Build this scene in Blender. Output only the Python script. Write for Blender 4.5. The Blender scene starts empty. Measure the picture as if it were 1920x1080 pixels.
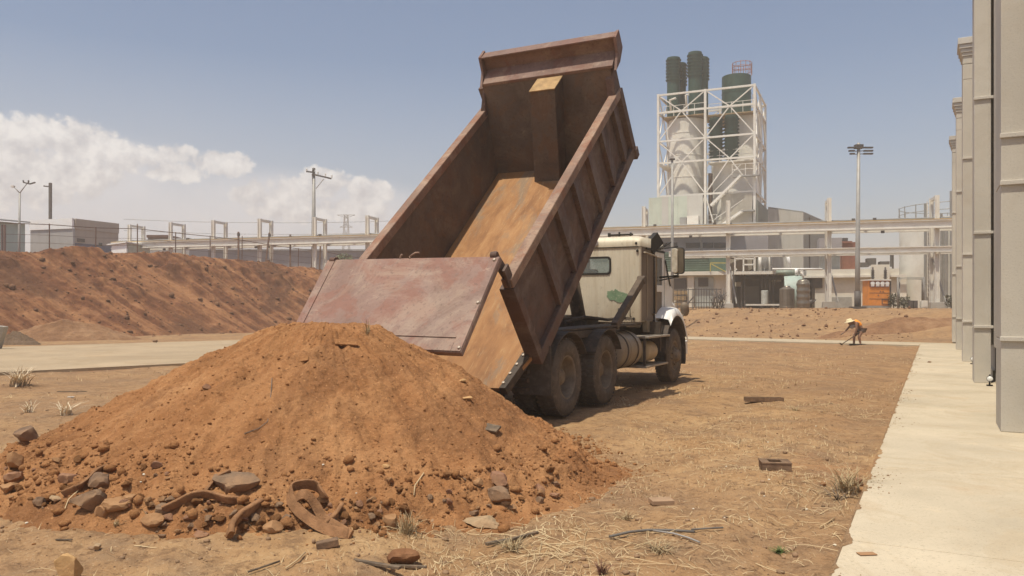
import bpy, math, random
import numpy as np
from mathutils import Vector, Matrix
S = bpy.context.scene
COL = S.collection
R = math.radians
random.seed(7)

# ------------------------------------------------------------------ camera, sky, sun, exposure
F, HZ, CH = 1500.0, 578.0, 1.45          # focal length in photo pixels, horizon row, eye height
cam = bpy.data.objects.new('camera', bpy.data.cameras.new('camera'))
COL.objects.link(cam)
cam.location = (0, 0, CH)
cam.rotation_euler = (R(90), 0, 0)
cam.data.sensor_width = 36.0
cam.data.lens = 36.0 * F / 1920.0
cam.data.shift_y = (HZ - 540.0) / 1920.0
cam.data.clip_start = 0.05
cam.data.clip_end = 6000
S.camera = cam

SUNV = Vector((-0.22, -0.26, 1.0)).normalized()      # towards the sun
SUN_EL = math.asin(SUNV.z)
SUN_AZ = math.atan2(SUNV.x, SUNV.y)
sun = bpy.data.objects.new('sun', bpy.data.lights.new('sun', 'SUN'))
COL.objects.link(sun)
sun.data.energy = 4.6
sun.data.angle = R(0.6)
sun.data.color = (1.0, 0.93, 0.77)
sun.rotation_euler = (-SUNV).to_track_quat('-Z', 'Y').to_euler()

S.view_settings.view_transform = 'Standard'
S.view_settings.look = 'None'
S.view_settings.exposure = 0.0
S.view_settings.gamma = 1.0
S.cycles.use_denoising = True
S.cycles.use_adaptive_sampling = True
S.cycles.adaptive_threshold = .02
S.cycles.max_bounces = 6
S.cycles.diffuse_bounces = 3
S.cycles.volume_bounces = 1
S.cycles.caustics_reflective = False
S.cycles.caustics_refractive = False

HAZE = 0.0019
SKY_STRENGTH = 0.118

def build_world():
    w = bpy.data.worlds.new('World')
    S.world = w
    w.use_nodes = True
    nt = w.node_tree
    N, L = nt.nodes, nt.links
    N.clear()
    out = N.new('ShaderNodeOutputWorld')
    bg = N.new('ShaderNodeBackground')
    bg.inputs['Strength'].default_value = SKY_STRENGTH
    L.new(bg.outputs[0], out.inputs[0])
    sky = N.new('ShaderNodeTexSky')
    sky.sky_type = 'NISHITA'
    sky.sun_disc = False
    sky.sun_elevation = SUN_EL
    sky.sun_rotation = SUN_AZ
    sky.air_density = 1.0
    sky.dust_density = 2.0
    sky.ozone_density = 1.5
    def m(op, a, b=None, c=None, clamp=False):
        n = N.new('ShaderNodeMath'); n.operation = op; n.use_clamp = clamp
        for i, v in enumerate((a, b, c)):
            if v is None: continue
            if isinstance(v, (int, float)): n.inputs[i].default_value = v
            else: L.new(v, n.inputs[i])
        return n.outputs[0]
    tc = N.new('ShaderNodeTexCoord')
    sep = N.new('ShaderNodeSeparateXYZ')
    L.new(tc.outputs['Generated'], sep.inputs[0])
    X, Y, Z = sep.outputs
    az = m('ARCTAN2', X, Y)                       # 0 ahead (+Y), positive to the right
    el = m('ARCSINE', Z)
    # cumulus bank: lumps given by azimuth, elevation, half-width, half-height (degrees)
    lumps_px = [(60, 250, 110, 50), (170, 268, 110, 48), (0, 300, 150, 70), (250, 296, 70, 34), (335, 292, 58, 26), (405, 306, 70, 28), (330, 318, 90, 24),
                (560, 358, 105, 36), (485, 368, 60, 26), (605, 340, 66, 28), (690, 358, 55, 30), (640, 392, 120, 28), (530, 396, 100, 26), (20, 350, 190, 50), (150, 330, 120, 40)]
    lumps = []
    for x, y, w_, h_ in lumps_px:
        u = (x - 960) / F; cz = 1 / math.sqrt(1 + u * u)
        lumps.append((math.degrees(math.atan(u)), math.degrees(math.atan((HZ - y) / F * cz)), math.degrees(w_ / F * cz * cz), math.degrees(h_ / F * cz)))
    lumps += [(-38, 11, 4, 3), (-46, 12, 5, 4), (-58, 10, 7, 4), (-75, 9, 8, 4)]
    lumps_old = [(-31.5, 13.4, 4.2, 1.9), (-28.0, 11.6, 4.6, 2.2), (-33.0, 10.5, 6.0, 2.6), (-25.0, 10.5, 3.2, 1.3),
             (-22.0, 10.2, 2.9, 1.5), (-20.0, 9.9, 2.6, 1.3), (-30.0, 8.0, 6.0, 1.8), (-16.0, 7.6, 3.3, 1.7), (-14.0, 8.4, 2.0, 1.3),
             (-12.2, 8.5, 2.4, 1.5), (-10.0, 7.6, 2.2, 1.2), (-13.0, 6.3, 6.0, 1.2), (-23.5, 4.9, 3.0, .9), (-25.5, 6.7, 1.4, .7),
             (-36, 14.5, 5, 2), (-44, 12, 7, 4), (-58, 11, 9, 4), (-75, 9, 10, 4), (-20.5, 4.6, 3.0, .8), (-8.2, 6.9, 1.8, 1.0)]
    dens = None
    for a, e, wd, h in lumps:
        dx = m('MULTIPLY', m('SUBTRACT', az, R(a)), 1 / R(wd))
        dy = m('MULTIPLY', m('SUBTRACT', el, R(e)), 1 / R(h))
        q = m('SUBTRACT', 1.0, m('ADD', m('MULTIPLY', dx, dx), m('MULTIPLY', dy, dy)))
        dens = q if dens is None else m('SMOOTH_MAX', dens, q, 0.35)
    comb = N.new('ShaderNodeCombineXYZ')
    L.new(az, comb.inputs[0]); L.new(el, comb.inputs[1])
    def noise(vec, scale, detail=8, rough=.58):
        n = N.new('ShaderNodeTexNoise'); n.inputs['Scale'].default_value = scale
        n.inputs['Detail'].default_value = detail; n.inputs['Roughness'].default_value = rough
        L.new(vec, n.inputs['Vector']); return n.outputs[0]
    def field(vec):
        n1 = m('SUBTRACT', noise(vec, 26, 9, .62), .5)
        n2 = m('SUBTRACT', noise(vec, 85, 7, .6), .5)
        def vor(sc):
            v = N.new('ShaderNodeTexVoronoi'); v.feature = 'SMOOTH_F1'; v.inputs['Scale'].default_value = sc; v.inputs['Smoothness'].default_value = .35
            L.new(vec, v.inputs['Vector']); return m('SUBTRACT', .42, v.outputs['Distance'])
        return m('ADD', m('ADD', m('MULTIPLY', n1, 2.2), m('MULTIPLY', n2, 1.1)), m('ADD', m('MULTIPLY', vor(38), .75), m('MULTIPLY', vor(95), .4)))
    off = N.new('ShaderNodeVectorMath'); off.operation = 'ADD'
    L.new(comb.outputs[0], off.inputs[0]); off.inputs[1].default_value = (-.006, .014, 0)
    f0 = field(comb.outputs[0])
    f1 = field(off.outputs[0])
    d0 = m('ADD', dens, f0)
    mask = N.new('ShaderNodeMapRange'); mask.interpolation_type = 'SMOOTHSTEP'
    L.new(d0, mask.inputs[0]); mask.inputs[1].default_value = -.06; mask.inputs[2].default_value = .58
    shade = m('ADD', m('MULTIPLY', m('SUBTRACT', f0, f1), 1.0), .5, clamp=True)      # tops bright, undersides grey
    hi = m('MULTIPLY', m('SUBTRACT', el, R(5)), 1 / R(9), clamp=True)
    shade = m('ADD', m('MULTIPLY', shade, .65), m('MULTIPLY', hi, .35), clamp=True)
    cc = N.new('ShaderNodeMix'); cc.data_type = 'RGBA'
    L.new(shade, cc.inputs['Factor'])
    cc.inputs['A'].default_value = (4.5, 4.45, 4.7, 1)
    cc.inputs['B'].default_value = (8.3, 8.05, 7.75, 1)
    # broad soft cloud below and between the heaps
    soft = None
    for x, y, w_, h_ in ((90, 360, 420, 150), (470, 395, 330, 95), (660, 410, 240, 85), (-300, 330, 420, 180)):
        u = (x - 960) / F; cz = 1 / math.sqrt(1 + u * u)
        dx = m('MULTIPLY', m('SUBTRACT', az, math.atan(u)), 1 / (w_ / F * cz * cz))
        dy = m('MULTIPLY', m('SUBTRACT', el, math.atan((HZ - y) / F * cz)), 1 / (h_ / F * cz))
        q = m('SUBTRACT', 1.0, m('ADD', m('MULTIPLY', dx, dx), m('MULTIPLY', dy, dy)), clamp=True)
        soft = q if soft is None else m('MAXIMUM', soft, q)
    soft = m('MULTIPLY', m('ADD', m('MULTIPLY', soft, 1.1), m('MULTIPLY', m('SUBTRACT', noise(comb.outputs[0], 11, 6, .6), .5), 1.3)), m('MULTIPLY', soft, 1.6, clamp=True), clamp=True)
    # pale low veil under the clouds and thin patches of cirrus
    veil = m('MULTIPLY', m('SUBTRACT', R(17.0), el), 1 / R(17.0), clamp=True)
    veil = m('MULTIPLY', m('POWER', veil, 1.0), m('ADD', m('MULTIPLY', m('SUBTRACT', R(6), az), 1 / R(30), clamp=True), .42), clamp=True)
    mv = N.new('ShaderNodeMix'); mv.data_type = 'RGBA'
    L.new(m('ADD', m('MULTIPLY', veil, .78), .03, clamp=True), mv.inputs['Factor']); L.new(sky.outputs[0], mv.inputs['A'])
    mv.inputs['B'].default_value = (4.7, 4.95, 5.5, 1)
    ms = N.new('ShaderNodeMix'); ms.data_type = 'RGBA'
    L.new(m('MULTIPLY', soft, .82), ms.inputs['Factor']); L.new(mv.outputs['Result'], ms.inputs['A'])
    ms.inputs['B'].default_value = (6.0, 6.0, 6.3, 1)
    mx = N.new('ShaderNodeMix'); mx.data_type = 'RGBA'
    L.new(m('MULTIPLY', mask.outputs[0], .9), mx.inputs['Factor'])
    L.new(ms.outputs['Result'], mx.inputs['A']); L.new(cc.outputs['Result'], mx.inputs['B'])
    L.new(mx.outputs['Result'], bg.inputs['Color'])
build_world()

# ------------------------------------------------------------------ helpers
def px(x, y, d):
    """world point seen at photo pixel (x, y) at distance d along the view axis"""
    return Vector(((x - 960) / F * d, d, CH + (HZ - y) / F * d))

def gpx(x, y, z=0.0):
    """world point of photo pixel on the level z"""
    d = F * (CH - z) / (y - HZ)
    return Vector(((x - 960) / F * d, d, z))

def tag(o, label=None, cat=None, group=None, kind=None):
    if label: o['label'] = label
    if cat: o['category'] = cat
    if group: o['group'] = group
    if kind: o['kind'] = kind
    return o

def thing(name, label, cat, loc=(0, 0, 0), rz=0.0, group=None):
    o = bpy.data.objects.new(name, None)
    o.empty_display_size = .2
    COL.objects.link(o)
    o.location = loc
    o.rotation_euler = (0, 0, rz)
    return tag(o, label, cat, group)

class MB:
    """collects verts and faces; build() links them as one mesh object. M maps added geometry into the parent's frame."""
    def __init__(s, M=None):
        s.v, s.f, s.sm = [], [], []
        s.M = M
    def add(s, vs, fs, smooth=False):
        b = len(s.v)
        for p in vs:
            p = Vector(p)
            s.v.append(tuple(s.M @ p) if s.M is not None else tuple(p))
        for f in fs:
            s.f.append([b + i for i in f]); s.sm.append(smooth)
        return s
    def box(s, lo, hi, rot=None, c=None):
        x0, y0, z0 = lo; x1, y1, z1 = hi
        vs = [(x0, y0, z0), (x1, y0, z0), (x1, y1, z0), (x0, y1, z0), (x0, y0, z1), (x1, y0, z1), (x1, y1, z1), (x0, y1, z1)]
        if rot is not None:
            c = Vector(c) if c is not None else Vector(((x0 + x1) / 2, (y0 + y1) / 2, (z0 + z1) / 2))
            vs = [c + rot @ (Vector(p) - c) for p in vs]
        return s.add(vs, [(0, 3, 2, 1), (4, 5, 6, 7), (0, 1, 5, 4), (1, 2, 6, 5), (2, 3, 7, 6), (3, 0, 4, 7)])
    def hexa(s, p):     # eight corners, bottom ring then top ring
        return s.add(p, [(0, 3, 2, 1), (4, 5, 6, 7), (0, 1, 5, 4), (1, 2, 6, 5), (2, 3, 7, 6), (3, 0, 4, 7)])
    def bar(s, a, b, w, h=None, up=(0, 0, 1)):
        """rectangular bar from a to b; w sideways, h along up"""
        h = h or w
        a, b = Vector(a), Vector(b)
        d = (b - a)
        if d.length < 1e-6: return s
        d.normalize()
        u = Vector(up)
        if abs(d.dot(u)) > .98: u = Vector((1, 0, 0))
        r = d.cross(u).normalized(); u = r.cross(d).normalized()
        vs = []
        for p in (a, b):
            for i, j in ((-1, -1), (1, -1), (1, 1), (-1, 1)):
                vs.append(p + r * (i * w / 2) + u * (j * h / 2))
        return s.add(vs, [(0, 3, 2, 1), (4, 5, 6, 7), (0, 1, 5, 4), (1, 2, 6, 5), (2, 3, 7, 6), (3, 0, 4, 7)])
    def tube(s, pts, r, n=10, caps=True):
        pts = [Vector(p) for p in pts]
        rs = r if isinstance(r, (list, tuple)) else [r] * len(pts)
        vs, fs = [], []
        prev = None
        for i, p in enumerate(pts):
            d = (pts[min(i + 1, len(pts) - 1)] - pts[max(i - 1, 0)]).normalized()
            if prev is None:
                u = Vector((0, 0, 1)) if abs(d.z) < .9 else Vector((1, 0, 0))
            else: u = prev
            r_ = d.cross(u).normalized(); u = r_.cross(d).normalized(); prev = u
            for k in range(n):
                a = 2 * math.pi * k / n
                vs.append(p + (r_ * math.cos(a) + u * math.sin(a)) * rs[i])
        for i in range(len(pts) - 1):
            for k in range(n):
                a, b = i * n + k, i * n + (k + 1) % n
                fs.append((a, b, b + n, a + n))
        s.add(vs, fs, True)
        if caps:
            b = len(s.v) - len(vs)
            s.f.append([b + k for k in range(n)][::-1]); s.sm.append(False)
            e = b + (len(pts) - 1) * n
            s.f.append([e + k for k in range(n)]); s.sm.append(False)
        return s
    def lathe(s, prof, n=32, M=None, smooth=True, sharp=True):
        """prof: (radius, axial) pairs turned round z, placed by M"""
        M = M or Matrix.Identity(4)
        def ring(r, z): return [M @ Vector((r * math.cos(2 * math.pi * k / n), r * math.sin(2 * math.pi * k / n), z)) for k in range(n)]
        if sharp:
            for (r0, z0), (r1, z1) in zip(prof[:-1], prof[1:]):
                fs = [(k, (k + 1) % n, n + (k + 1) % n, n + k) for k in range(n)]
                s.add(ring(r0, z0) + ring(r1, z1), fs, smooth)
        else:
            vs = []
            for r_, z_ in prof: vs += ring(r_, z_)
            fs = []
            for i in range(len(prof) - 1):
                fs += [(i * n + k, i * n + (k + 1) % n, (i + 1) * n + (k + 1) % n, (i + 1) * n + k) for k in range(n)]
            s.add(vs, fs, smooth)
        return s
    def prism(s, poly, a, b, smooth=False):
        """extrude a polygon: poly are 3-D points, a and b offset vectors"""
        n = len(poly); a, b = Vector(a), Vector(b)
        vs = [Vector(p) + a for p in poly] + [Vector(p) + b for p in poly]
        fs = [tuple(range(n))[::-1], tuple(range(n, 2 * n))] + [(i, (i + 1) % n, n + (i + 1) % n, n + i) for i in range(n)]
        return s.add(vs, fs, smooth)
    def build(s, name, material, parent=None, bevel=0.0, label=None, kind=None, recalc=True, seg=2):
        me = bpy.data.meshes.new(name)
        me.from_pydata([tuple(p) for p in s.v], [], s.f)
        me.polygons.foreach_set('use_smooth', s.sm)
        if recalc:
            import bmesh
            bm = bmesh.new(); bm.from_mesh(me)
            bmesh.ops.recalc_face_normals(bm, faces=bm.faces)
            bm.to_mesh(me); bm.free()
        me.update()
        o = bpy.data.objects.new(name, me)
        COL.objects.link(o)
        me.materials.append(material)
        if parent is not None: o.parent = parent
        if bevel > 0:
            b = o.modifiers.new('bevel', 'BEVEL'); b.width = bevel; b.segments = seg; b.limit_method = 'ANGLE'; b.angle_limit = R(40)
        if label: o['label'] = label
        if kind: o['kind'] = kind
        return o

def copy_tree(o, parent=None):
    c = o.copy(); COL.objects.link(c)
    if parent is not None: c.parent = parent
    for ch in list(o.children): copy_tree(ch, c)
    return c

# numpy gradient noise --------------------------------------------------------
_rng = np.random.RandomState(11)
_perm = np.concatenate([_rng.permutation(4096)] * 2)
_ga = _rng.rand(4096) * 2 * np.pi
_gx, _gy = np.cos(_ga), np.sin(_ga)
def perlin(x, y):
    xi, yi = np.floor(x).astype(np.int64), np.floor(y).astype(np.int64)
    xf, yf = x - xi, y - yi
    u, v = xf * xf * xf * (xf * (xf * 6 - 15) + 10), yf * yf * yf * (yf * (yf * 6 - 15) + 10)
    def g(ix, iy, dx, dy):
        h = _perm[(_perm[ix & 4095] + iy) & 4095]
        return _gx[h] * dx + _gy[h] * dy
    a = g(xi, yi, xf, yf); b = g(xi + 1, yi, xf - 1, yf)
    c = g(xi, yi + 1, xf, yf - 1); d = g(xi + 1, yi + 1, xf - 1, yf - 1)
    return (a + u * (b - a) + v * ((c + u * (d - c)) - (a + u * (b - a)))) * 1.5
def fbm(x, y, octs=4, gain=.5, lac=2.03):
    t, a = 0, 1.0
    for i in range(octs):
        t = t + a * perlin(x + 17.3 * i, y - 9.1 * i); a *= gain; x = x * lac; y = y * lac
    return t
def sstep(t): t = np.clip(t, 0, 1); return t * t * (3 - 2 * t)

def grid_mesh(name, P, material, wrap=False, kind=None, smooth=True):
    """P: rows x cols x 3 array"""
    r, c, _ = P.shape
    idx = np.arange(r * c).reshape(r, c)
    if wrap: idx = np.concatenate([idx, idx[:, :1]], 1)
    q = np.stack([idx[:-1, :-1], idx[:-1, 1:], idx[1:, 1:], idx[1:, :-1]], -1).reshape(-1, 4)
    me = bpy.data.meshes.new(name)
    me.vertices.add(r * c); me.vertices.foreach_set('co', P.astype(np.float32).ravel())
    me.loops.add(q.size); me.loops.foreach_set('vertex_index', q.astype(np.int32).ravel())
    me.polygons.add(len(q)); me.polygons.foreach_set('loop_start', np.arange(0, q.size, 4, dtype=np.int32))
    me.polygons.foreach_set('use_smooth', np.full(len(q), smooth))
    me.update(calc_edges=True); me.validate()
    o = bpy.data.objects.new(name, me); COL.objects.link(o); me.materials.append(material)
    if kind: o['kind'] = kind
    return o

# ------------------------------------------------------------------ materials
class NT:
    def __init__(s, name):
        s.m = bpy.data.materials.new(name); s.m.use_nodes = True
        s.t = s.m.node_tree; s.N, s.L = s.t.nodes, s.t.links
        s.b = s.N['Principled BSDF']
        s.tc = s.N.new('ShaderNodeTexCoord').outputs['Object']
    def vec(s, scale=(1, 1, 1), rot=(0, 0, 0)):
        n = s.N.new('ShaderNodeMapping'); s.L.new(s.tc, n.inputs[0])
        n.inputs['Scale'].default_value = scale; n.inputs['Rotation'].default_value = rot
        return n.outputs[0]
    def noise(s, scale, detail=5, rough=.55, vec=None, dist=0.0):
        n = s.N.new('ShaderNodeTexNoise'); n.inputs['Scale'].default_value = scale
        n.inputs['Detail'].default_value = detail; n.inputs['Roughness'].default_value = rough
        n.inputs['Distortion'].default_value = dist
        s.L.new(vec if vec is not None else s.tc, n.inputs['Vector']); return n.outputs[0]
    def voro(s, scale, vec=None, feat='F1', out='Distance'):
        n = s.N.new('ShaderNodeTexVoronoi'); n.feature = feat; n.inputs['Scale'].default_value = scale
        s.L.new(vec if vec is not None else s.tc, n.inputs['Vector']); return n.outputs[out]
    def wave(s, scale, direction='X', vec=None, profile='SIN'):
        n = s.N.new('ShaderNodeTexWave'); n.wave_type = 'BANDS'; n.bands_direction = direction; n.wave_profile = profile
        n.inputs['Scale'].default_value = scale; n.inputs['Distortion'].default_value = 0
        s.L.new(vec if vec is not None else s.tc, n.inputs['Vector']); return n.outputs['Fac']
    def ramp(s, fac, stops, interp='LINEAR'):
        n = s.N.new('ShaderNodeValToRGB'); n.color_ramp.interpolation = interp
        e = n.color_ramp.elements
        while len(e) < len(stops): e.new(.5)
        for i, (p, c) in enumerate(stops):
            e[i].position = p; e[i].color = (c if len(c) == 4 else (*c, 1)) if isinstance(c, (tuple, list)) else (c, c, c, 1)
        s.L.new(fac, n.inputs[0]); return n.outputs[0]
    def mix(s, fac, a, b, mode='MIX'):
        n = s.N.new('ShaderNodeMix'); n.data_type = 'RGBA'; n.blend_type = mode
        for k, v in (('Factor', fac), ('A', a), ('B', b)):
            i = n.inputs[k]
            if isinstance(v, (int, float)): i.default_value = v
            elif isinstance(v, (tuple, list)): i.default_value = (*v[:3], 1)
            else: s.L.new(v, i)
        return n.outputs['Result']
    def math(s, op, a, b=0.0, clamp=False):
        n = s.N.new('ShaderNodeMath'); n.operation = op; n.use_clamp = clamp
        for i, v in enumerate((a, b)):
            if isinstance(v, (int, float)): n.inputs[i].default_value = v
            else: s.L.new(v, n.inputs[i])
        return n.outputs[0]
    def sepz(s, vec=None, axis=2):
        n = s.N.new('ShaderNodeSeparateXYZ'); s.L.new(vec if vec is not None else s.tc, n.inputs[0]); return n.outputs[axis]
    def bump(s, h, strength=.5, dist=.02, prev=None):
        n = s.N.new('ShaderNodeBump'); n.inputs['Strength'].default_value = strength; n.inputs['Distance'].default_value = dist
        s.L.new(h, n.inputs['Height'])
        if prev is not None: s.L.new(prev, n.inputs['Normal'])
        return n.outputs[0]
    def done(s, col, rough=.8, metal=0.0, normal=None, spec=.3):
        b = s.b
        if isinstance(col, (tuple, list)): b.inputs['Base Color'].default_value = (*col[:3], 1)
        else: s.L.new(col, b.inputs['Base Color'])
        if isinstance(rough, (int, float)): b.inputs['Roughness'].default_value = rough
        else: s.L.new(rough, b.inputs['Roughness'])
        b.inputs['Metallic'].default_value = metal
        b.inputs['Specular IOR Level'].default_value = spec
        if normal is not None: s.L.new(normal, b.inputs['Normal'])
        return s.m

def simple(name, c, rough=.6, metal=0.0, var=.25, scale=3.0, dirt=None, dirt_amt=.45, bump=0.0, spec=.3):
    """one paint or metal with mottling and patches of dirt"""
    t = NT(name)
    n1 = t.noise(scale, 6, .6)
    dark = tuple(x * (1 - var) for x in c); lite = tuple(min(1, x * (1 + var * .6)) for x in c)
    col = t.ramp(n1, [(.3, dark), (.7, lite)])
    if dirt:
        k = t.ramp(t.noise(scale * 1.7, 8, .68), [(.5, 0.0), (.72, dirt_amt)])
        col = t.mix(k, col, dirt)
    nrm = t.bump(t.noise(scale * 12, 4), bump, .01) if bump else None
    return t.done(col, rough, metal, nrm, spec)

def mat_ground():
    t = NT('dry_earth')
    big = t.noise(.22, 5, .6)
    mid = t.noise(1.7, 7, .65)
    fine = t.noise(16, 6, .7)
    col = t.ramp(mid, [(.22, (.285, .156, .070)), (.45, (.40, .243, .119)), (.7, (.49, .322, .168))])
    col = t.mix(t.ramp(big, [(.42, 0.0), (.56, .85)]), col, t.ramp(fine, [(.3, (.25, .145, .075)), (.7, (.37, .225, .12))]))
    # grey-brown dead turf and rusty patches
    col = t.mix(t.ramp(t.noise(.9, 8, .7, t.vec((1, 1, 1))), [(.50, 0.0), (.62, .7)]), col, (.235, .16, .10))
    col = t.mix(t.ramp(t.noise(.45, 4, .6, dist=.5), [(.56, 0.0), (.7, .55)]), col, (.34, .16, .07))
    col = t.mix(t.ramp(fine, [(.33, .75), (.46, 0.0)]), col, (.13, .07, .04))
    col = t.mix(t.ramp(t.noise(48, 3, .6), [(.60, 0.0), (.70, .65)]), col, (.50, .37, .23))
    col = t.mix(t.ramp(t.voro(26), [(.09, .7), (.2, 0.0)]), col, (.15, .085, .05))
    yd = t.math('MULTIPLY', t.math('ADD', t.math('SUBTRACT', t.sepz(axis=1), 8.0), t.math('MULTIPLY', t.noise(.35, 4), 8.0)), 1 / 16.0, True)
    col = t.mix(t.math('MULTIPLY', yd, .55), col, t.ramp(t.noise(2.4, 7, .7), [(.26, (.165, .09, .048)), (.45, (.27, .158, .08)), (.58, (.34, .207, .107)), (.76, (.455, .30, .168))]))
    col = t.mix(t.math('MULTIPLY', yd, t.ramp(t.noise(.55, 8, .72, dist=.8), [(.47, 0.0), (.62, .6)])), col, (.20, .125, .075))
    col = t.mix(t.math('MULTIPLY', yd, t.ramp(t.noise(3.2, 6, .75, t.vec((1, 1, 1), (0, 0, 1))), [(.60, 0.0), (.70, .8)])), col, (.44, .33, .20))
    col = t.mix(t.ramp(t.noise(5.5, 7, .72), [(.52, 0.0), (.62, .7)]), col, (.21, .125, .068))
    h = t.mix(.5, t.noise(9, 8, .7), t.noise(45, 5, .7))
    n = t.bump(h, .75, .05)
    return t.done(col, .95, 0, n, .15)

def mat_dirt(name, dark, mid, lite, streak=None, streak_amt=.5, patch=None):
    t = NT(name)
    a = t.noise(1.3, 7, .65)
    fine = t.noise(19, 6, .7)
    col = t.ramp(a, [(.28, dark), (.5, mid), (.74, lite)])
    if streak is not None:
        col = t.mix(t.math('MULTIPLY', t.ramp(streak(t), [(.47, 0.0), (.63, 1.0)]), streak_amt), col, lite)
        col = t.mix(t.math('MULTIPLY', t.ramp(streak(t), [(.33, 1.0), (.45, 0.0)]), streak_amt * .8), col, dark)
    if patch:
        sc, amt, pc = patch
        col = t.mix(t.ramp(t.noise(sc, 8, .7, dist=.7), [(.50, 0.0), (.60, amt)]), col, pc)
    col = t.mix(t.ramp(fine, [(.3, .8), (.45, 0.0)]), col, tuple(x * .45 for x in mid))
    col = t.mix(t.ramp(t.noise(42, 4, .65), [(.58, 0.0), (.7, .55)]), col, tuple(min(1, x * 1.35) for x in lite))
    col = t.mix(t.ramp(t.voro(30), [(.08, .75), (.17, 0.0)]), col, tuple(x * .4 for x in mid))
    h = t.mix(.45, t.noise(11, 9, .72), t.noise(50, 5, .7))
    return t.done(col, .95, 0, t.bump(h, .9, .05), .12)

def mat_concrete(name, c, scale=1.0, stain=.5, lines=None):
    t = NT(name)
    col = t.ramp(t.noise(.7 * scale, 6, .6), [(.3, tuple(x * .82 for x in c)), (.7, tuple(x * 1.1 for x in c))])
    col = t.mix(t.ramp(t.noise(.45 * scale, 7, .7, dist=1.0), [(.5, 0.0), (.68, stain)]), col, tuple(a * b for a, b in zip(c, (.70, .68, .65))))
    col = t.mix(t.ramp(t.noise(.9 * scale, 8, .75, t.vec((1, 1, 1), (0, 0, .485)), 2.0), [(.50, 0.0), (.60, stain * .9)]), col, tuple(a * b for a, b in zip(c, (.80, .74, .66))))
    col = t.mix(t.ramp(t.noise(3.5 * scale, 6, .7), [(.58, 0.0), (.7, stain * .8)]), col, tuple(a * b for a, b in zip(c, (1.18, 1.12, 1.02))))
    col = t.mix(t.ramp(t.noise(60, 3, .6), [(.34, .5), (.42, 0.0)]), col, tuple(x * .55 for x in c))
    col = t.mix(t.ramp(t.noise(1.1 * scale, 3, .5, t.vec((1, 1, 1), (0, 0, .48))), [(.62, 0.0), (.7, stain * .6)]), col, (.42, .29, .17))
    return t.done(col, .88, 0, t.bump(t.noise(30, 5, .6), .25, .01), .25)

def mat_rust(name, base, rusty, dust, dustamt=.5, scale=1.0):
    """old painted steel, worn, rusty and dusty, with scratches"""
    t = NT(name)
    col = t.ramp(t.noise(1.4 * scale, 7, .66), [(.3, tuple(x * .72 for x in base)), (.55, base), (.75, tuple(x * 1.2 for x in base))])
    col = t.mix(t.ramp(t.noise(2.6 * scale, 8, .7, dist=.6), [(.49, 0.0), (.56, .8)]), col, rusty)
    col = t.mix(t.ramp(t.noise(1.0 * scale, 6, .72, dist=1.4), [(.47, 0.0), (.60, dustamt)]), col, dust)
    col = t.mix(t.ramp(t.noise(3.0, 7, .75, t.vec((1.2, 5, 1.2), (.3, .5, .9)), .4), [(.6, 0.0), (.72, .55)]), col, tuple(min(1, x * 1.25) for x in dust))
    col = t.mix(t.ramp(t.noise(24, 4, .7), [(.34, .55), (.45, 0.0)]), col, tuple(x * .55 for x in base))
    return t.done(col, t.ramp(t.noise(5, 4), [(.3, .55), (.7, .85)]), .0, t.bump(t.noise(22, 6, .7), .25, .01), .3)

def corrugated(name, c, axis='X', scale=8.0, var=.15, dirt=(.3, .25, .2), dirt_amt=.35):
    t = NT(name)
    col = t.ramp(t.noise(.6, 5, .6), [(.3, tuple(x * (1 - var) for x in c)), (.7, tuple(min(1, x * (1 + var)) for x in c))])
    col = t.mix(t.ramp(t.noise(1.0, 6, .7, t.vec((3, 3, .25))), [(.5, 0.0), (.75, dirt_amt)]), col, dirt)
    return t.done(col, .6, 0, t.bump(t.wave(scale, axis), .5, .03), .3)

G = mat_ground()
M = {}
M['pile'] = None
M['bank'] = None
# ------------------------------------------------------------------ terrain
RT = math.sqrt(.5)
def road_no(x, y): return (y - x) * RT           # across the left road (near edge 20.6, far edge 34)
def road_al(x, y): return (x + y) * RT
WA = R(27.8)                                     # bearing of the warehouse and its walkway
WD = np.array([math.sin(WA), math.cos(WA)]); WR = np.array([math.cos(WA), -math.sin(WA)])
W0 = np.array([1.747, 4.33])                     # a point on the walkway's left edge
def walk_lat(x, y): return (x - W0[0]) * WR[0] + (y - W0[1]) * WR[1]
def walk_al(x, y): return (x - W0[0]) * WD[0] + (y - W0[1]) * WD[1]
PN = np.array([.65, .76]); PT = np.array([.76, -.65])
def path_no(x, y): return x * PN[0] + y * PN[1]   # strip of paving beyond the worker, 33.9 to 36.4
def path_al(x, y): return x * PT[0] + y * PT[1]
PATH0, PATH1 = 33.7, 36.6
def rise(x, y):
    """the yard climbs to the plant beyond the paved strip"""
    up = 1.42 * sstep((path_no(x, y) - PATH1 - .8) / 9.5) * sstep((x + 14) / 10.0)
    return up
    mound = .34 * np.exp(-(((x - 17.6) / 2.6) ** 2 + ((y - 37.6) / 1.3) ** 2)) + .22 * np.exp(-(((x - 20.4) / 2.2) ** 2 + ((y - 38.0) / 1.2) ** 2))
    return up + mound
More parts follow.
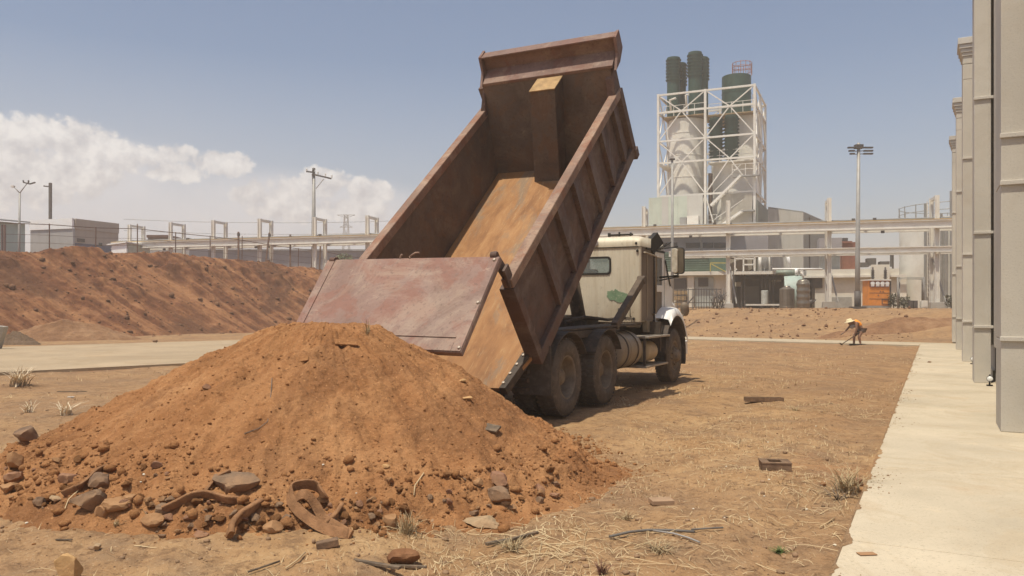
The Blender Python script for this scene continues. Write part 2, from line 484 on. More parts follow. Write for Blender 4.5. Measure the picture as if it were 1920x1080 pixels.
def gz(x, y):
    x = np.asarray(x, float); y = np.asarray(y, float)
    d = np.hypot(x, y)
    fade = 1 / (1 + (d / 60) ** 2)
    z = .05 * fbm(x * .22, y * .22, 3) + .032 * fbm(x * 1.1 + 5, y * 1.1, 4) * fade
    fine = .015 * fbm(x * 5.3, y * 5.3, 4, .6) * (1 / (1 + (d / 18) ** 2))
    # old wheel ruts running beside the truck
    la = (x - 4.3) * .889 - (y - 12) * .457
    rut = sum(np.exp(-((la - c) / .28) ** 2) for c in (-.9, .95, 2.2)) * (y < 34)
    z = z - .05 * rut * fade
    m = np.ones_like(z)
    near = lambda v, a, b, s: sstep((v - a) / s + 1) * sstep((b - v) / s + 1)
    k = near(road_no(x, y), 20.6, 34.1, .8) * sstep((24 - road_al(x, y)) / 1.0)
    k = np.maximum(k, near(path_no(x, y), PATH0, PATH1, .7) * sstep((x + 3) / 3.))
    k = np.maximum(k, sstep((walk_lat(x, y) + .45) / .5) * (d < 80) * sstep((26 - walk_al(x, y) + 4) / 3))
    z = z * (1 - k) - .045 * k
    z = z + .05 * fbm(x * .55 + 2, y * .55, 4, .6) * sstep((path_no(x, y) - 37.5) / 2) * (d < 90)
    return z + fine * (1 - k) + rise(x, y)
def gz1(x, y): return float(gz(np.array([x]), np.array([y]))[0])

def build_ground():
    a = np.concatenate([np.linspace(-np.pi, -.80, 60)[:-1], np.linspace(-.80, .80, 860), np.linspace(.80, np.pi, 60)[1:-1]])
    r = np.concatenate([np.geomspace(.25, 2.7, 14)[:-1], np.geomspace(2.7, 75, 560), np.geomspace(75, 600, 14)[1:]])
    A, Rr = np.meshgrid(a, r)
    X, Y = Rr * np.sin(A), Rr * np.cos(A)
    P = np.stack([X, Y, gz(X, Y)], -1)
    o = grid_mesh('ground', P, G, wrap=True, kind='structure')
    return o
ground = build_ground()

# --- paved surfaces
def slab(name, mat, pts, z0, z1, bevel=.0):
    b = MB(); b.prism([(p[0], p[1], 0) for p in pts], (0, 0, z0), (0, 0, z1))
    return b.build(name, mat, None, bevel, kind='structure')
M['road'] = mat_concrete('road_concrete', (.395, .30, .195), .6, .6)
def rp(no, al): return (al * RT - no * RT, al * RT + no * RT)
slab('road', M['road'], [rp(20.6, -30), rp(20.6, 23), rp(34.1, 23), rp(34.1, -30)], -.25, .03)
M['path'] = mat_concrete('path_concrete', (.46, .38, .27), .8, .5)
def pp(no, al): return (PN[0] * no + PT[0] * al, PN[1] * no + PT[1] * al)
slab('path', M['path'], [pp(PATH0, -26), pp(PATH0, -4.3), pp(PATH1, -4.3), pp(PATH1, -26)], -.25, .02)

def mat_walk():
    m = mat_concrete('walkway_concrete', (.51, .432, .318), 1.0, .5)
    return m
M['walk'] = mat_walk()
WZ = .06
def wp(lat, al): return (W0[0] + WR[0] * lat + WD[0] * al, W0[1] + WR[1] * lat + WD[1] * al)
def build_walkway():
    """bays of cast concrete with narrow joints between them"""
    b = MB()
    al, k = -12.2, 0
    while al < 29.0:
        L = 2.55
        e = min(al + L - .016, 30.2)
        for l0, l1 in ((0, 4.3),):
            p = [wp(l0, al), wp(l1, al), wp(l1, e), wp(l0, e)]
            b.prism([(q[0], q[1], 0) for q in p], (0, 0, -.2), (0, 0, WZ))
        al += L
    o = b.build('walkway', M['walk'], None, .005, kind='structure')
    b = MB(); p = [wp(.012, -12), wp(4.2, -12), wp(4.2, 30.1), wp(.012, 30.1)]
    b.prism([(q[0], q[1], 0) for q in p], (0, 0, -.22), (0, 0, WZ - .009))
    b.build('walkway_joints', simple('pale_joint_filler', (.66, .61, .50), .9, 0, .25, 4), None, kind='structure')
    return o
build_walkway()

# --- the cut bank on the left
BA = math.atan2(.866, .5)
B0 = np.array([-22.4, 35.0])
def bank_h(s): return np.interp(s, [-60, -12, 4, 9, 14, 21, 27, 45, 62], [4.4, 4.5, 4.55, 4.8, 4.95, 4.75, 4.6, 3.6, 0])
def bank_z(s, t):
    H = bank_h(s)
    w = .5 * fbm(s * .11, s * 0 + 3.1, 3)                 # wandering foot
    u = (t + w) / 7.0
    base = np.where(u < .16, .55 * np.clip(u, 0, None) ** 1.2, 0)
    slope = np.clip((u - .10) / .90, 0, 1) ** 1.06
    z = H * np.maximum(slope, base * .25)
    on = np.clip(np.minimum(u * 4, (1.25 - u) * 3), 0, 1)
    sw = s + .62 * t + .35 * perlin(s * .4, t * .5)
    g = fbm(sw * .55, t * .05, 4, .6)                        # gullies down the slope
    z = z - .26 * on * np.clip(g - .05, 0, 1) - .045 * on * fbm(sw * 2.6, t * .25, 3)
    clump = np.clip(fbm(s * .30 + 40, t * .45, 4, .6) - .12, 0, 1)   # broken ledges near the lip
    z = z + .42 * clump * on * sstep((u - .35) / .4)
    z = z + .055 * fbm(s * 1.6, t * 1.6, 5, .62) * np.clip(u * 3, 0, 1)
    z = z + .12 * fbm(s * .35, t * .3, 4) * sstep((u - .85) / .2)    # uneven crest
    z = z - .7 * sstep((u - 1.3) / 1.2)
    end = sstep((64 - s) / 12.0) * sstep((s + 58) / 10) * sstep((62 - t) / 8.0)
    return np.where(u > -.05, z * end, -.3) - .05
def build_bank():
    s = np.concatenate([np.linspace(-60, -6, 70)[:-1], np.linspace(-6, 48, 860), np.linspace(48, 66, 30)[1:]])
    t = np.concatenate([np.linspace(-1.4, 8.6, 240), np.linspace(8.6, 63, 40)[1:]])
    T, Sg = np.meshgrid(t, s)
    P = np.stack([Sg, T, bank_z(Sg, T)], -1)
    def streak(tt):
        c = tt.N.new('ShaderNodeCombineXYZ')
        tt.L.new(tt.math('MULTIPLY', tt.math('ADD', tt.sepz(axis=0), tt.math('MULTIPLY', tt.sepz(axis=1), .62)), 1.25), c.inputs[0])
        tt.L.new(tt.math('MULTIPLY', tt.sepz(axis=1), .09), c.inputs[1])
        return tt.noise(1.0, 6, .66, c.outputs[0], .3)
    m = mat_dirt('bank_earth', (.080, .034, .020), (.165, .066, .033), (.35, .175, .084), streak, .85, (.16, .75, (.095, .045, .028)))
    o = grid_mesh('embankment', P, m, kind='structure')
    o.location = (B0[0], B0[1], 0); o.rotation_euler = (0, 0, BA)
    return o
build_bank()
def bank_pt(s, t):
    z = float(bank_z(np.array([float(s)]), np.array([float(t)]))[0])
    c, sn = math.cos(BA), math.sin(BA)
    return Vector((B0[0] + c * s - sn * t, B0[1] + sn * s + c * t, z))
def bank_col(x_px, t):
    """station s at which the line t runs under photo column x_px"""
    best = min(np.arange(-5, 80, .1), key=lambda s: abs(960 + F * bank_pt(s, t).x / bank_pt(s, t).y - x_px))
    return float(best)

# low spoil along the foot of the bank and the far side of the road
def spoil(name, cx, cy, ax, ay, h, rz, label, seed, mat):
    n = 90
    u = np.linspace(-1.15, 1.15, n)
    U, V = np.meshgrid(u, u)
    rr = np.hypot(U, V)
    z = h * np.clip(1 - rr ** 1.25, -.12, 1) + .16 * h * fbm(U * 2 + seed, V * 2, 4, .6) * np.clip(1.1 - rr, 0, 1) + .05 * h * fbm(U * 9 + seed, V * 9, 3)
    c_, s_ = math.cos(rz), math.sin(rz)
    wx, wy = cx + U * ax * c_ - V * ay * s_, cy + U * ax * s_ + V * ay * c_
    z = z + gz(wx, wy) - gz1(cx, cy)
    o = grid_mesh(name, np.stack([U * ax, V * ay, z], -1), mat)
    o.location = (cx, cy, gz1(cx, cy) - .03); o.rotation_euler = (0, 0, rz)
    return tag(o, label, 'dirt mound', 'low mounds of spoil')
M['spoil'] = mat_dirt('spoil_earth', (.16, .085, .05), (.24, .13, .07), (.36, .22, .125))
M['darkspoil'] = mat_dirt('dark_spoil_earth', (.09, .06, .04), (.15, .10, .065), (.22, .15, .10))
g = gpx(95, 641); spoil('dirt_mound', g.x - .3, g.y + 2.0, 3.1, 1.3, .95, .25, 'low wide brown mound at the edge of the concrete road', 3.3, M['spoil'])
g = gpx(25, 646); spoil('dirt_mound', g.x - .2, g.y + .5, .95, .6, .55, .2, 'small grey-topped mound beside the leaning slab', 8.1, M['darkspoil'])
g = gpx(330, 622); spoil('dirt_mound', g.x, g.y + 1.0, 4.0, 1.4, .5, .6, 'flat sandy mound at the foot of the red embankment', 5.5, M['spoil'])

spoil('dirt_mound', 18.6, 38.3, 3.0, 1.1, .50, -.1, 'dark brown mound beyond the paved strip behind the worker', 12.3, M['spoil'])
spoil('dirt_mound', 15.6, 38.2, 1.2, .6, .26, .1, 'smaller brown mound next to the larger one behind the worker', 15.3, M['spoil'])

# --- the tipped pile
PC = np.array([-1.82, 7.95])
def pile_z(x, y, detail=True):
    dx, dy = np.asarray(x, float) - PC[0], np.asarray(y, float) - PC[1]
    r, a = np.hypot(dx, dy), np.arctan2(dy, dx)
    ca, sa = np.cos(a), np.sin(a)
    Rm = 2.88 - .38 * np.clip(ca, 0, 1) - .02 * np.clip(-ca, 0, 1) + .12 * np.clip(-sa, 0, 1) + .16 * perlin(ca * 1.7 + 3, sa * 1.7)
    q = np.clip((r - .46) / (Rm - .46), 0, None)
    z = 1.285 * (1 - np.clip(q, 0, 1) ** 1.14)
    z = z + .055 * np.exp(-((q - .97) / .10) ** 2)          # rubble toe
    out = np.clip((1.18 - q) / .22, 0, 1)
    if detail:
        body = np.clip(1.12 - q, 0, 1)
        z = z + .075 * fbm(dx * .9, dy * .9, 3) * sstep((r - .1) / .8) * np.clip(body * 2, 0, 1)
        # runnels down the slope
        z = z + .030 * perlin(ca * 9 + .4 * dx, sa * 9 + .4 * dy) * np.clip(r, 0, 1) * np.clip(body * 3, 0, 1) + .013 * perlin(ca * 24, sa * 24 + r * .7) * np.clip(r, 0, 1)
        z = z + .026 * fbm(dx * 4.2, dy * 4.2, 3, .6) * out + .011 * fbm(dx * 13, dy * 13, 5, .7) * out
        toe = np.exp(-((q - .93) / .16) ** 2)
        z = z + toe * .055 * np.clip(fbm(dx * 6 + 9, dy * 6, 3, .6), -.2, 1)
    return z * out - .08 * (1 - out) - .25 * np.clip(q - 1.18, 0, 1)
def surf(x, y):
    """height of the earth, pile included"""
    z = gz1(x, y)
    return max(z, float(pile_z(np.array([x]), np.array([y]))[0]) + .005 + z * .0)
def build_pile():
    a = np.linspace(-np.pi, np.pi, 1000)[:-1]
    r = np.concatenate([np.linspace(.004, .5, 45)[:-1], np.linspace(.5, 3.6, 400)])
    A, Rr = np.meshgrid(a, r)
    X, Y = Rr * np.cos(A), Rr * np.sin(A)
    Z = pile_z(X + PC[0], Y + PC[1])
    P = np.stack([X, Y, Z], -1)
    def streak(t):
        n = t.N.new('ShaderNodeVectorMath'); n.operation = 'MULTIPLY'; t.L.new(t.tc, n.inputs[0]); n.inputs[1].default_value = (1, 1, 0)
        q = t.N.new('ShaderNodeVectorMath'); q.operation = 'NORMALIZE'; t.L.new(n.outputs[0], q.inputs[0])
        l = t.N.new('ShaderNodeVectorMath'); l.operation = 'LENGTH'; t.L.new(n.outputs[0], l.inputs[0])
        s2 = t.N.new('ShaderNodeVectorMath'); s2.operation = 'SCALE'; t.L.new(q.outputs[0], s2.inputs[0]); s2.inputs['Scale'].default_value = 9
        c = t.N.new('ShaderNodeCombineXYZ'); t.L.new(t.math('MULTIPLY', l.outputs['Value'], .8), c.inputs[2])
        ad = t.N.new('ShaderNodeVectorMath'); t.L.new(s2.outputs[0], ad.inputs[0]); t.L.new(c.outputs[0], ad.inputs[1])
        return t.noise(1.0, 6, .65, ad.outputs[0], .3)
    m = mat_dirt('tipped_earth', (.20, .090, .036), (.352, .164, .068), (.475, .252, .115), streak, .42, (.9, .55, (.20, .092, .042)))
    o = grid_mesh('dirt_pile', P, m, wrap=True)
    o.location = (PC[0], PC[1], 0)
    return tag(o, 'large cone of freshly tipped orange-brown earth behind the raised dump truck', 'dirt pile')
build_pile()

# --- loose clods and pebbles (uncountable), straw
_ico = None
def ico():
    global _ico
    if _ico is None:
        import bmesh
        bm = bmesh.new(); bmesh.ops.create_icosphere(bm, subdivisions=1, radius=1)
        _ico = ([v.co.copy() for v in bm.verts], [[v.index for v in f.verts] for f in bm.faces]); bm.free()
    return _ico
def clods(name, mat, pts, label, cat):
    V0, F0 = ico()
    V0 = np.array([tuple(v) for v in V0]); F0 = np.array(F0)
    n = len(pts); k = len(V0)
    rs = np.random.RandomState(5)
    out = np.zeros((n, k, 3))
    for i, (x, y, z, s) in enumerate(pts):
        j = V0 * (1 + .42 * (rs.rand(k, 1) - .5)) * (rs.uniform(.6, 1.25, 3) * np.array([1, 1, .75]))
        a = rs.rand() * 6.28; c, sn = math.cos(a), math.sin(a)
        j = j @ np.array([[c, sn, 0], [-sn, c, 0], [0, 0, 1]])
        out[i] = j * s + np.array([x, y, z + s * .25])
    fs = (F0[None] + (np.arange(n) * k)[:, None, None]).reshape(-1, 3)
    me = bpy.data.meshes.new(name)
    me.vertices.add(n * k); me.vertices.foreach_set('co', out.astype(np.float32).ravel())
    me.loops.add(fs.size); me.loops.foreach_set('vertex_index', fs.astype(np.int32).ravel())
    me.polygons.add(len(fs)); me.polygons.foreach_set('loop_start', np.arange(0, fs.size, 3, dtype=np.int32))
    me.update(calc_edges=True)
    o = bpy.data.objects.new(name, me); COL.objects.link(o); me.materials.append(mat)
    return tag(o, label, cat, kind='stuff')
M['clod'] = mat_dirt('clod_earth', (.21, .095, .039), (.335, .157, .064), (.445, .238, .11))
M['bankclod'] = mat_dirt('bank_clod_earth', (.11, .06, .037), (.18, .095, .055), (.28, .15, .085))
M['pebble'] = simple('pebble_stone', (.30, .19, .11), .9, 0, .45, 2.2, (.17, .10, .06), .7)
def scatter_clods():
    rs = np.random.RandomState(3)
    P = []
    n = 0
    while n < 5600:
        a = rs.rand() * 2 * np.pi
        toe = rs.rand() < .72
        r = (2.62 + rs.randn() * .22) if toe else math.sqrt(rs.rand()) * 2.9
        x, y = PC[0] + r * math.cos(a), PC[1] + r * math.sin(a)
        if y > 9.3 and rs.rand() < .7: continue
        s = .006 * (1 + rs.pareto(2.0)); s = min(s, .045 if toe else .013)
        P.append((x, y, 0, s)); n += 1
    x = np.array([p[0] for p in P]); y = np.array([p[1] for p in P])
    z = np.maximum(pile_z(x, y), gz(x, y))
    clods('clods', M['clod'], [(a, b, c, p[3]) for a, b, c, p in zip(x, y, z, P)], 'loose crumbs and clods of earth strewn over and round the tipped pile', 'clods')
    # pebbles on the flat
    P = []
    while len(P) < 5500:
        d = 3.6 * math.exp(rs.rand() * 2.0); an = rs.uniform(-.68, .6)
        X, Y = d * math.sin(an), d * math.cos(an)
        if walk_lat(X, Y) > -.03 or math.hypot(X - PC[0], Y - PC[1]) < 2.7: continue
        s = min(.0035 * (1 + rs.pareto(2.1)), .024)
        P.append((X, Y, 0, s))
    x = np.array([p[0] for p in P]); y = np.array([p[1] for p in P]); z = gz(x, y)
    clods('pebbles', M['pebble'], [(a, b, c, p[3]) for a, b, c, p in zip(x, y, z, P)], 'small stones and crumbs scattered over the dry ground', 'pebbles')
    # soil crumbs along the walkway's edge
    P = []
    while len(P) < 420:
        la, al = abs(rs.randn()) * .10 + .02, rs.uniform(-1, 24)
        if fbm(np.array([al * .9]), np.array([.5]), 3)[0] < .05: continue
        q = wp(la, al); P.append((q[0], q[1], WZ, min(.003 * (1 + rs.pareto(2.2)), .014)))
    clods('walkway_crumbs', M['pebble'], P, 'crumbs of soil lying along the left edge of the walkway', 'crumbs')
    P = []
    while len(P) < 900:
        X, Y = rs.uniform(4, 34), rs.uniform(33, 54)
        if not (37.2 < path_no(X, Y) < 52) or walk_lat(X, Y) > -.3: continue
        P.append((X, Y, 0, min(.022 * (1 + rs.pareto(2.0)), .13)))
    x = np.array([p[0] for p in P]); y = np.array([p[1] for p in P]); z = gz(x, y)
    clods('yard_clods', M['bankclod'], [(a, b, c, p[3]) for a, b, c, p in zip(x, y, z, P)], 'lumps of brown earth scattered on the rise in front of the plant', 'clods')
    # crumbs on the bank
    P = []
    for i in range(2600):
        s_, t_ = rs.uniform(-2, 44), (rs.rand() ** 1.3) * 8.6 - .6
        p = bank_pt(s_, t_); P.append((p.x, p.y, p.z, min(.028 * (1 + rs.pareto(2.2)), .20)))
    clods('bank_clods', M['bankclod'], P, 'dark lumps and crumbs of earth lying on the red embankment', 'clods')
scatter_clods()

def ribbon(b, p, az, L, w, lift, curl, rs, segs=4):
    pts = []
    a = az
    q = Vector(p); h = 0
    for i in range(segs + 1):
        f = i / segs
        pts.append(q.copy() + Vector((0, 0, lift * math.sin(math.pi * f))))
        q = q + Vector((math.cos(a), math.sin(a), 0)) * (L / segs); a += curl / segs
    vs = []
    for i, q in enumerate(pts):
        z = surf_fast(q.x, q.y)
        s = Vector((-math.sin(az), math.cos(az), 0)) * w * .5 * (1 - .5 * i / segs)
        vs += [Vector((q.x, q.y, z + q.z)) - s, Vector((q.x, q.y, z + q.z + w * .35)) + s]
    b.add(vs, [(2 * i, 2 * i + 1, 2 * i + 3, 2 * i + 2) for i in range(segs)])
def surf_fast(x, y):
    z = gz1(x, y)
    if math.hypot(x - PC[0], y - PC[1]) < 3.5: z = max(z, float(pile_z(np.array([x]), np.array([y]))[0]))
    return z
def straw():
    t = NT('dry_straw')
    m = t.done(t.ramp(t.noise(1.5, 3), [(.3, (.40, .28, .155)), (.7, (.60, .47, .28))]), .8)
    M['straw'] = m
    rs = np.random.RandomState(21); b = MB()
    hubs = [(gpx(x, y), s) for x, y, s in ((1480, 900, .9), (1590, 920, .6), (1250, 1010, .8), (1000, 1000, .8), (930, 1050, .5), (1380, 840, .9), (1300, 790, .9), (1560, 1010, .6), (760, 985, .3), (1500, 760, 1.5), (1640, 780, .9), (1100, 1040, .5))]
    n = 0
    while n < 2300:
        if rs.rand() < .45:
            h, s = hubs[rs.randint(len(hubs))]
            X, Y = h.x + rs.randn() * s * .45, h.y + rs.randn() * s * .6
        else:
            d = 3.7 * math.exp(rs.rand() * 2.0); an = rs.uniform(-.62, .45); X, Y = d * math.sin(an), d * math.cos(an)
            if an < 0 and rs.rand() < .75: continue
        if walk_lat(X, Y) > -.1 or Y < 3 or math.hypot(X - PC[0], Y - PC[1]) < 2.85: continue
        L = min(.05 + rs.exponential(.085), .45)
        ribbon(b, (X, Y, .004), rs.rand() * 6.28, L, rs.uniform(.0022, .0052), rs.uniform(0, .02), rs.randn() * .3, rs); n += 1
    o = b.build('dry_straw', m, recalc=False)
    tag(o, 'bleached straw and dead stalks littering the dry ground', 'straw', kind='stuff')
straw()

def stubble():
    """short dead stubble standing in patches over the yard"""
    rs = np.random.RandomState(31); V = []; Fs = []
    n = 0
    while n < 9000:
        d = 4.2 * math.exp(rs.rand() * 2.1); an = rs.uniform(-.15, .62) if rs.rand() < .85 else rs.uniform(-.62, -.15)
        X, Y = d * math.sin(an), d * math.cos(an)
        if walk_lat(X, Y) > -.06 or math.hypot(X - PC[0], Y - PC[1]) < 2.8 or path_no(X, Y) > 33.5 or (an < -.1 and road_no(X, Y) > 20.3): continue
        if fbm(np.array([X * .5]), np.array([Y * .5 + 7]), 4)[0] < .02: continue
        V.append((X, Y)); n += 1
    V = np.array(V); Z = gz(V[:, 0], V[:, 1])
    b = MB()
    for (x, y), z in zip(V, Z):
        h = rs.uniform(.012, .045) * (1.6 if y > 12 else 1); a = rs.rand() * 6.28; w = rs.uniform(.0015, .003) * (1 + y / 12)
        l = Vector((math.cos(a), math.sin(a), 0)) * h * rs.uniform(.3, 1.6); s = Vector((-math.sin(a), math.cos(a), 0)) * w
        p = Vector((x, y, z - .004))
        b.add([p - s, p + s, p + l + Vector((0, 0, h))], [(0, 1, 2)])
    o = b.build('dead_stubble', M['straw'], recalc=False)
    tag(o, 'short dead grass stubble standing in thin patches over the yard', 'stubble', kind='stuff')
stubble()

def soil_spill():
    """earth washed over the edge of the walkway in an uneven fringe"""
    al = np.arange(-4, 30, .03)
    wd = .003 + .045 * np.clip(fbm(al * 2.3 + 3, al * 0 + 1.7, 6, .7) - .15, 0, 1)
    rows = []
    for la, zz in ((-.022, None), (-.008, WZ + .004), (None, WZ + .006), ('e', WZ + .001)):
        lat = wd * .55 if la is None else (wd if la == 'e' else np.full_like(al, la))
        x = W0[0] + WR[0] * lat + WD[0] * al; y = W0[1] + WR[1] * lat + WD[1] * al
        z = (gz(x, y) - .01) if zz is None else np.full_like(al, zz)
        rows.append(np.stack([x, y, z], -1))
    o = grid_mesh('soil_spill', np.stack(rows, 0)[::-1], G)
    tag(o, 'fringe of earth spilled over the left edge of the walkway', 'soil', kind='stuff')
soil_spill()
# ------------------------------------------------------------------ dump truck (local axes: x right, y forward, z up)
PSI, TH = .4673, .719
truck = thing('dump_truck', 'white conventional cab dump truck with its rusty brown body raised to tip earth', 'dump truck', (-.7445, 10.4261, 0), -PSI)
MBED = Matrix.Translation((0, 0, .852)) @ Matrix.Rotation(TH, 4, 'X') @ Matrix.Rotation(.0074, 4, 'Y')
def bedp(r, x, z): return MBED @ Vector((r, x, z))
RUST = (.205, .108, .082)
M['body'] = mat_rust('body_steel', (.118, .076, .062), (.130, .070, .051), (.215, .155, .12), .55)
M['gate'] = mat_rust('tailgate_steel', (.245, .155, .125), (.235, .115, .085), (.35, .262, .20), .6, .8)
M['bedin'] = mat_rust('body_inner_steel', (.130, .096, .074), (.15, .09, .058), (.21, .155, .11), .5)
M['rail'] = mat_rust('rail_steel', (.26, .165, .12), (.24, .115, .07), (.38, .27, .19), .7)
M['chassis'] = simple('chassis_black', (.065, .050, .040), .7, 0, .3, 5, (.16, .11, .075), .75)
M['rubber'] = simple('tyre_rubber', (.105, .084, .067), .85, 0, .25, 6, (.21, .16, .115), .75, .3)
M['rim'] = simple('dusty_rim', (.20, .155, .11), .65, 0, .3, 8, (.10, .07, .05), .6)
M['bolt'] = simple('bright_bolt', (.40, .34, .28), .5, .4, .1, 20)

def floor_mat():
    t = NT('scoured_floor_steel')
    v = t.vec((2.2, .35, 1))
    col = t.ramp(t.noise(2.0, 7, .65, v, .5), [(.3, (.20, .088, .033)), (.5, (.30, .143, .054)), (.72, (.39, .21, .088))])
    col = t.mix(t.ramp(t.noise(1.3, 6, .7, t.vec((2.0, .6, 1), (0, 0, .5)), 1.2), [(.52, 0.0), (.66, .75)]), col, (.20, .15, .105))
    col = t.mix(t.ramp(t.noise(6, 6, .7, t.vec((4, .4, 1))), [(.55, 0.0), (.7, .6)]), col, (.42, .27, .13))
    return t.done(col, .62, 0, t.bump(t.noise(26, 5, .7), .2, .01), .3)
M['floor'] = floor_mat()

def bedmb(): return MB(MBED)
def hs(x): return 1.245 + (1.088 - 1.245) * x / 4.9
L_ = 4.9
# floor with tail lip
b = bedmb()
b.hexa([(-.95, -.57, -.03), (.95, -.57, -.03), (1.12, 0, -.03), (-1.12, 0, -.03), (-.95, -.57, .02), (.95, -.57, .02), (1.12, 0, .02), (-1.12, 0, .02)])
b.hexa([(-1.12, 0, -.03), (1.12, 0, -.03), (1.12, 4.5, -.03), (-1.12, 4.5, -.03), (-1.12, 0, .02), (1.12, 0, .02), (1.12, 4.5, .02), (-1.12, 4.5, .02)])
body = b.build('dump_body', M['floor'], truck)
body['label'] = 'raised tipper body with scoured orange floor'
# sides
for s in (1, -1):
    b = bedmb()
    x0, x1 = 0.0, L_
    o, i = s * 1.14, s * 1.105
    b.hexa([(i, x0, 0), (o, x0, -.02), (o, x1, -.02), (i, x1, 0), (i, x0, hs(x0) - .06), (o, x0, hs(x0) - .06), (o, x1, hs(x1) - .06), (i, x1, hs(x1) - .06)])
    b.build('side_panel', M['bedin'] if s < 0 else M['body'], body)
    b = bedmb()
    b.hexa([(s * 1.09, -.01, hs(0) - .13), (s * 1.225, -.01, hs(0) - .13), (s * 1.225, L_ + .03, hs(L_) - .13), (s * 1.09, L_ + .03, hs(L_) - .13),
            (s * 1.09, -.01, hs(0)), (s * 1.225, -.01, hs(0)), (s * 1.225, L_ + .03, hs(L_)), (s * 1.09, L_ + .03, hs(L_))])
    b.build('top_rail', M['rail'], body, .012)
    b = bedmb()
    b.hexa([(s * 1.10, .0, -.13), (s * 1.22, .0, -.13), (s * 1.22, L_ + .06, -.13), (s * 1.10, L_ + .06, -.13),
            (s * 1.10, .0, .02), (s * 1.22, .0, .04), (s * 1.22, L_ + .06, .04), (s * 1.10, L_ + .06, .02)])
    b.build('bottom_rail', M['body'], body, .012)
    # sloping stiffeners: one flank square, the other running off to the panel
    for k in range(6):
        x = .93 + k * .70
        b = bedmb()
        zt = hs(x) - .131
        b.hexa([(s * 1.141, x, .041), (s * 1.215, x, .041), (s * 1.150, x + .36, .041), (s * 1.141, x + .36, .041),
                (s * 1.141, x, zt), (s * 1.215, x, zt), (s * 1.150, x + .36, zt), (s * 1.141, x + .36, zt)])
        b.build('rib', M['body'], body, .006)
    # rear post
    b = bedmb()
    b.box((min(s * 1.03, s * 1.222), -.022, -.10), (max(s * 1.03, s * 1.222), .10, hs(0) - .132))
    b.build('rear_post', M['body'], body, .01)
    # front corner post, rising to the headboard
    b = bedmb()
    b.box((min(s * 1.10, s * 1.228), L_ - .06, -.14), (max(s * 1.10, s * 1.228), L_ + .10, 1.06))
    b.hexa([(s * 1.08, L_ - .28, 1.0), (s * 1.20, L_ - .28, 1.0), (s * 1.20, L_ + .08, 1.0), (s * 1.08, L_ + .08, 1.0),
            (s * 1.06, L_ - .12, 1.32), (s * (1.20 if s > 0 else 1.10), L_ - .12, 1.32), (s * (1.20 if s > 0 else 1.10), L_ + .10, 1.50), (s * 1.06, L_ + .10, 1.50)])
    b.box((min(s * 1.14, s * 1.25), L_ - .02, -.19), (max(s * 1.14, s * 1.25), L_ + .13, -.02))
    if s < 0: b.box((-1.20, L_ - .02, 1.06), (-1.06, L_ + .12, 1.40))
    b.build('corner_post', M['body'], body, .01)
# sloping headboard
b = bedmb()
b.hexa([(-1.12, 4.42, 0), (1.12, 4.42, 0), (1.12, 4.47, 0), (-1.12, 4.47, 0), (-1.08, 4.86, 1.48), (1.16, 4.86, 1.50), (1.16, 4.92, 1.50), (-1.08, 4.92, 1.48)])
b.build('headboard', M['bedin'], body)
# cab guard: lit strip, upturned front lip and end plates
b = bedmb()
b.hexa([(-1.06, 4.84, 1.44), (1.20, 4.84, 1.46), (1.22, 5.18, 1.58), (-1.06, 5.18, 1.56), (-1.06, 4.84, 1.49), (1.20, 4.84, 1.51), (1.22, 5.18, 1.63), (-1.06, 5.18, 1.61)])
b.hexa([(-1.07, 5.15, 1.56), (1.24, 5.15, 1.58), (1.24, 5.21, 1.58), (-1.07, 5.21, 1.56), (-1.07, 5.14, 1.81), (1.24, 5.14, 1.83), (1.24, 5.28, 1.83), (-1.07, 5.28, 1.81)])
b.hexa([(-1.08, 5.08, 1.812), (1.25, 5.08, 1.832), (1.25, 5.28, 1.832), (-1.08, 5.28, 1.812), (-1.08, 5.08, 1.84), (1.25, 5.08, 1.86), (1.25, 5.28, 1.86), (-1.08, 5.28, 1.84)])
for s in (1, -1):
    a0, a1 = (1.225, 1.27) if s > 0 else (-1.12, -1.075)
    b.prism([(0, 4.80, 1.44), (0, 5.02, 1.62), (0, 5.08, 1.85), (0, 5.30, 1.87), (0, 5.30, 1.58), (0, 5.05, 1.46)], (a0, 0, 0), (a1, 0, 0))
b.build('cab_guard', mat_rust('guard_steel', (.20, .125, .10), (.19, .095, .07), (.31, .225, .17), .6, .8), body, .006)
# hoist housing inside the body
b = bedmb()
b.hexa([(-.29, 4.06, .0), (.17, 4.06, .0), (.17, 4.50, .0), (-.29, 4.50, .0), (-.06, 4.42, 1.44), (.36, 4.42, 1.44), (.36, 4.86, 1.44), (-.06, 4.86, 1.44)])
dog = b.build('hoist_housing', M['bedin'], body, .012)
b = bedmb()
b.hexa([(-.07, 4.40, 1.441), (.37, 4.40, 1.441), (.37, 4.84, 1.441), (-.07, 4.84, 1.441), (-.07, 4.40, 1.46), (.37, 4.40, 1.46), (.37, 4.84, 1.46), (-.07, 4.84, 1.46)])
b.build('housing_cap', simple('dusty_yellow_cap', (.40, .26, .125), .8, 0, .35, 6, (.26, .16, .08), .6), body, .004)
# floor long sills and cross members below
b = bedmb()
for s in (1, -1): b.box((s * .42 - .06, .1, -.22), (s * .42 + .06, 4.6, -.032))
for k in range(9): b.box((-1.09, .35 + k * .5, -.12), (1.09, .43 + k * .5, -.034))
b.build('underframe', M['chassis'], body)
# lip edge bar with bolts
b = bedmb()
b.hexa([(.90, -.60, -.06), (.985, -.60, -.06), (1.10, .02, -.06), (.99, .02, -.06), (.90, -.60, .06), (.985, -.60, .06), (1.10, .02, .06), (.99, .02, .06)])
b.build('lip_bar', M['chassis'], body, .006)
for k in range(4):
    x = -.52 + k * .16
    b = bedmb(); b.lathe([(.0, .02), (.018, .018), (.02, 0)], 8, Matrix.Translation((.935 + .03 * k, x, .06)))
    b.build('bolt', M['bolt'], body)

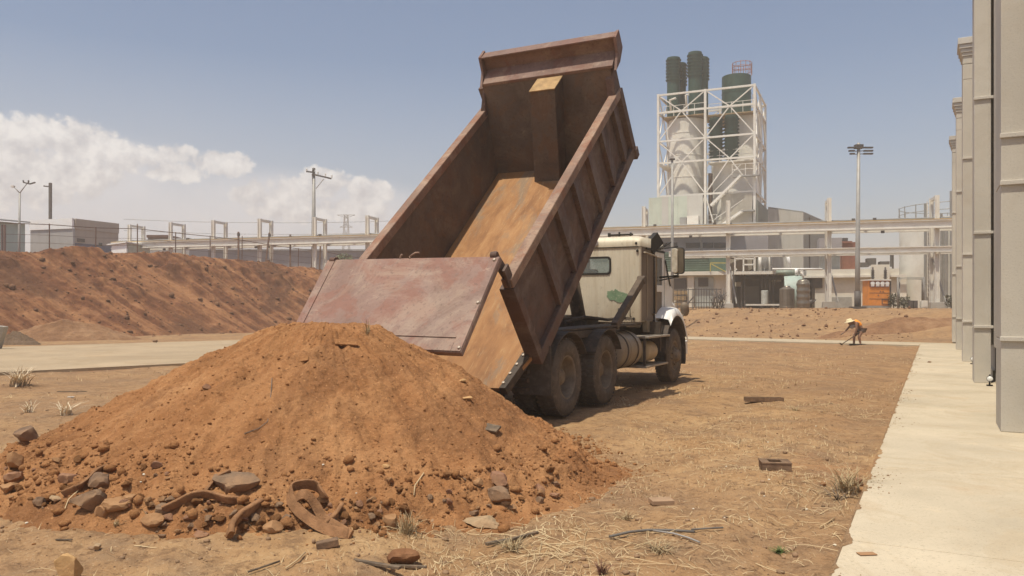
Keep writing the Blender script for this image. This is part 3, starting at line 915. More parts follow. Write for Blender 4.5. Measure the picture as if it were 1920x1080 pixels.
# --- tailgate, hung from two arms above the rails
HP = bedp(0, 0, 1.588)
AL = R(40.5); GH = 1.36
gx = Vector((1, 0, 0)); gdn = Vector((0, -math.sin(AL), -math.cos(AL))); gn = Vector((0, -math.cos(AL), math.sin(AL)))   # outer normal
def tg(r, d, n=0.0, lo=1.0):
    """r right, d down the gate, n outwards"""
    f = d / GH
    rr = r * (1 - .085 * f) if r < 0 else r
    return Vector((rr, HP.y, HP.z - .012 * r)) + gdn * d + gn * n
b = MB()
b.hexa([tg(-1.22, GH, -.07), tg(1.22, GH, -.07), tg(1.22, 0, -.07), tg(-1.22, 0, -.07), tg(-1.22, GH, 0), tg(1.22, GH, 0), tg(1.22, 0, 0), tg(-1.22, 0, 0)])
gate = b.build('tailgate', M['gate'], truck, .01)
b = MB()
def gbar(b, r0, d0, r1, d1, n0=.001, n1=.012):
    b.hexa([tg(r0, d1, n0), tg(r1, d1, n0), tg(r1, d0, n0), tg(r0, d0, n0), tg(r0, d1, n1), tg(r1, d1, n1), tg(r1, d0, n1), tg(r0, d0, n1)])
gbar(b, 1.10, .02, 1.215, GH - .01); gbar(b, -1.215, .02, -1.10, GH - .01)
gbar(b, -1.098, GH - .13, 1.098, GH - .01); gbar(b, -1.098, GH - .20, 1.098, GH - .185)
b.build('edge_frame', M['gate'], gate, .004)
for r, d in ((1.17, .07), (1.235, .70), (1.235, GH - .05)):
    b = MB(); b.lathe([(0, .02), (.014, .018), (.02, .008), (.022, 0)], 10, Matrix.Translation(tg(min(r, 1.19), d, .012)) @ Matrix.Rotation(R(90) - AL, 4, 'X'))
    b.build('bolt', M['bolt'], gate)
b = MB()
c = tg(-.06, -.02, .02)
b.tube([c + Vector((.07 * math.cos(a), 0, .06 * math.sin(a) - .03)) for a in np.linspace(R(130), R(380), 14)], .012, 8)
b.tube([c + Vector((.07, 0, -.01)), c + Vector((.13, .02, .03)), c + Vector((.19, .02, .03))], .012, 8)
b.build('hook_ring', M['rail'], gate)
b = MB(); b.lathe([(0, .04), (.04, .035), (.045, 0)], 12, Matrix.Translation(tg(-.25, GH - .02, .01)) @ Matrix.Rotation(R(90) - AL, 4, 'X'))
b.build('latch_lug', M['chassis'], gate)
for s in (1, -1):
    p0 = bedp(s * 1.12, .10, hs(0) - .05); p1 = Vector((s * 1.13, HP.y, HP.z))
    b = MB()
    b.bar(p0 - (p1 - p0) * .05, p1, .05, .12, up=(0, 1, .4))
    b.bar(bedp(s * 1.19, .02, hs(0) - .1), bedp(s * 1.19, .02, hs(0) + .16), .035, .14, up=(0, 1, .9))
    b.tube([p1 - Vector((s * .03, 0, 0)), p1 + Vector((s * .05, 0, 0))], .04, 12)
    b.build('hinge_arm', M['body'], truck, .006)

# --- chassis
b = MB()
for s in (1, -1):
    b.box((s * .43 - .04, .32, .80), (s * .43 + .04, 8.1, 1.06))
    b.box((s * .43 - .05, .50, 1.062), (s * .43 + .05, 4.9, 1.13))
for y in (.34, 1.2, 2.2, 3.2, 4.4, 6.2, 7.9): b.box((-.39, y, .84), (.39, y + .12, 1.03))
b.build('frame', M['chassis'], truck, .006)
b = MB()
for k in range(4): b.box((-.55, .10 + k * .02, .40 + k * .11), (.98, .18 + k * .02, .445 + k * .11))
b.box((-.6, .19, .4), (-.5, .26, .86)); b.box((.55, .19, .4), (.62, .26, .86))
b.build('rear_bumper', M['chassis'], truck)
for s in (1, -1):
    b = MB(); a0, a1 = sorted((s * .70, s * 1.24))
    b.hexa([(a0, .30, .34), (a1, .30, .34), (a1, .315, .34), (a0, .315, .34), (a0, .28, .97), (a1, .28, .97), (a1, .295, .97), (a0, .295, .97)])
    b.build('mud_flap', M['rubber'], truck)
    # folded sheet guards over the tandem wheels
    for cy in (.954, 2.448):
        b = MB()
        prof = [(cy + .64 * math.cos(a), .525 + .60 * math.sin(a)) for a in np.linspace(R(28), R(152), 13)]
        for (y0, z0), (y1, z1) in zip(prof[:-1], prof[1:]):
            b.hexa([(a0, y0, z0), (a1, y0, z0), (a1, y1, z1), (a0, y1, z1), (a0, y0, z0 + .014), (a1, y0, z0 + .014), (a1, y1, z1 + .014), (a0, y1, z1 + .014)])
        b.build('wheel_guard', M['chassis'], truck)
# side rail of the subframe seen over the wheels
b = MB()
b.hexa([(.60, .62, 1.13), (1.05, .62, 1.13), (1.05, 4.6, 1.16), (.60, 4.6, 1.16), (.60, .62, 1.155), (1.05, .62, 1.155), (1.05, 4.6, 1.19), (.60, 4.6, 1.19)])
b.box((1.01, .62, 1.02), (1.05, 3.3, 1.128))
b.build('side_rail', M['chassis'], truck, .004)
# boxes, hoses and valves on the frame behind the cab
b = MB()
b.box((-.62, 3.5, 1.135), (-.1, 4.2, 1.26)); b.box((.0, 3.9, 1.135), (.30, 4.5, 1.30)); b.box((-.6, 4.4, 1.135), (-.2, 4.9, 1.33))
b.tube([(.2, 3.2, 1.22), (.3, 3.8, 1.30), (.5, 4.4, 1.25), (.7, 4.8, 1.28)], .03, 8)
b.tube([(-.5, 3.0, 1.2), (.1, 3.5, 1.28), (.4, 4.2, 1.26)], .025, 8)
b.build('hydraulic_gear', M['chassis'], truck, .01)
# telescopic hoist
c0 = Vector((-.07, 4.62, 1.0)); c1 = bedp(-.05, 4.35, .2)
b = MB()
for f0, f1, r in ((0, .34, .125), (.33, .62, .10), (.61, .82, .08), (.81, 1, .062)):
    b.tube([c0.lerp(c1, f0), c0.lerp(c1, f1)], r, 18)
b.build('hoist_cylinder', M['chassis'], truck)
# body guide arm
b = MB(); b.bar((1.0, 3.36, 1.16), (1.0, 4.80, 1.96), .11, .13)
b.tube([(.93, 4.80, 1.955), (1.07, 4.80, 1.955)], .075, 14)
b.build('guide_arm', simple('arm_steel', (.10, .072, .052), .7, 0, .3, 6, (.2, .14, .09), .7), truck, .01)

# --- wheels
def wheel(r_out, y, side, dual, steer=False):
    root = None
    def Mx(cx): return Matrix.Translation((cx, y, .525)) @ Matrix.Rotation(R(90) * side, 4, 'Y')
    b = MB()
    offs = [r_out - .14] + ([r_out - .47] if dual else [])
    for c in offs:
        m = Mx(side * c)
        b.lathe([(.285, -.125), (.36, -.142), (.46, -.142), (.505, -.120), (.519, -.09), (.522, 0), (.519, .09), (.505, .120), (.46, .142), (.36, .142), (.285, .125), (.285, -.125)], 56, m, sharp=False)
        for k in range(46):
            a = 2 * math.pi * k / 46
            for z0, z1, off in ((-.126, -.03, 0), (.03, .126, .5), (-.018, .018, .25)):
                aa = a + off * 2 * math.pi / 46
                mm = m @ Matrix.Rotation(aa, 4, 'Z')
                ww = .021
                vs = [mm @ Vector(p) for p in ((.515, -ww, z0), (.515, ww, z0), (.515, ww, z1), (.515, -ww, z1), (.528, -ww * .8, z0), (.528, ww * .8, z0), (.528, ww * .8, z1), (.528, -ww * .8, z1))]
                b.hexa(vs)
    w = b.build('wheel', M['rubber'], truck)
    m = Mx(side * (r_out - .14))
    b = MB()
    if dual:
        b.lathe([(.295, .128), (.28, .132), (.268, .10), (.262, -.02), (.235, -.055), (.12, -.06), (.115, .03), (.085, .06), (0, .06)], 40, m, sharp=False)
        n, rr, zz = 10, .185, -.058
    else:
        b.lathe([(.295, .128), (.28, .136), (.262, .11), (.24, .085), (.20, .095), (.145, .125), (.12, .13), (.115, .20), (.09, .225), (0, .225)], 40, m, sharp=False)
        n, rr, zz = 10, .168, .112
    for k in range(n):
        a = 2 * math.pi * k / n
        b.lathe([(.016, 0), (.016, .03), (.0, .035)], 6, m @ Matrix.Translation((rr * math.cos(a), rr * math.sin(a), zz)))
    rim = b
    if not dual:
        b = MB()
        for k in range(6):
            a = 2 * math.pi * (k + .5) / 6
            b.box((.215 * math.cos(a) - .03, .215 * math.sin(a) - .03, .07), (.215 * math.cos(a) + .03, .215 * math.sin(a) + .03, .098), Matrix.Rotation(a, 3, 'Z'))
        b.M = None
        vs = [tuple(m @ Vector(p)) for p in b.v]; b.v = vs
        rim.M = None; rim.add(b.v, b.f)
    rim.build('rim', M['rim'], w)
for s in (1, -1):
    wheel(1.20, .954, s, True); wheel(1.20, 2.448, s, True); wheel(1.147, 6.492, s, False)
for y in (.954, 2.448):
    b = MB(); b.tube([(-.6, y, .525), (.6, y, .525)], .085, 14); b.lathe([(0, -.2), (.17, -.17), (.2, 0), (.17, .17), (0, .2)], 18, Matrix.Translation((0, y, .525)) @ Matrix.Rotation(R(90), 4, 'Y'), sharp=False); b.build('axle', M['chassis'], truck)
b = MB(); b.box((-.95, 6.42, .46), (.95, 6.55, .58))
b.build('axle', M['chassis'], truck)

# --- fuel tank, step box
M['tank'] = simple('dusty_tank', (.31, .25, .18), .5, .15, .2, 2.5, (.2, .145, .095), .6)
b = MB()
m = Matrix.Translation((.83, 3.42, .745)) @ Matrix.Rotation(R(-90), 4, 'X')
b.lathe([(0, -.03), (.2, -.025), (.285, 0), (.315, .03), (.318, .34), (.325, .345), (.325, .39), (.318, .395), (.318, .95), (.3, 1.0), (0, 1.02)], 40, m, sharp=False)
tank = b.build('fuel_tank', M['tank'], truck)
for y in (3.62, 4.15):
    b = MB(); b.lathe([(.322, -.03), (.327, -.028), (.327, .028), (.322, .03)], 40, Matrix.Translation((.83, y, .745)) @ Matrix.Rotation(R(-90), 4, 'X')); b.build('strap', M['chassis'], tank)
b = MB(); b.box((.5, 3.55, .42), (.62, 4.3, .9)); b.build('tank_bracket', M['chassis'], tank)
M['step'] = simple('worn_step', (.42, .37, .31), .45, .4, .2, 5, (.3, .2, .12), .6)
b = MB(); b.box((.62, 4.62, .92), (1.19, 5.98, .955)); b.build('step', M['step'], truck, .006)
b = MB(); b.box((.70, 4.55, .40), (1.17, 5.92, .435)); b.build('step', M['step'], truck, .006)
b = MB(); b.box((.55, 4.72, .436), (.72, 5.85, .918)); b.box((1.10, 5.90, .44), (1.14, 5.96, .918)); b.box((1.08, 4.63, .44), (1.12, 4.68, .918))
b.build('step_frame', M['chassis'], truck)
b = MB(); b.lathe([(0, 0), (.17, .02), (.19, .06), (.19, .55), (.17, .6), (0, .62)], 24, Matrix.Translation((.9, 4.95, .66)) @ Matrix.Rotation(R(-90), 4, 'X'), sharp=False)
b.build('air_tank', simple('cream_tank', (.50, .40, .26), .5, .1, .2, 4), truck)

# --- cab
def cab_mat():
    t = NT('dirty_white_paint')
    col = t.ramp(t.noise(.9, 6, .6), [(.3, (.57, .50, .38)), (.7, (.73, .66, .525))])
    col = t.mix(t.ramp(t.noise(1.0, 7, .7, t.vec((7, 7, .35))), [(.47, 0.0), (.74, .65)]), col, (.40, .30, .19))
    col = t.mix(t.ramp(t.sepz(), [(.0, 1.0), (1.0, 1.0)]), col, col)
    z = t.math('MULTIPLY', t.math('SUBTRACT', 1.75, t.sepz()), 1.6, True)
    col = t.mix(t.math('MULTIPLY', z, t.ramp(t.noise(2.2, 7, .7), [(.35, .1), (.65, .85)])), col, (.37, .255, .155))
    col = t.mix(t.ramp(t.noise(9, 6, .75), [(.60, 0.0), (.72, .8)]), col, (.20, .12, .07))
    return t.done(col, .5, 0, t.bump(t.noise(14, 4), .08, .01), .4)
M['cab'] = cab_mat()
M['cabrib'] = M['cab'].copy()
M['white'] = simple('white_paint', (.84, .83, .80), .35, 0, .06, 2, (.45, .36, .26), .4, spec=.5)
M['cabside'] = simple('brown_and_side_shade', (.21, .165, .125), .6, 0, .2, 2, (.13, .09, .06), .5)  # brown parts; on the cab's side wall the flank's shade is painted in
M['glass'] = NT('dark_glass').done((.035, .035, .03), .08, 0, None, .6)
def glass_mat(name, c):
    t = NT(name); t.b.inputs['Transmission Weight'].default_value = .85
    return t.done(c, .05, 0, None, .5)
M['clear'] = glass_mat('cab_window_glass', (.72, .78, .74))
M['trim'] = simple('black_rubber_trim', (.03, .027, .024), .6, 0, .2, 8)
cl, cr, cf, cz = -.68, .88, 5.12, 1.20
def rrect(r0, r1, z0, z1, rad, y, n=6):
    pts = []
    for cx, cz_, a0 in ((r1 - rad, z1 - rad, 0), (r0 + rad, z1 - rad, 90), (r0 + rad, z0 + rad, 180), (r1 - rad, z0 + rad, 270)):
        for k in range(n + 1):
            a = R(a0 + 90 * k / n); pts.append(Vector((cx + rad * math.cos(a), y, cz_ + rad * math.sin(a))))
    return pts
# rear wall with a window opening, corrugated by fine pressed ribs
wr0, wr1, wz0, wz1 = -.42, .29, 2.10, 2.39
b = MB()
def wall_piece(r0, r1, z0, z1):
    n = max(1, int((r1 - r0) / .015)); vs = []
    for k in range(n + 1):
        r_ = r0 + (r1 - r0) * k / n
        y = cf + .0035 * math.cos(r_ * 2 * math.pi / .055)
        vs += [(r_, y, z0), (r_, y, z1)]
    b.add(vs, [(2 * i, 2 * i + 2, 2 * i + 3, 2 * i + 1) for i in range(n)], True)
wall_piece(cl + .05, wr0, cz, 2.58); wall_piece(wr0, wr1, cz, wz0); wall_piece(wr0, wr1, wz1, 2.58); wall_piece(wr1, cr - .05, cz, 2.58)
cab = b.build('cab', M['cab'], truck, recalc=False)
# shell: rounded rear corners, roof, floor, left wall
b = MB()
for s, x in ((1, cr), (-1, cl)):
    n = 6; vs = []
    for k in range(n + 1):
        a = R(90 * k / n); vs += [(x - s * .05 + s * .05 * math.sin(a), cf + .05 - .05 * math.cos(a), cz), (x - s * .05 + s * .05 * math.sin(a), cf + .05 - .05 * math.cos(a), 2.58)]
    b.add(vs, [(2 * i, 2 * i + 2, 2 * i + 3, 2 * i + 1) for i in range(n)], True)
b.box((cl, cf + .05, cz), (cl + .03, 6.5, 2.58))
b.box((cl + .03, cf + .06, cz), (cr - .03, 6.5, cz + .04))
b.box((cl + .03, 6.46, cz + .04), (cr - .03, 6.5, 1.85))
b.build('cab_shell', M['cab'], cab)
# roof cap bulging over the wall
b = MB()
prof = [(cf - .015, 2.585), (cf - .02, 2.66), (cf + .0, 2.72), (cf + .06, 2.765), (cf + .2, 2.79), (6.0, 2.80), (6.55, 2.72), (6.62, 2.6), (6.62, 2.585)]
vs, fs = [], []
rows = [(cl - .012, .965), (cl + .03, .992), (cl + .12, 1.0), (cr - .12, 1.0), (cr - .03, .992), (cr + .012, .965)]
for r_, k in rows:
    for y, z in prof: vs.append((r_, y + (1 - k) * .6, 2.585 + (z - 2.585) * (k if k == 1 else k - .12)))
n = len(prof)
for i in range(len(rows) - 1):
    for j in range(n - 1): fs.append((i * n + j, i * n + j + 1, (i + 1) * n + j + 1, (i + 1) * n + j))
fs += [tuple(range(n)), tuple(range((len(rows) - 1) * n, len(rows) * n))[::-1]]
b.add(vs, fs, True)
b.build('cab_roof', M['cab'], cab)
b = MB(); b.prism([(p.x, cf - .02, p.z) for p in rrect(-.10, .07, 2.62, 2.715, .045, 0)], (0, -.012, 0), (0, .02, 0)); b.build('marker_lamp', simple('grey_lamp_lens', (.30, .26, .25), .3), cab)
b = MB(); b.prism([(p.x, cf - .004, p.z) for p in rrect(cl + .04, cr - .04, 2.572, 2.586, .006, 0)], (0, -.012, 0), (0, .02, 0)); b.build('roof_seam', M['trim'], cab)
# rear window: rubber frame and pane
b = MB()
op = rrect(wr0 - .025, wr1 + .025, wz0 - .025, wz1 + .025, .075, cf - .012); ip = rrect(wr0 + .012, wr1 - .012, wz0 + .012, wz1 - .012, .055, cf - .012)
n = len(op); vs = op + ip + [p + Vector((0, .04, 0)) for p in ip] + [p + Vector((0, .02, 0)) for p in op]
fs = [(i, (i + 1) % n, n + (i + 1) % n, n + i) for i in range(n)] + [(n + i, n + (i + 1) % n, 2 * n + (i + 1) % n, 2 * n + i) for i in range(n)] + [(3 * n + i, 3 * n + (i + 1) % n, (i + 1) % n, i) for i in range(n)]
b.add(vs, fs); win = b.build('rear_window', M['trim'], cab)
b = MB(); b.prism([(p.x, cf + .012, p.z) for p in rrect(wr0 + .005, wr1 - .005, wz0 + .005, wz1 - .005, .06, 0)], (0, 0, 0), (0, .005, 0)); b.build('window_pane', M['clear'], cab)
# things seen through the window: seat backs
b = MB(); b.box((.10, 5.75, 1.5), (.42, 5.85, 2.41)); b.build('seat', M['trim'], cab, .04)
b = MB(); b.box((-.52, 5.75, 1.5), (-.2, 5.85, 2.22)); b.build('seat', M['trim'], cab, .04)
# windscreen frame and glass far side
for x_, w_ in ((cl + .05, .07), (cr - .05, .07), (.1, .05)):
    b = MB(); b.bar((x_, 6.48, 1.87), (x_, 6.30, 2.58), w_); b.build('windscreen_post', M['white'], cab)
b = MB(); b.hexa([(cl + .05, 6.495, 1.85), (cr - .05, 6.495, 1.85), (cr - .05, 6.50, 1.85), (cl + .05, 6.50, 1.85), (cl + .05, 6.315, 2.58), (cr - .05, 6.315, 2.58), (cr - .05, 6.32, 2.58), (cl + .05, 6.32, 2.58)]); b.build('windscreen', M['clear'], cab)
# green paint smear
def smear():
    b = MB()
    out = [(-.20, .10), (-.12, .13), (-.06, .12), (-.05, .16), (-.02, .14), (.03, .10), (.12, .085), (.20, .05), (.29, .035), (.30, -.01), (.25, -.03), (.24, -.075), (.17, -.10), (.08, -.105), (0, -.09), (-.06, -.06), (-.14, -.05), (-.19, -.01), (-.215, .04)]
    pts = []
    rs = np.random.RandomState(2)
    for (x0, z0), (x1, z1) in zip(out, out[1:] + out[:1]):
        for k in range(4):
            f = k / 4; pts.append((.44 + x0 + (x1 - x0) * f + rs.randn() * .006, cf - .0075, 1.655 + z0 + (z1 - z0) * f + rs.randn() * .006))
    b.prism(pts, (0, 0, 0), (0, .002, 0))
    t = NT('green_paint_smear')
    col = t.ramp(t.noise(9, 6, .7), [(.3, (.15, .235, .14)), (.7, (.26, .36, .225))])
    col = t.mix(t.ramp(t.noise(14, 5, .7, t.vec((1, 1, 2))), [(.56, 0.0), (.64, .7)]), col, (.46, .46, .34))
    b.build('paint_smear', t.done(col, .55), cab)
smear()
b = MB()
b.tube([(.47, cf - .01, 1.30), (.47, cf - .06, 1.30), (.47, cf - .06, 1.44), (.70, cf - .06, 1.44), (.70, cf - .06, 1.30), (.70, cf - .01, 1.30)], .010, 8)
b.build('grab_handle', M['trim'], cab)
for r_, z_ in ((.82, 2.50), (.80, 2.64), (.75, 1.26), (-.3, 1.25)):
    b = MB(); b.lathe([(0, .02), (.022, .018), (.026, 0)], 12, Matrix.Translation((r_, cf - .004, z_)) @ Matrix.Rotation(R(90), 4, 'X'))
    b.build('grommet', M['trim'], cab)
b = MB(); b.box((.20, 5.30, 2.81), (.66, 5.36, 2.84)); b.tube([(.2, 5.33, 2.80), (.2, 5.33, 2.87)], .03, 8); b.tube([(.4, 5.33, 2.80), (.4, 5.33, 2.88)], .02, 8); b.tube([(.62, 5.33, 2.80), (.62, 5.33, 2.86)], .02, 8)
b.build('roof_bracket', M['trim'], cab)
# right flank: sleeper side, door, cowl
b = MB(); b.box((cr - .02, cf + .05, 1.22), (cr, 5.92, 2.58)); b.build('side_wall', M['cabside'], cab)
b = MB(); b.box((cr + .001, cf + .36, 1.28), (cr + .012, cf + .40, 2.50)); b.tube([(cr, cf + .10, 2.47), (cr + .06, cf + .10, 2.47), (cr + .07, 5.84, 2.44), (cr + .07, 5.87, 2.40), (cr + .06, 5.87, 1.35), (cr, 5.87, 1.33)], .018, 8); b.build('grab_rail', M['tank'], cab)
b = MB()
d0, d1, dz0, dz1 = 5.95, 6.58, 1.08, 2.54
wy0, wy1, wz_0, wz_1 = 6.04, 6.46, 1.90, 2.44
for lo, hi in (((d0, dz0), (wy0, dz1)), ((wy1, dz0), (d1, dz1)), ((wy0, wz_1), (wy1, dz1)), ((wy0, 1.77), (wy1, wz_0)), ((wy0, dz0), (wy1, 1.30))):
    b.box((cr - .02, lo[0], lo[1]), (cr + .02, hi[0], hi[1]))
door = b.build('door', M['white'], truck, .008)
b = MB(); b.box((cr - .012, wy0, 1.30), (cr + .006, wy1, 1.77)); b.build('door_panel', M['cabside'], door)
b = MB(); b.box((cr - .006, wy0, wz_0), (cr + .002, wy1, wz_1)); b.build('door_window', M['glass'], door)
b = MB(); b.box((cr + .02, 5.97, 1.80), (cr + .035, 6.03, 1.84)); b.build('door_handle', M['trim'], door)
b = MB(); b.box((cr - .02, d0 - .014, dz0), (cr + .022, d0 - .002, dz1)); b.box((cr - .02, d1 + .002, dz0), (cr + .022, d1 + .014, dz1)); b.box((cr - .02, cf + .3, 2.545), (cr + .03, 6.62, 2.575)); b.build('door_seal', M['trim'], cab)
b = MB()   # cowl beside the windscreen
b.prism([(0, 6.60, 1.06), (0, 6.60, 2.50), (0, 6.64, 2.46), (0, 6.80, 2.2), (0, 7.00, 1.92), (0, 7.22, 1.85), (0, 7.22, 1.30), (0, 7.0, 1.15)], (cr - .05, 0, 0), (cr + .015, 0, 0))
b.build('cowl', M['white'], cab, .01)
b = MB(); b.tube([(cr + .03, 6.63, 2.40), (cr + .03, 6.79, 2.16), (cr + .03, 6.99, 1.90)], .014, 8); b.build('cowl_seal', M['trim'], cab)
b = MB()   # bonnet
prof = [(6.52, 1.86), (7.0, 1.84), (7.7, 1.74), (8.15, 1.62), (8.3, 1.45), (8.32, .95)]
vs, fs = [], []
wd = [(-.78, -.16), (-.70, -.03), (-.5, .02), (.5, .02), (.70, -.03), (.78, -.16)]
for y, z in prof:
    for r_, dz in wd: vs.append((r_ * (1 - .1 * (y - 6.5) / 1.8), y, z + dz))
for i in range(len(prof) - 1):
    for j in range(5): fs.append((i * 6 + j, i * 6 + j + 1, (i + 1) * 6 + j + 1, (i + 1) * 6 + j))
b.add(vs, fs, True)
for s in (0, 5):
    a = [Vector(vs[i * 6 + s]) for i in range(len(prof))]
    b.add(a + [Vector((p.x, p.y, 1.0)) for p in a], [(i, i + 1, len(a) + i + 1, len(a) + i) for i in range(len(a) - 1)])
b.build('bonnet', M['white'], truck)
b = MB(); b.box((-.9, 8.25, .45), (.9, 8.42, .75)); b.build('front_bumper', M['white'], truck, .02)
# wings
for s in (1, -1):
    b = MB(); a0, a1 = .62, 1.19
    vs, fs = [], []
    an = np.linspace(R(22), R(128), 15)
    for k, a in enumerate(an):
        rad = .93 - .05 * abs(math.sin(a - R(90)))
        y, z = 6.55 + rad * math.cos(a), .545 + rad * math.sin(a) * (1.0)
        yb, zb = 6.50 + .76 * math.cos(a), .545 + .76 * math.sin(a)
        for r_, dy, dz in ((a0, 0, .02), (a1 - .14, 0, 0), (a1 - .04, 0, -.02), (a1, -.03 * math.cos(a), -.14)): vs.append((s * r_, y + dy, z + dz))
        vs.append((s * a1, yb, max(zb, .545 + .76 * math.sin(a))))
    n = 5
    for i in range(len(an) - 1):
        for j in range(n - 1): fs.append((i * n + j, i * n + j + 1, (i + 1) * n + j + 1, (i + 1) * n + j))
    b.add(vs, fs, True)
    wing = b.build('wing', M['white'], truck)
    b = MB()
    an = np.linspace(R(-18), R(176), 26)
    for a, c in zip(an[:-1], an[1:]):
        for r0, r1 in ((.72, .745),):
            p = [(6.50 + r * math.cos(q), .545 + r * math.sin(q)) for q in (a, c) for r in (r0, r1)]
            x0, x1 = sorted((s * .60, s * 1.165))
            b.hexa([(x0, *p[0]), (x1, *p[0]), (x1, *p[2]), (x0, *p[2]), (x0, *p[1]), (x1, *p[1]), (x1, *p[3]), (x0, *p[3])])
    b.build('wing_liner', M['chassis'], wing)
    b = MB(); b.box((min(s * .85, s * 1.10), 5.62, .64), (max(s * .85, s * 1.10), 5.70, 1.20)); b.build('splash_panel', M['chassis'], truck)
    b = MB()
    m = Matrix.Translation((s * 1.16, 7.18, 1.42)) @ Matrix.Rotation(R(25), 4, 'X')
    b.lathe([(0, -.14), (.05, -.12), (.085, -.05), (.09, .04), (.07, .12), (.03, .16), (0, .165)], 18, m, sharp=False); b.tube([(s * 1.12, 7.08, 1.28), (s * 1.16, 7.17, 1.34)], .02, 8)
    b.build('wing_mirror', M['cabside'], truck)
# big door mirrors
for s in (1, -1):
    x = .17 + s * 1.10
    if s < 0: x = -.68 - .36
    b = MB(); b.prism([(p.x, 0, p.z) for p in rrect(x - .10, x + .13, 2.11, 2.62, .06, 0)], (0, 6.22, 0), (0, 6.26, 0)); mir = b.build('door_mirror', M['trim'], truck, .008)
    b = MB(); b.prism([(p.x, 0, p.z) for p in rrect(x - .085, x + .115, 2.125, 2.605, .05, 0)], (0, 6.205, 0), (0, 6.219, 0)); b.build('mirror_glass', simple('dusty_mirror_glass', (.33, .28, .21), .25, .6, .3, 3, (.2, .15, .1), .6), mir)
    b = MB(); b.prism([(p.x, 0, p.z) for p in rrect(x - .10, x + .012, 2.13, 2.60, .045, 0)], (0, 6.15, 0), (0, 6.204, 0)); b.build('mirror_shell', simple('flaked_white_shell', (.48, .42, .32), .6, 0, .2, 3, (.75, .70, .6), .9), mir, .01)
    e = cr + .02 if s > 0 else cl - .02
    b = MB(); b.tube([(e, 6.24, 2.05), (x, 6.24, 2.08)], .018, 8); b.tube([(e, 6.24, 1.99), (x + s * .02, 6.24, 2.06)], .012, 8); b.tube([(x, 6.24, 2.04), (x, 6.24, 2.14)], .016, 8); b.tube([(e, 6.24, 2.60), (x, 6.24, 2.64), (x, 6.24, 2.6)], .010, 8)
    b.build('mirror_arm', M['trim'], mir)
b = MB(); b.bar((.84, 5.75, 2.58), (.96, 5.98, 2.80), .12, .26); b.bar((.90, 6.2, 2.60), (1.00, 6.4, 2.72), .02); b.tube([(.9, 6.3, 2.6), (1.08, 6.45, 2.75)], .012, 6); b.build('roof_visor', M['trim'], cab, .02)
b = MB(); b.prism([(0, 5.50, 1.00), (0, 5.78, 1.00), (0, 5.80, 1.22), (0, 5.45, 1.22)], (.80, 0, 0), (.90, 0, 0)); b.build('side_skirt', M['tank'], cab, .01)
# ------------------------------------------------------------------ warehouse on the right
M['stucco'] = mat_concrete('warehouse_render', (.565, .525, .455), .5, .25)
M['stucco2'] = mat_concrete('warehouse_panel', (.58, .54, .475), .5, .22)
M['gap'] = simple('dark_joint', (.05, .045, .04), .8)
M['plinth'] = mat_concrete('warehouse_plinth', (.30, .285, .27), .8, .3)
M['skirting'] = mat_concrete('warehouse_skirting', (.52, .48, .38), .8, .3)
def build_warehouse():
    P0 = (5.5, 9.0)
    wh = thing('warehouse', 'tall cream warehouse wall with projecting pilasters along the concrete walkway', 'warehouse', (P0[0], P0[1], WZ), -WA)
    SP, K0, K1 = 6.7, 0, 4
    HT = 8.0
    y0, y1 = -1.2, K1 * SP + .8
    b = MB(); b.box((.432, y0, 0), (14, y1, HT + .1)); core = b.build('wall', M['stucco2'], wh)
    b = MB(); b.box((.42, y0 + .03, 0), (.431, y1 - .03, HT)); b.build('gap_shade', M['gap'], wh)  # dark sheet painting in the shade of the panel gaps
    for k in range(K0 - 1, K1):
        a, e = (k * SP + .86 if k >= K0 else y0 + .1), (k + 1) * SP - .05
        b = MB(); b.box((.31, a, .68), (.419, e, HT)); b.build('wall_panel', M['stucco2'], wh, .008)
        b = MB(); b.box((.38, a - .05, .19), (.419, e, .67)); b.build('plinth_panel', M['plinth'], wh)
        b = MB(); b.box((.34, a - .05, 0), (.419, e, .188)); b.build('skirting', M['skirting'], wh, .01)
        b = MB(); b.tube([(.36, (k + 1) * SP - .09, .3), (.36, (k + 1) * SP - .09, 7.9)], .03, 8); b.build('downpipe', M['gap'], wh)
    for k in range(K0, K1 + 1):
        y = k * SP
        prev = 0
        cuts = [1.05, 2.80, 5.30, 7.35]
        b = MB()
        for z in cuts + [7.75]:
            b.box((0, y, prev), (.27, y + .8, z - .012)); prev = z
        b.box((.01, y + .01, 0), (.26, y + .79, 7.7))
        pil = b.build('pilaster', M['stucco'], wh, .008)
        for z in cuts[:3] + ([3.33] if k <= 0 else []):
            b = MB(); b.box((-.012, y - .03, z - .03), (.31, y + .02, z + .022)); b.build('joint_strip', M['stucco2'], pil, .006)
        b = MB()
        for i, (e, z0, z1) in enumerate(((.0, 7.752, 7.95), (.025, 7.952, 8.04), (.05, 8.042, 8.14), (.08, 8.142, 8.25), (.11, 8.252, 8.42))):
            b.box((-e, y - e, z0), (.40 + e, y + .8 + e, z1))
        b.build('capital', M['plinth'] if False else M['stucco'], pil, .01)
    b = MB(); b.box((.35, y0, HT + .1), (14.2, y1 + .05, HT + .25)); b.build('roof', M['plinth'], wh)
build_warehouse()
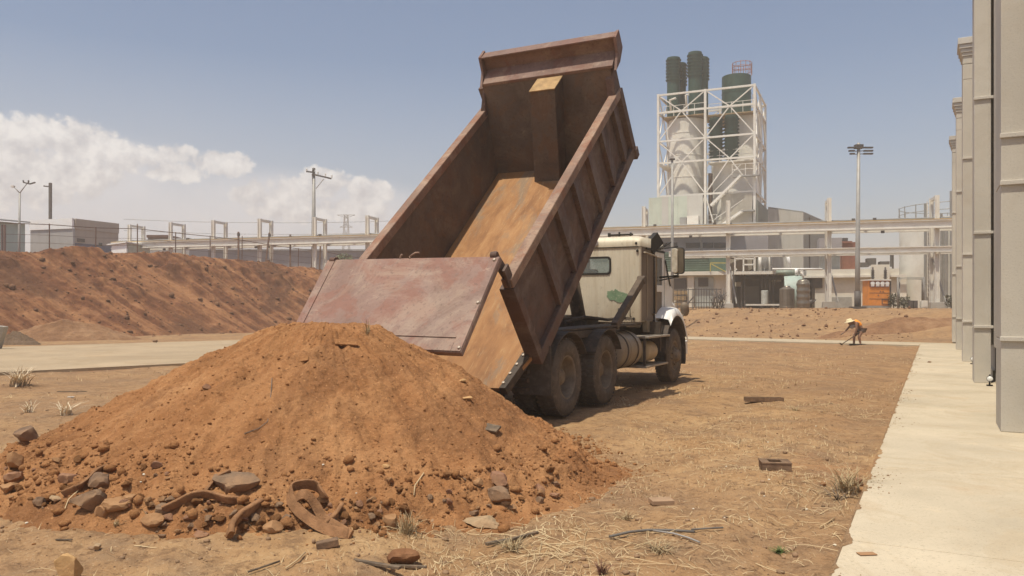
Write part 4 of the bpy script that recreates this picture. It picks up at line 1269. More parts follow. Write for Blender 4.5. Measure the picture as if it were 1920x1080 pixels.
def floodlight(fx, fy, label):
    g = gpx(fx, fy, WZ)
    t = thing('floodlight', label, 'floodlight', (g.x, g.y, WZ), -WA, 'floodlights at the foot of the warehouse')
    b = MB(); b.box((-.05, .02, 0), (.05, .12, .02)); b.tube([(0, .07, .02), (0, .07, .16), (0, .0, .20)], .014, 8); b.build('bracket', M['trim'], t)
    m = Matrix.Translation((0, -.02, .13)) @ Matrix.Rotation(R(75), 4, 'X')
    b = MB(); b.lathe([(0, -.08), (.035, -.06), (.05, 0), (.054, .02), (.048, .022)], 18, m, sharp=False); b.build('housing', M['trim'], t)
    b = MB(); b.lathe([(.047, .018), (.035, .027), (0, .03)], 18, m, sharp=False); b.build('lens', simple('white_lens', (.75, .74, .7), .3), t)
floodlight(1856, 724, 'black floodlight with white lens at the foot of the second pilaster')
floodlight(1824, 683, 'small dark floodlight at the foot of the third pilaster')

# ------------------------------------------------------------------ plant frame: s along the pipe rack (to the right), o behind it
RA = math.atan2(-.28, .96)
RU = Vector((math.cos(RA), math.sin(RA), 0)); RV = Vector((-math.sin(RA), math.cos(RA), 0))
RP = Vector((26.6, 50, 0))
def rk(x, o):
    """s on the line o behind the rack, under photo column x"""
    k = (x - 960) / F
    p = RP + RV * o
    return (k * p.y - p.x) / (RU.x - k * RU.y)
def rz_(x, y, o):
    s = rk(x, o); p = RP + RV * o + RU * s
    return CH + (HZ - y) / F * p.y
def rw(s, o): return RP + RU * s + RV * o
def plant(name, label, cat, s, o, group=None, z=None):
    p = rw(s, o)
    g = gz1(p.x, p.y) if z is None else z
    return thing(name, label, cat, (p.x, p.y, g), RA, group), Matrix.Translation((-s, -o, -g))
M['steel'] = simple('white_steel', (.74, .705, .635), .5, 0, .08, 1.5, (.50, .40, .29), .4)
M['steel2'] = simple('grey_steel', (.34, .33, .31), .5, .1, .15, 2, (.25, .2, .15), .4)
M['yellowtop'] = simple('ochre_top', (.58, .42, .22), .7, 0, .2, 2)
M['block'] = mat_concrete('plinth_concrete', (.36, .33, .29), 1.0, .4)
M['darksteel'] = simple('dark_steel', (.10, .09, .085), .6, 0, .2, 3, (.2, .14, .1), .4)
M['cream'] = mat_concrete('cream_plaster', (.74, .70, .61), .5, .35)
M['lilac'] = corrugated('lilac_sheet', (.36, .325, .32), 'X', 10)
M['greensheet'] = corrugated('pale_green_sheet', (.56, .60, .50), 'X', 6, .14, (.44, .40, .32), .5)
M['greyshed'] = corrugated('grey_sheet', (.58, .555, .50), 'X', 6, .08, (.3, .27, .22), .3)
M['louvre'] = simple('green_louvre', (.10, .15, .11), .7, 0, .2, 1)
M['silo'] = mat_concrete('silo_paint', (.80, .765, .685), .5, .25)
M['filter'] = simple('dark_green_filter', (.030, .070, .052), .5, 0, .25, 3, (.06, .09, .07), .4)
M['bronze'] = simple('brown_tank', (.22, .19, .155), .35, .6, .15, 3)
M['wood'] = simple('weathered_wood', (.34, .24, .13), .8, 0, .3, 5, (.2, .13, .08), .5)

def ibeam(b, a, c, w, h):
    """I-section from a to c, centred"""
    a, c = Vector(a), Vector(c)
    t = h * .12
    b.bar(a + Vector((0, 0, h / 2 - t / 2)), c + Vector((0, 0, h / 2 - t / 2)), w, t)
    b.bar(a - Vector((0, 0, h / 2 - t / 2)), c - Vector((0, 0, h / 2 - t / 2)), w, t)
    b.bar(a, c, w * .16, h - 2 * t - .004)
def build_rack():
    cols = [(243, 421), (320, 417), (400, 413), (487, 410), (590, 407), (689, 404), (1207, 387), (1365, 376), (1555, 371), (1757, 366)]
    extra = [(798, None), (1000, None), (1960, None)]
    t, m = plant('pipe_rack', 'long white steel pipe rack of portal columns and beams crossing the whole yard', 'pipe rack', rk(1365, 0), 0)
    ss = sorted([(rk(x, 0), x) for x, _ in cols + extra])
    ztop = dict((x, rz_(x, y, 0) if y else 8.5) for x, y in cols + extra)
    for s, x in ss:
        zt = ztop[x]
        p0 = rw(s, 0); p1 = rw(s, 1.6)
        wdt = .25 if x > 1100 else .28
        b = MB(m)
        for o, p in ((0, p0), (1.6, p1)):
            g = gz1(p.x, p.y) - .3
            ibv = wdt
            b.box((s - ibv / 2, o - .10, g), (s - ibv / 2 + .035, o + .10, zt)); b.box((s + ibv / 2 - .035, o - .10, g), (s + ibv / 2, o + .10, zt)); b.box((s - ibv / 2 + .036, o - .02, g), (s + ibv / 2 - .036, o + .02, zt))
        b.box((s - .09, .131, zt - .20), (s + .09, 1.469, zt - .02))
        b.build('portal', M['steel'], t)
        if x in (1365, 1555, 1757, 1960):
            g = gz1(p0.x, p0.y)
            b = MB(m)
            b.hexa([(s - .48, -.48, g - .3), (s + .40, -.48, g - .3), (s + .40, .45, g - .3), (s - .48, .45, g - .3), (s - .40, -.40, g + .42), (s + .34, -.40, g + .42), (s + .34, .38, g + .42), (s - .40, .38, g + .42)])
            b.build('plinth', M['block'], t, .02)
            b = MB(m); b.bar((s + .05, 1.5, g + 3.2), (s + .55, .30, g + .40), .08, .08); b.build('brace', M['steel2'], t)
    sL, sR = rk(215, 0), rk(1990, 0)
    for o in (-.30, 1.9):
        b = MB(m); ibeam(b, (sL, o, 6.70), (sR, o, 6.70), .26, .52); b.build('beam', M['steel'], t)
        b = MB(m); b.box((sL, o - .14, 6.965), (sR, o + .14, 7.02)); b.build('beam_cap', M['yellowtop'], t)
    s0 = rk(1255, 0)
    for o in (-.28, 1.88):
        b = MB(m); ibeam(b, (s0, o, 5.13), (sR, o, 5.13), .24, .36); b.build('beam', M['steel'], t)
    rs = np.random.RandomState(4)
    for x in (308, 352, 480, 503, 600, 1228, 1295, 1340, 1600, 1640, 1655):
        s = rk(x, -.3); z = 7.021 if rs.rand() < .7 else 6.2
        b = MB(m); b.box((s - .1, -.36, z), (s + .1, -.24, z + .16)); b.build('clamp', M['darksteel'], t)
    for s_off, o, z, r in ((0, .25, 7.1, .07), (0, .6, 7.1, .10), (0, 1.0, 7.08, .05), (0, 1.3, 5.35, .09)):
        b = MB(m); b.tube([(sL if z > 6 else s0, o, z), (sR, o, z)], r, 8); b.build('pipe', M['steel2'] if r < .1 else M['steel'], t)
    for k in range(14):      # sleepers that carry the pipes
        s = sL + (sR - sL) * k / 13
        b = MB(m); b.box((s - .08, -.16, 6.86), (s + .08, 1.76, 6.98)); b.build('cross_beam', M['steel'], t)
build_rack()

# ------------------------------------------------------------------ silo tower
def build_tower():
    A = Vector((14.4, 78.75, 0)); ang = math.atan2(-3.75, 8.35)
    t = thing('silo_tower', 'white steel framed tower round pale silos with dark green filter stacks on top', 'silo tower', (A.x, A.y, 1.42), ang)
    m = Matrix.Translation((0, 0, -1.42))
    W, D = 9.15, 8.3
    Z = [9.3, 12.45, 15.7, 17.85, 20.65, 22.4]
    # frame
    for x in (0, W / 2, W):
        for y in (0, D / 2, D):
            if x == W / 2 and y == D / 2: continue
            b = MB(m); b.box((x - .11, y - .11, 1.2), (x + .11, y + .11, Z[-1] + .1)); b.build('post', M['steel'], t)
    for z in Z[1:]:
        b = MB(m)
        for y in (0, D): b.box((.111, y - .08, z - .10), (W - .111, y + .08, z + .07))
        for x in (0, W): b.box((x - .08, .112, z - .10), (x + .08, D - .112, z + .07))
        b.build('ring_beam', M['steel'], t)
    def brace(b, f, x0, x1, z0, z1, up):
        xm = (x0 + x1) / 2
        if up: b.bar(f(x0, z0), f(xm, z1), .10); b.bar(f(x1, z0), f(xm, z1), .10)
        else: b.bar(f(x0, z1), f(xm, z0), .10); b.bar(f(x1, z1), f(xm, z0), .10)
    for y in (0, D):
        b = MB(m)
        for x0, x1 in ((0, W / 2), (W / 2, W)):
            for z0, z1, up in ((Z[4], Z[5], False), (Z[3], Z[4], True), (Z[2], Z[3], False), (Z[1], Z[2], True), (4, Z[1], False)):
                brace(b, lambda x, z: (x, y, z), x0, x1, z0, z1, up)
        b.build('cross_brace', M['steel'], t)
    for x in (0, W):
        b = MB(m)
        for y0, y1 in ((0, D / 2), (D / 2, D)):
            for z0, z1, up in ((Z[4], Z[5], False), (Z[3], Z[4], True), (Z[2], Z[3], False), (Z[1], Z[2], True)):
                brace(b, lambda y, z: (x, y, z), y0, y1, z0, z1, up)
        b.build('cross_brace', M['steel'], t)
    # silos
    def cyl(name, x, y, r, z0, z1, mat, cone=0, n=40):
        b = MB(m); mm = Matrix.Translation((x, y, 0))
        b.lathe([(r, z0), (r, z1), (r * .99, z1 + .02), (.3, z1 + .02 + cone), (0, z1 + .02 + cone)], n, mm)
        k = z0 + 2.2
        while k < z1 - .5:
            b.lathe([(r + .001, k - .04), (r + .03, k - .03), (r + .03, k + .03), (r + .001, k + .04)], n, mm); k += 2.2
        return b.build(name, mat, t)
    s1 = cyl('silo', 2.1, 3.2, 1.78, 1.3, 20.3, M['silo'])
    s2 = cyl('silo', 6.85, 3.6, 2.3, 1.3, 15.6, M['silo'])
    s3 = cyl('silo', 7.85, 4.6, 1.45, 15.75, 20.6, M['silo'])
    cyl('green_silo', 6.8, 4.6, 1.42, 20.7, 24.6, M['filter'], .3)
    b = MB(m); mm = Matrix.Translation((7.35, 4.6, 0))
    for z in (25.1, 25.5, 25.9): b.lathe([(.93, z - .03), (.97, z), (.93, z + .03)], 28, mm)
    for k in range(12): a = k * math.pi / 6; b.bar((7.35 + .95 * math.cos(a), 4.6 + .95 * math.sin(a), 24.7), (7.35 + .95 * math.cos(a), 4.6 + .95 * math.sin(a), 25.95), .05)
    b.build('cage', simple('red_oxide_cage', (.40, .17, .11), .6), t)
    # filter stacks
    def stack(x, y, w, z0, z1, f0):
        b = MB(m); n = 20
        mm = Matrix.Translation((x, y, 0))
        b.lathe([(w, z0), (w, z1), (w * .9, z1 + .08), (0, z1 + .1)], n, mm)
        z = f0
        while z < z1:
            b.lathe([(w, z - .03), (w * 1.2, z - .06), (w * 1.2, z + .03), (w, z + .05)], n, mm); z += .33
        b.lathe([(w * 1.02, z1 - .1), (w * 1.02, z1 + .16), (w * .95, z1 + .16), (w * .95, z1 - .1)], n, mm)
        b.build('filter_stack', M['filter'], t)
    stack(1.05, 2.0, .64, 20.53, 26.35, 24.3); stack(1.40, 3.3, .62, 20.53, 26.1, 24.1)
    stack(3.2, 2.0, .66, 20.53, 26.6, 24.5); stack(3.6, 3.3, .64, 20.53, 26.4, 24.4)
    stack(5.4, 1.1, .60, 15.8, 19.7, 16.0); stack(6.85, 1.1, .62, 15.8, 19.8, 16.0)
    # platforms, railings
    def deck(x0, y0, x1, y1, z, mat):
        b = MB(m); b.box((x0, y0, z - .12), (x1, y1, z)); b.build('platform', mat, t)
    deck(.12, 1.3, 4.4, 5.2, 20.52, M['wood']); deck(.12, .12, 4.4, 1.28, 20.50, M['wood']) if False else deck(4.42, 2.2, W - .12, D - .12, 20.52, M['wood'])
    deck(W / 2 + .16, .5, W - .12, 1.85, 15.56, M['steel']); deck(.12, .12, 1.0, D - .2, 15.5, M['steel']); deck(7.2, -.7, 9.6, -.12, 13.9, M['steel2'])
    def rail(x0, y0, x1, y1, z):
        b = MB(m)
        for h in (.55, 1.05): b.bar((x0, y0, z + h), (x1, y1, z + h), .045)
        L = math.hypot(x1 - x0, y1 - y0); n = max(2, int(L / 1.0))
        for k in range(n + 1): f = k / n; b.bar((x0 + (x1 - x0) * f, y0 + (y1 - y0) * f, z), (x0 + (x1 - x0) * f, y0 + (y1 - y0) * f, z + 1.05), .05)
        b.build('railing', M['steel'], t)
    rail(.2, 1.35, 4.3, 1.35, 20.53); rail(4.5, 2.25, W - .3, 2.25, 20.53); rail(W - .25, .3, W - .25, D - .3, 20.53); rail(4.8, .55, W - .2, .55, 15.57); rail(7.2, -.65, 9.6, -.65, 13.91); rail(W / 2 + .2, .3, W / 2 + .2, 3, 12.5); rail(4.7, .4, 5.6, .4, 9.4)
    # stairs
    for a, c in (((5.2, -.4, 11.2), (8.0, -.4, 13.9)), ((5.6, -.4, 8.9), (8.2, -.4, 10.6))):
        b = MB(m)
        for yy in (-.75, -.15): b.bar((a[0], yy, a[2]), (c[0], yy, c[2]), .08, .22)
        n = 12
        for k in range(n): f = (k + .5) / n; x = a[0] + (c[0] - a[0]) * f; z = a[2] + (c[2] - a[2]) * f; b.box((x - .1, -.71, z - .02), (x + .1, -.19, z + .01))
        b.bar((a[0], -.75, a[2] + 1), (c[0], -.75, c[2] + 1), .05)
        b.build('stair', M['steel'], t)
    b = MB(m); b.box((8.0, -.8, 10.5), (9.2, -.13, 10.62)); b.build('landing', M['steel2'], t)
    # ladder shaft between the silos
    b = MB(m); b.box((4.75, .6, 1.3), (5.05, 1.2, 14.5)); b.build('cable_shaft', simple('brown_shaft', (.13, .09, .065), .8), t)
    # pale green skirt and side cladding with its shade mixed into the colour
    for k, (x0, x1, mt) in enumerate(((-.85, .45, M['greensheet']), (.46, 1.1, M['greyshed']), (1.11, 2.0, M['greensheet']), (2.01, 2.9, M['greensheet']), (2.91, 4.4, M['greyshed']))):
        b = MB(m); b.box((x0, -.42 - .004 * (k % 2), 1.3), (x1, -.3, 12.3)); b.build('cladding', mt, t)
    b = MB(m); b.box((-.85, -.29, 1.3), (-.75, 5, 12.3)); b.build('cladding', M['greensheet'], t)
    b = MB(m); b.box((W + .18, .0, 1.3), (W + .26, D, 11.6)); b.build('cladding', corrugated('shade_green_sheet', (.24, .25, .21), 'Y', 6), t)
    b = MB(m); b.box((6.1, -.14, 1.3), (W - .2, -.08, 12.3)); b.build('cladding', corrugated('beige_screen', (.46, .42, .35), 'X', 9), t)
    b = MB(m); b.box((3.0, -.95, 8.9), (4.1, -.45, 10.3)); b.build('equipment_box', M['steel'], t)
    b = MB(m); b.box((2.3, -.85, 8.9), (2.9, -.45, 10.2)); b.build('equipment_box', M['steel2'], t)
    # pipework on the silos
    b = MB(m)
    for x, y in ((4.3, 1.9), (9.0, 2.4), (8.9, 5.5)): b.tube([(x, y, 2), (x, y, 20.3)], .09, 8)
    b.tube([(1.0, 1.2, 20.9), (1.0, .7, 22.0), (1.6, .6, 22.1)], .12, 8); b.tube([(2.6, .9, 21), (2.6, .6, 22.3), (2.9, .6, 22.3)], .12, 8)
    b.build('pipework', M['steel'], t)
build_tower()

# grey shed behind, right of the tower
def build_shed():
    c = px(1506, 399, 82); l = px(1440, 390, 85); r = px(1547, 418, 91)
    zt = c.z
    t = thing('corrugated_shed', 'tall pale grey corrugated shed right behind the silo tower', 'shed', (c.x, c.y, 1.4))
    o = Vector((c.x, c.y, 1.4))
    e = Vector((r.x - c.x, r.y - c.y, 0))
    def q(p, z): return Vector((p.x, p.y, z)) - o
    l2, c2 = Vector((l.x, l.y, 0)), Vector((c.x, c.y, 0))
    b = MB(); P = [q(l2, 1.3), q(c2, 1.3), q(c2, zt), q(l2, l.z)]
    b.prism(P, (0, 0, 0), tuple(e.normalized() * .2)); b.build('front_wall', M['greyshed'], t)
    n = Vector((l2.x - c2.x, l2.y - c2.y, 0)).normalized() * .2
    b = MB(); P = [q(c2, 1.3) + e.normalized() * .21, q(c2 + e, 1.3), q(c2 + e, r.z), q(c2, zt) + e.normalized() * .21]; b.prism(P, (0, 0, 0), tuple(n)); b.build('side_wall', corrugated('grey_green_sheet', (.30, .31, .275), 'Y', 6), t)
    b = MB(); P = [q(l2, l.z + .01), q(c2, zt + .01), q(c2 + e, zt + .01), q(l2 + e, l.z + .01)]; b.prism(P, (0, 0, 0), (0, 0, .12)); b.build('roof', M['steel2'], t)
    b = MB(); f = c2 + e * .25; b.bar(q(f, zt - .2) - n * .3, q(f, 1.3) - n * .3, .1); b.build('downpipe', M['darksteel'], t)
build_shed()

# ------------------------------------------------------------------ low plant buildings
def rbox(b, x0, y0, x1, y1, o, depth, top_push=0):
    """box whose front face, at o behind the rack, spans the photo rectangle"""
    s0, s1 = rk(x0, o), rk(x1, o)
    xm = (x0 + x1) / 2
    z0, z1 = rz_(xm, y1, o), rz_(xm, y0, o)
    b.box((s0, o, z0), (s1, o + depth, z1))
    return b
def build_low():
    t, m = plant('process_building', 'low cream process building with green louvres and a lilac upper storey', 'building', rk(1320, 8), 8)
    def part(name, mat, rects, o, depth, bev=0):
        for r in rects: rbox(MB(m), *r, o, depth).build(name, mat, t, bev)
    part('wall', M['cream'], [(1225, 515, 1372, 583)], 8.6, 4)
    part('floor_slab', M['cream'], [(1225, 509, 1374, 516)], 8.0, 5)
    part('louvre_wall', M['louvre'], [(1225, 472, 1364, 509)], 9.2, 3)
    b = MB(m)
    for k in range(8): rbox(b, 1225, 475 + k * 4.2, 1330, 476.4 + k * 4.2, 9.14, .06)
    b.build('louvre_blade', simple('louvre_edge', (.15, .20, .155), .6), t)
    part('upper_wall', M['lilac'], [(1190, 438, 1440, 476)], 14, 8)
    part('roof', M['steel'], [(1190, 435, 1395, 438)], 13.4, 9)
    for x0, x1 in ((1225, 1270), (1286, 1316), (1318, 1337), (1339, 1362)):
        part('window', M['darksteel'], [(x0, 455, x1, 464.5)], 13.95, .05)
    part('pilaster', M['cream'], [(1289, 517, 1301, 576)], 8.3, .3)
    part('panel', simple('pale_blue_panel', (.42, .45, .43), .5, 0, .2, 1.5), [(1303, 520, 1338, 575)], 8.5, .1)
    part('opening', M['darksteel'], [(1309, 521, 1328, 537), (1262, 522, 1287, 542)], 8.44, .05)
    part('stacked_timber', M['wood'], [(1264, 545, 1288, 552), (1262, 555, 1286, 563), (1266, 566, 1288, 572)], 8.1, .3)
    part('upper_pipe', M['darksteel'], [(1225, 443, 1362, 446), (1313, 446, 1317, 474)], 12.9, .1)
    # yellow guard rail
    b = MB(m); o = 7.95
    P = lambda x, y: (rk(x, o), o, rz_(x, y, o))
    b.bar(P(1332, 509), P(1332, 493), .07); b.bar(P(1332, 493), P(1364, 493), .07); b.bar(P(1334, 495), P(1360, 509), .07); b.bar(P(1364, 493), P(1364, 509), .07)
    b.build('guard_rail', simple('yellow_rail', (.52, .42, .13), .5), t)

    t, m = plant('equipment_deck', 'raised steel deck with vessel, white frames and a grey roller door beneath', 'deck', rk(1440, 6), 6)
    def part(name, mat, rects, o, depth, bev=0):
        for r in rects: rbox(MB(m), *r, o, depth).build(name, mat, t, bev)
    part('deck_edge', M['steel'], [(1376, 508.5, 1500, 514)], 6.0, .25)
    part('deck', M['steel2'], [(1376, 508, 1500, 511)], 6.3, 6)
    part('back_wall', simple('dark_recess', (.15, .14, .135), .8, 0, .25, .6), [(1376, 516, 1532, 583)], 10, .4)
    part('roller_door', corrugated('grey_roller_door', (.25, .24, .225), 'Z', 5), [(1396, 537, 1424, 573)], 9.7, .2)
    part('white_panel', M['cream'], [(1378, 529, 1390, 537), (1447, 523, 1465, 528)], 9.6, .2)
    for x in (1389, 1395, 1427, 1434, 1442, 1449, 1478, 1486, 1493):
        part('deck_column', M['darksteel'], [(x, 514.5, x + 2.4, 578)], 6.6, .18)
    b = MB(m); o = 6.55
    P = lambda x, y, oo=6.55: (rk(x, oo), oo, rz_(x, y, oo))
    b.bar(P(1388, 524), P(1494, 524), .09); b.bar(P(1450, 532), P(1462, 516), .09); b.bar(P(1478, 530), P(1462, 516), .09); b.build('deck_brace', M['darksteel'], t)
    b = MB(m)
    for a, c in (((1377, 478), (1415, 478)), ((1377, 485), (1415, 485)), ((1394, 478), (1394, 509)), ((1415, 476), (1415, 509)), ((1378, 478), (1378, 509)), ((1394, 496), (1415, 496)), ((1377, 505), (1382, 505))): b.bar(P(*a), P(*c), .11)
    b.build('pipe_frame', M['steel'], t)
    p = P(1434, 509, 8.0)
    b = MB(m); mm = Matrix.Translation(p)
    b.lathe([(.0, .1), (.25, .12), (.50, .45), (.52, 1.25), (.4, 1.4), (0, 1.45)], 20, mm, sharp=False)
    for k in range(3): a = k * 2.1 + .4; b.bar((p[0] + .4 * math.cos(a), p[1] + .4 * math.sin(a), p[2]), (p[0] + .4 * math.cos(a), p[1] + .4 * math.sin(a), p[2] + .6), .06)
    b.build('vessel', M['steel2'], t)
    b = MB(m); b.tube([P(1425, 509, 7.5), P(1425, 478, 7.5)], .12, 8); b.tube([P(1443, 509, 7.5), P(1443, 480, 7.5), P(1450, 480, 7.5)], .07, 8); b.build('pipework', M['steel'], t)
    b = MB(m); b.tube([P(1476, 475, 6.2), P(1482, 504, 6.2)], .12, 8); b.tube([P(1448, 504.5, 5.9), P(1542, 504.5, 5.9)], .07, 8)
    b.tube([P(1499, 509, 5.9), P(1503, 506, 5.9), P(1505, 510, 5.9), P(1505, 524, 5.9)], .06, 8); b.build('white_pipe', M['white'], t)
    a, c = Vector(P(1455, 511, 5.85)), Vector(P(1490, 511, 5.85))
    b = MB(m); b.tube([a, c], .17, 14); b.build('condenser', simple('grey_green_paint', (.28, .33, .28), .5), t)
    b = MB(m); b.tube([c, c + Vector((.08, 0, 0)), c + Vector((.22, 0, 0))], [.30, .30, .22], 16); b.build('condenser_head', M['white'], t)
    p = P(1434, 571, 6.2)
    b = MB(m); b.lathe([(.26, 0), (.26, 1.0), (.22, 1.03), (0, 1.03)], 18, Matrix.Translation(p)); b.build('drum', simple('pale_drum', (.50, .52, .49), .4), t)
    part('kerb_pipe', M['steel'], [(1398, 570, 1462, 573)], 4.6, .15)

    t, m = plant('cream_annexe', 'long low cream annexe wall with a ledge behind the tall lamp mast', 'building', rk(1600, 7), 7)
    def part(name, mat, rects, o, depth, bev=0):
        for r in rects: rbox(MB(m), *r, o, depth).build(name, mat, t, bev)
    part('wall', M['cream'], [(1528, 519, 1700, 583)], 7.2, 7)
    part('parapet', M['cream'], [(1512, 504.5, 1686, 518)], 7.0, 7)
    part('ledge', M['steel'], [(1500, 516, 1700, 520)], 6.85, .14)
    part('opening', M['darksteel'], [(1522, 522, 1542, 540)], 7.1, .09)
    part('door', simple('grey_flush_door', (.36, .35, .32), .6), [(1560, 557, 1597, 577)], 7.1, .09)
    part('roof_unit', M['darksteel'], [(1612, 492, 1630, 500), (1626, 484, 1643, 497), (1650, 490, 1668, 498)], 9, 1)
    part('roof_house', M['lilac'], [(1536, 446, 1579, 466)], 9, 2)
    part('roof_house', M['steel2'], [(1540, 466, 1575, 506)], 10, 2)
    part('flue', M['darksteel'], [(1669.5, 477, 1672, 500), (1673, 474, 1676, 504)], 8, .2)
    part('house', M['cream'], [(1634, 496, 1668, 526)], 6.6, .35)
    t, m = plant('brick_stack', 'stepped red brick stack above the cream annexe', 'chimney', rk(1592, 12), 12)
    b = MB(m); rbox(b, 1579, 454, 1605, 520, 12, 1.4); rbox(b, 1578, 452, 1598, 456, 11.9, 1.5); br = simple('red_brick', (.26, .11, .075), .85, 0, .25, 4, (.18, .09, .07), .6, .2); b.build('shaft', br, t)
    b = MB(m); rbox(b, 1580, 446, 1590, 451.5, 12.2, 1); b.build('cowl', M['darksteel'], t)
    # green round-ended tank lying behind the bronze vessel
    t, m = plant('green_tank', 'pale green round-ended tank lying behind the banded brown vessel', 'tank', rk(1512, 6), 6)
    s = rk(1508, 6); p = rw(s, 6); z0 = gz1(p.x, p.y)
    b = MB(m); b.lathe([(1.45, -.8), (1.5, 0), (1.45, .3), (1.2, .62), (.7, .85), (0, .95)], 36, Matrix.Translation((s - .6, 6.2, z0 + 1.0)) @ Matrix.Rotation(R(90), 4, 'Y'), sharp=False)
    b.build('shell', simple('pale_green_paint', (.36, .44, .40), .5, 0, .15, 1.2, (.3, .3, .26), .5), t)
    b = MB(m); b.tube([(s + .2, 5.0, z0 + .5), (s + .5, 4.9, z0 + .5)], .16, 14); b.tube([(s + .5, 4.95, z0 + .4), (s + .7, 4.95, z0 + .7)], .05, 8); b.build('valve', M['darksteel'], t)
build_low()

# ------------------------------------------------------------------ the big white storage tank
def build_tank():
    d = 58.0
    xl = 1686; rad = 3.9
    k = (xl - 960) / F
    cx = k * d + rad * math.sqrt(1 + k * k) * 1.0
    g = gz1(cx, d)
    t = thing('storage_tank', 'big white cylindrical storage tank with a railing round its rim', 'tank', (cx, d, g))
    zt = CH + (HZ - 411) / F * (d - 2) - g
    b = MB(); b.lathe([(rad, 0), (rad, zt), (rad + .06, zt + .01), (rad + .06, zt + .1), (rad, zt + .11), (0, zt + .5)], 72); shell = b.build('shell', M['silo'], t)
    b = MB()
    for h in (.5, 1.0): b.lathe([(rad + .03, zt + .1 + h - .025), (rad + .06, zt + .1 + h), (rad + .03, zt + .1 + h + .025)], 72)
    for q in range(20): a = q * math.pi / 10; b.bar(((rad + .04) * math.cos(a), (rad + .04) * math.sin(a), zt + .1), ((rad + .04) * math.cos(a), (rad + .04) * math.sin(a), zt + 1.15), .05)
    b.build('railing', M['steel2'], t)
    # ladder and riser pipes on the side that faces the yard
    def at(x):   # angle on the shell under photo column x
        best = None
        for a in np.linspace(R(180), R(330), 600):
            p = (cx + rad * math.cos(a), d + rad * math.sin(a))
            e = abs(960 + F * p[0] / p[1] - x)
            if best is None or e < best[0]: best = (e, a)
        return best[1]
    def pole(b, x, r, z0, z1, off=.12):
        a = at(x); q = (rad + off); b.bar((q * math.cos(a), q * math.sin(a), z0), (q * math.cos(a), q * math.sin(a), z1), r)
    b = MB(); pole(b, 1737.5, .16, 0, zt + 1.1); pole(b, 1740, .05, 0, zt + .3, .3); b.build('riser_pipe', M['steel2'], t)
    b = MB(); pole(b, 1766, .12, 0, zt + .3); pole(b, 1774, .20, .0, zt - .2); pole(b, 1783, .1, 0, zt + 1.8); b.build('riser_pipe', M['steel2'], t)
    b = MB(); pole(b, 1742, .05, .8, zt + 1.2, .25); pole(b, 1752, .05, .8, zt + 1.2, .25)
    a0, a1 = at(1742), at(1752)
    for q in range(28):
        z = .8 + q * .3
        if z < zt + 1: b.bar(((rad + .25) * math.cos(a0), (rad + .25) * math.sin(a0), z), ((rad + .25) * math.cos(a1), (rad + .25) * math.sin(a1), z), .035)
    b.build('ladder', M['steel'], t)
build_tank()

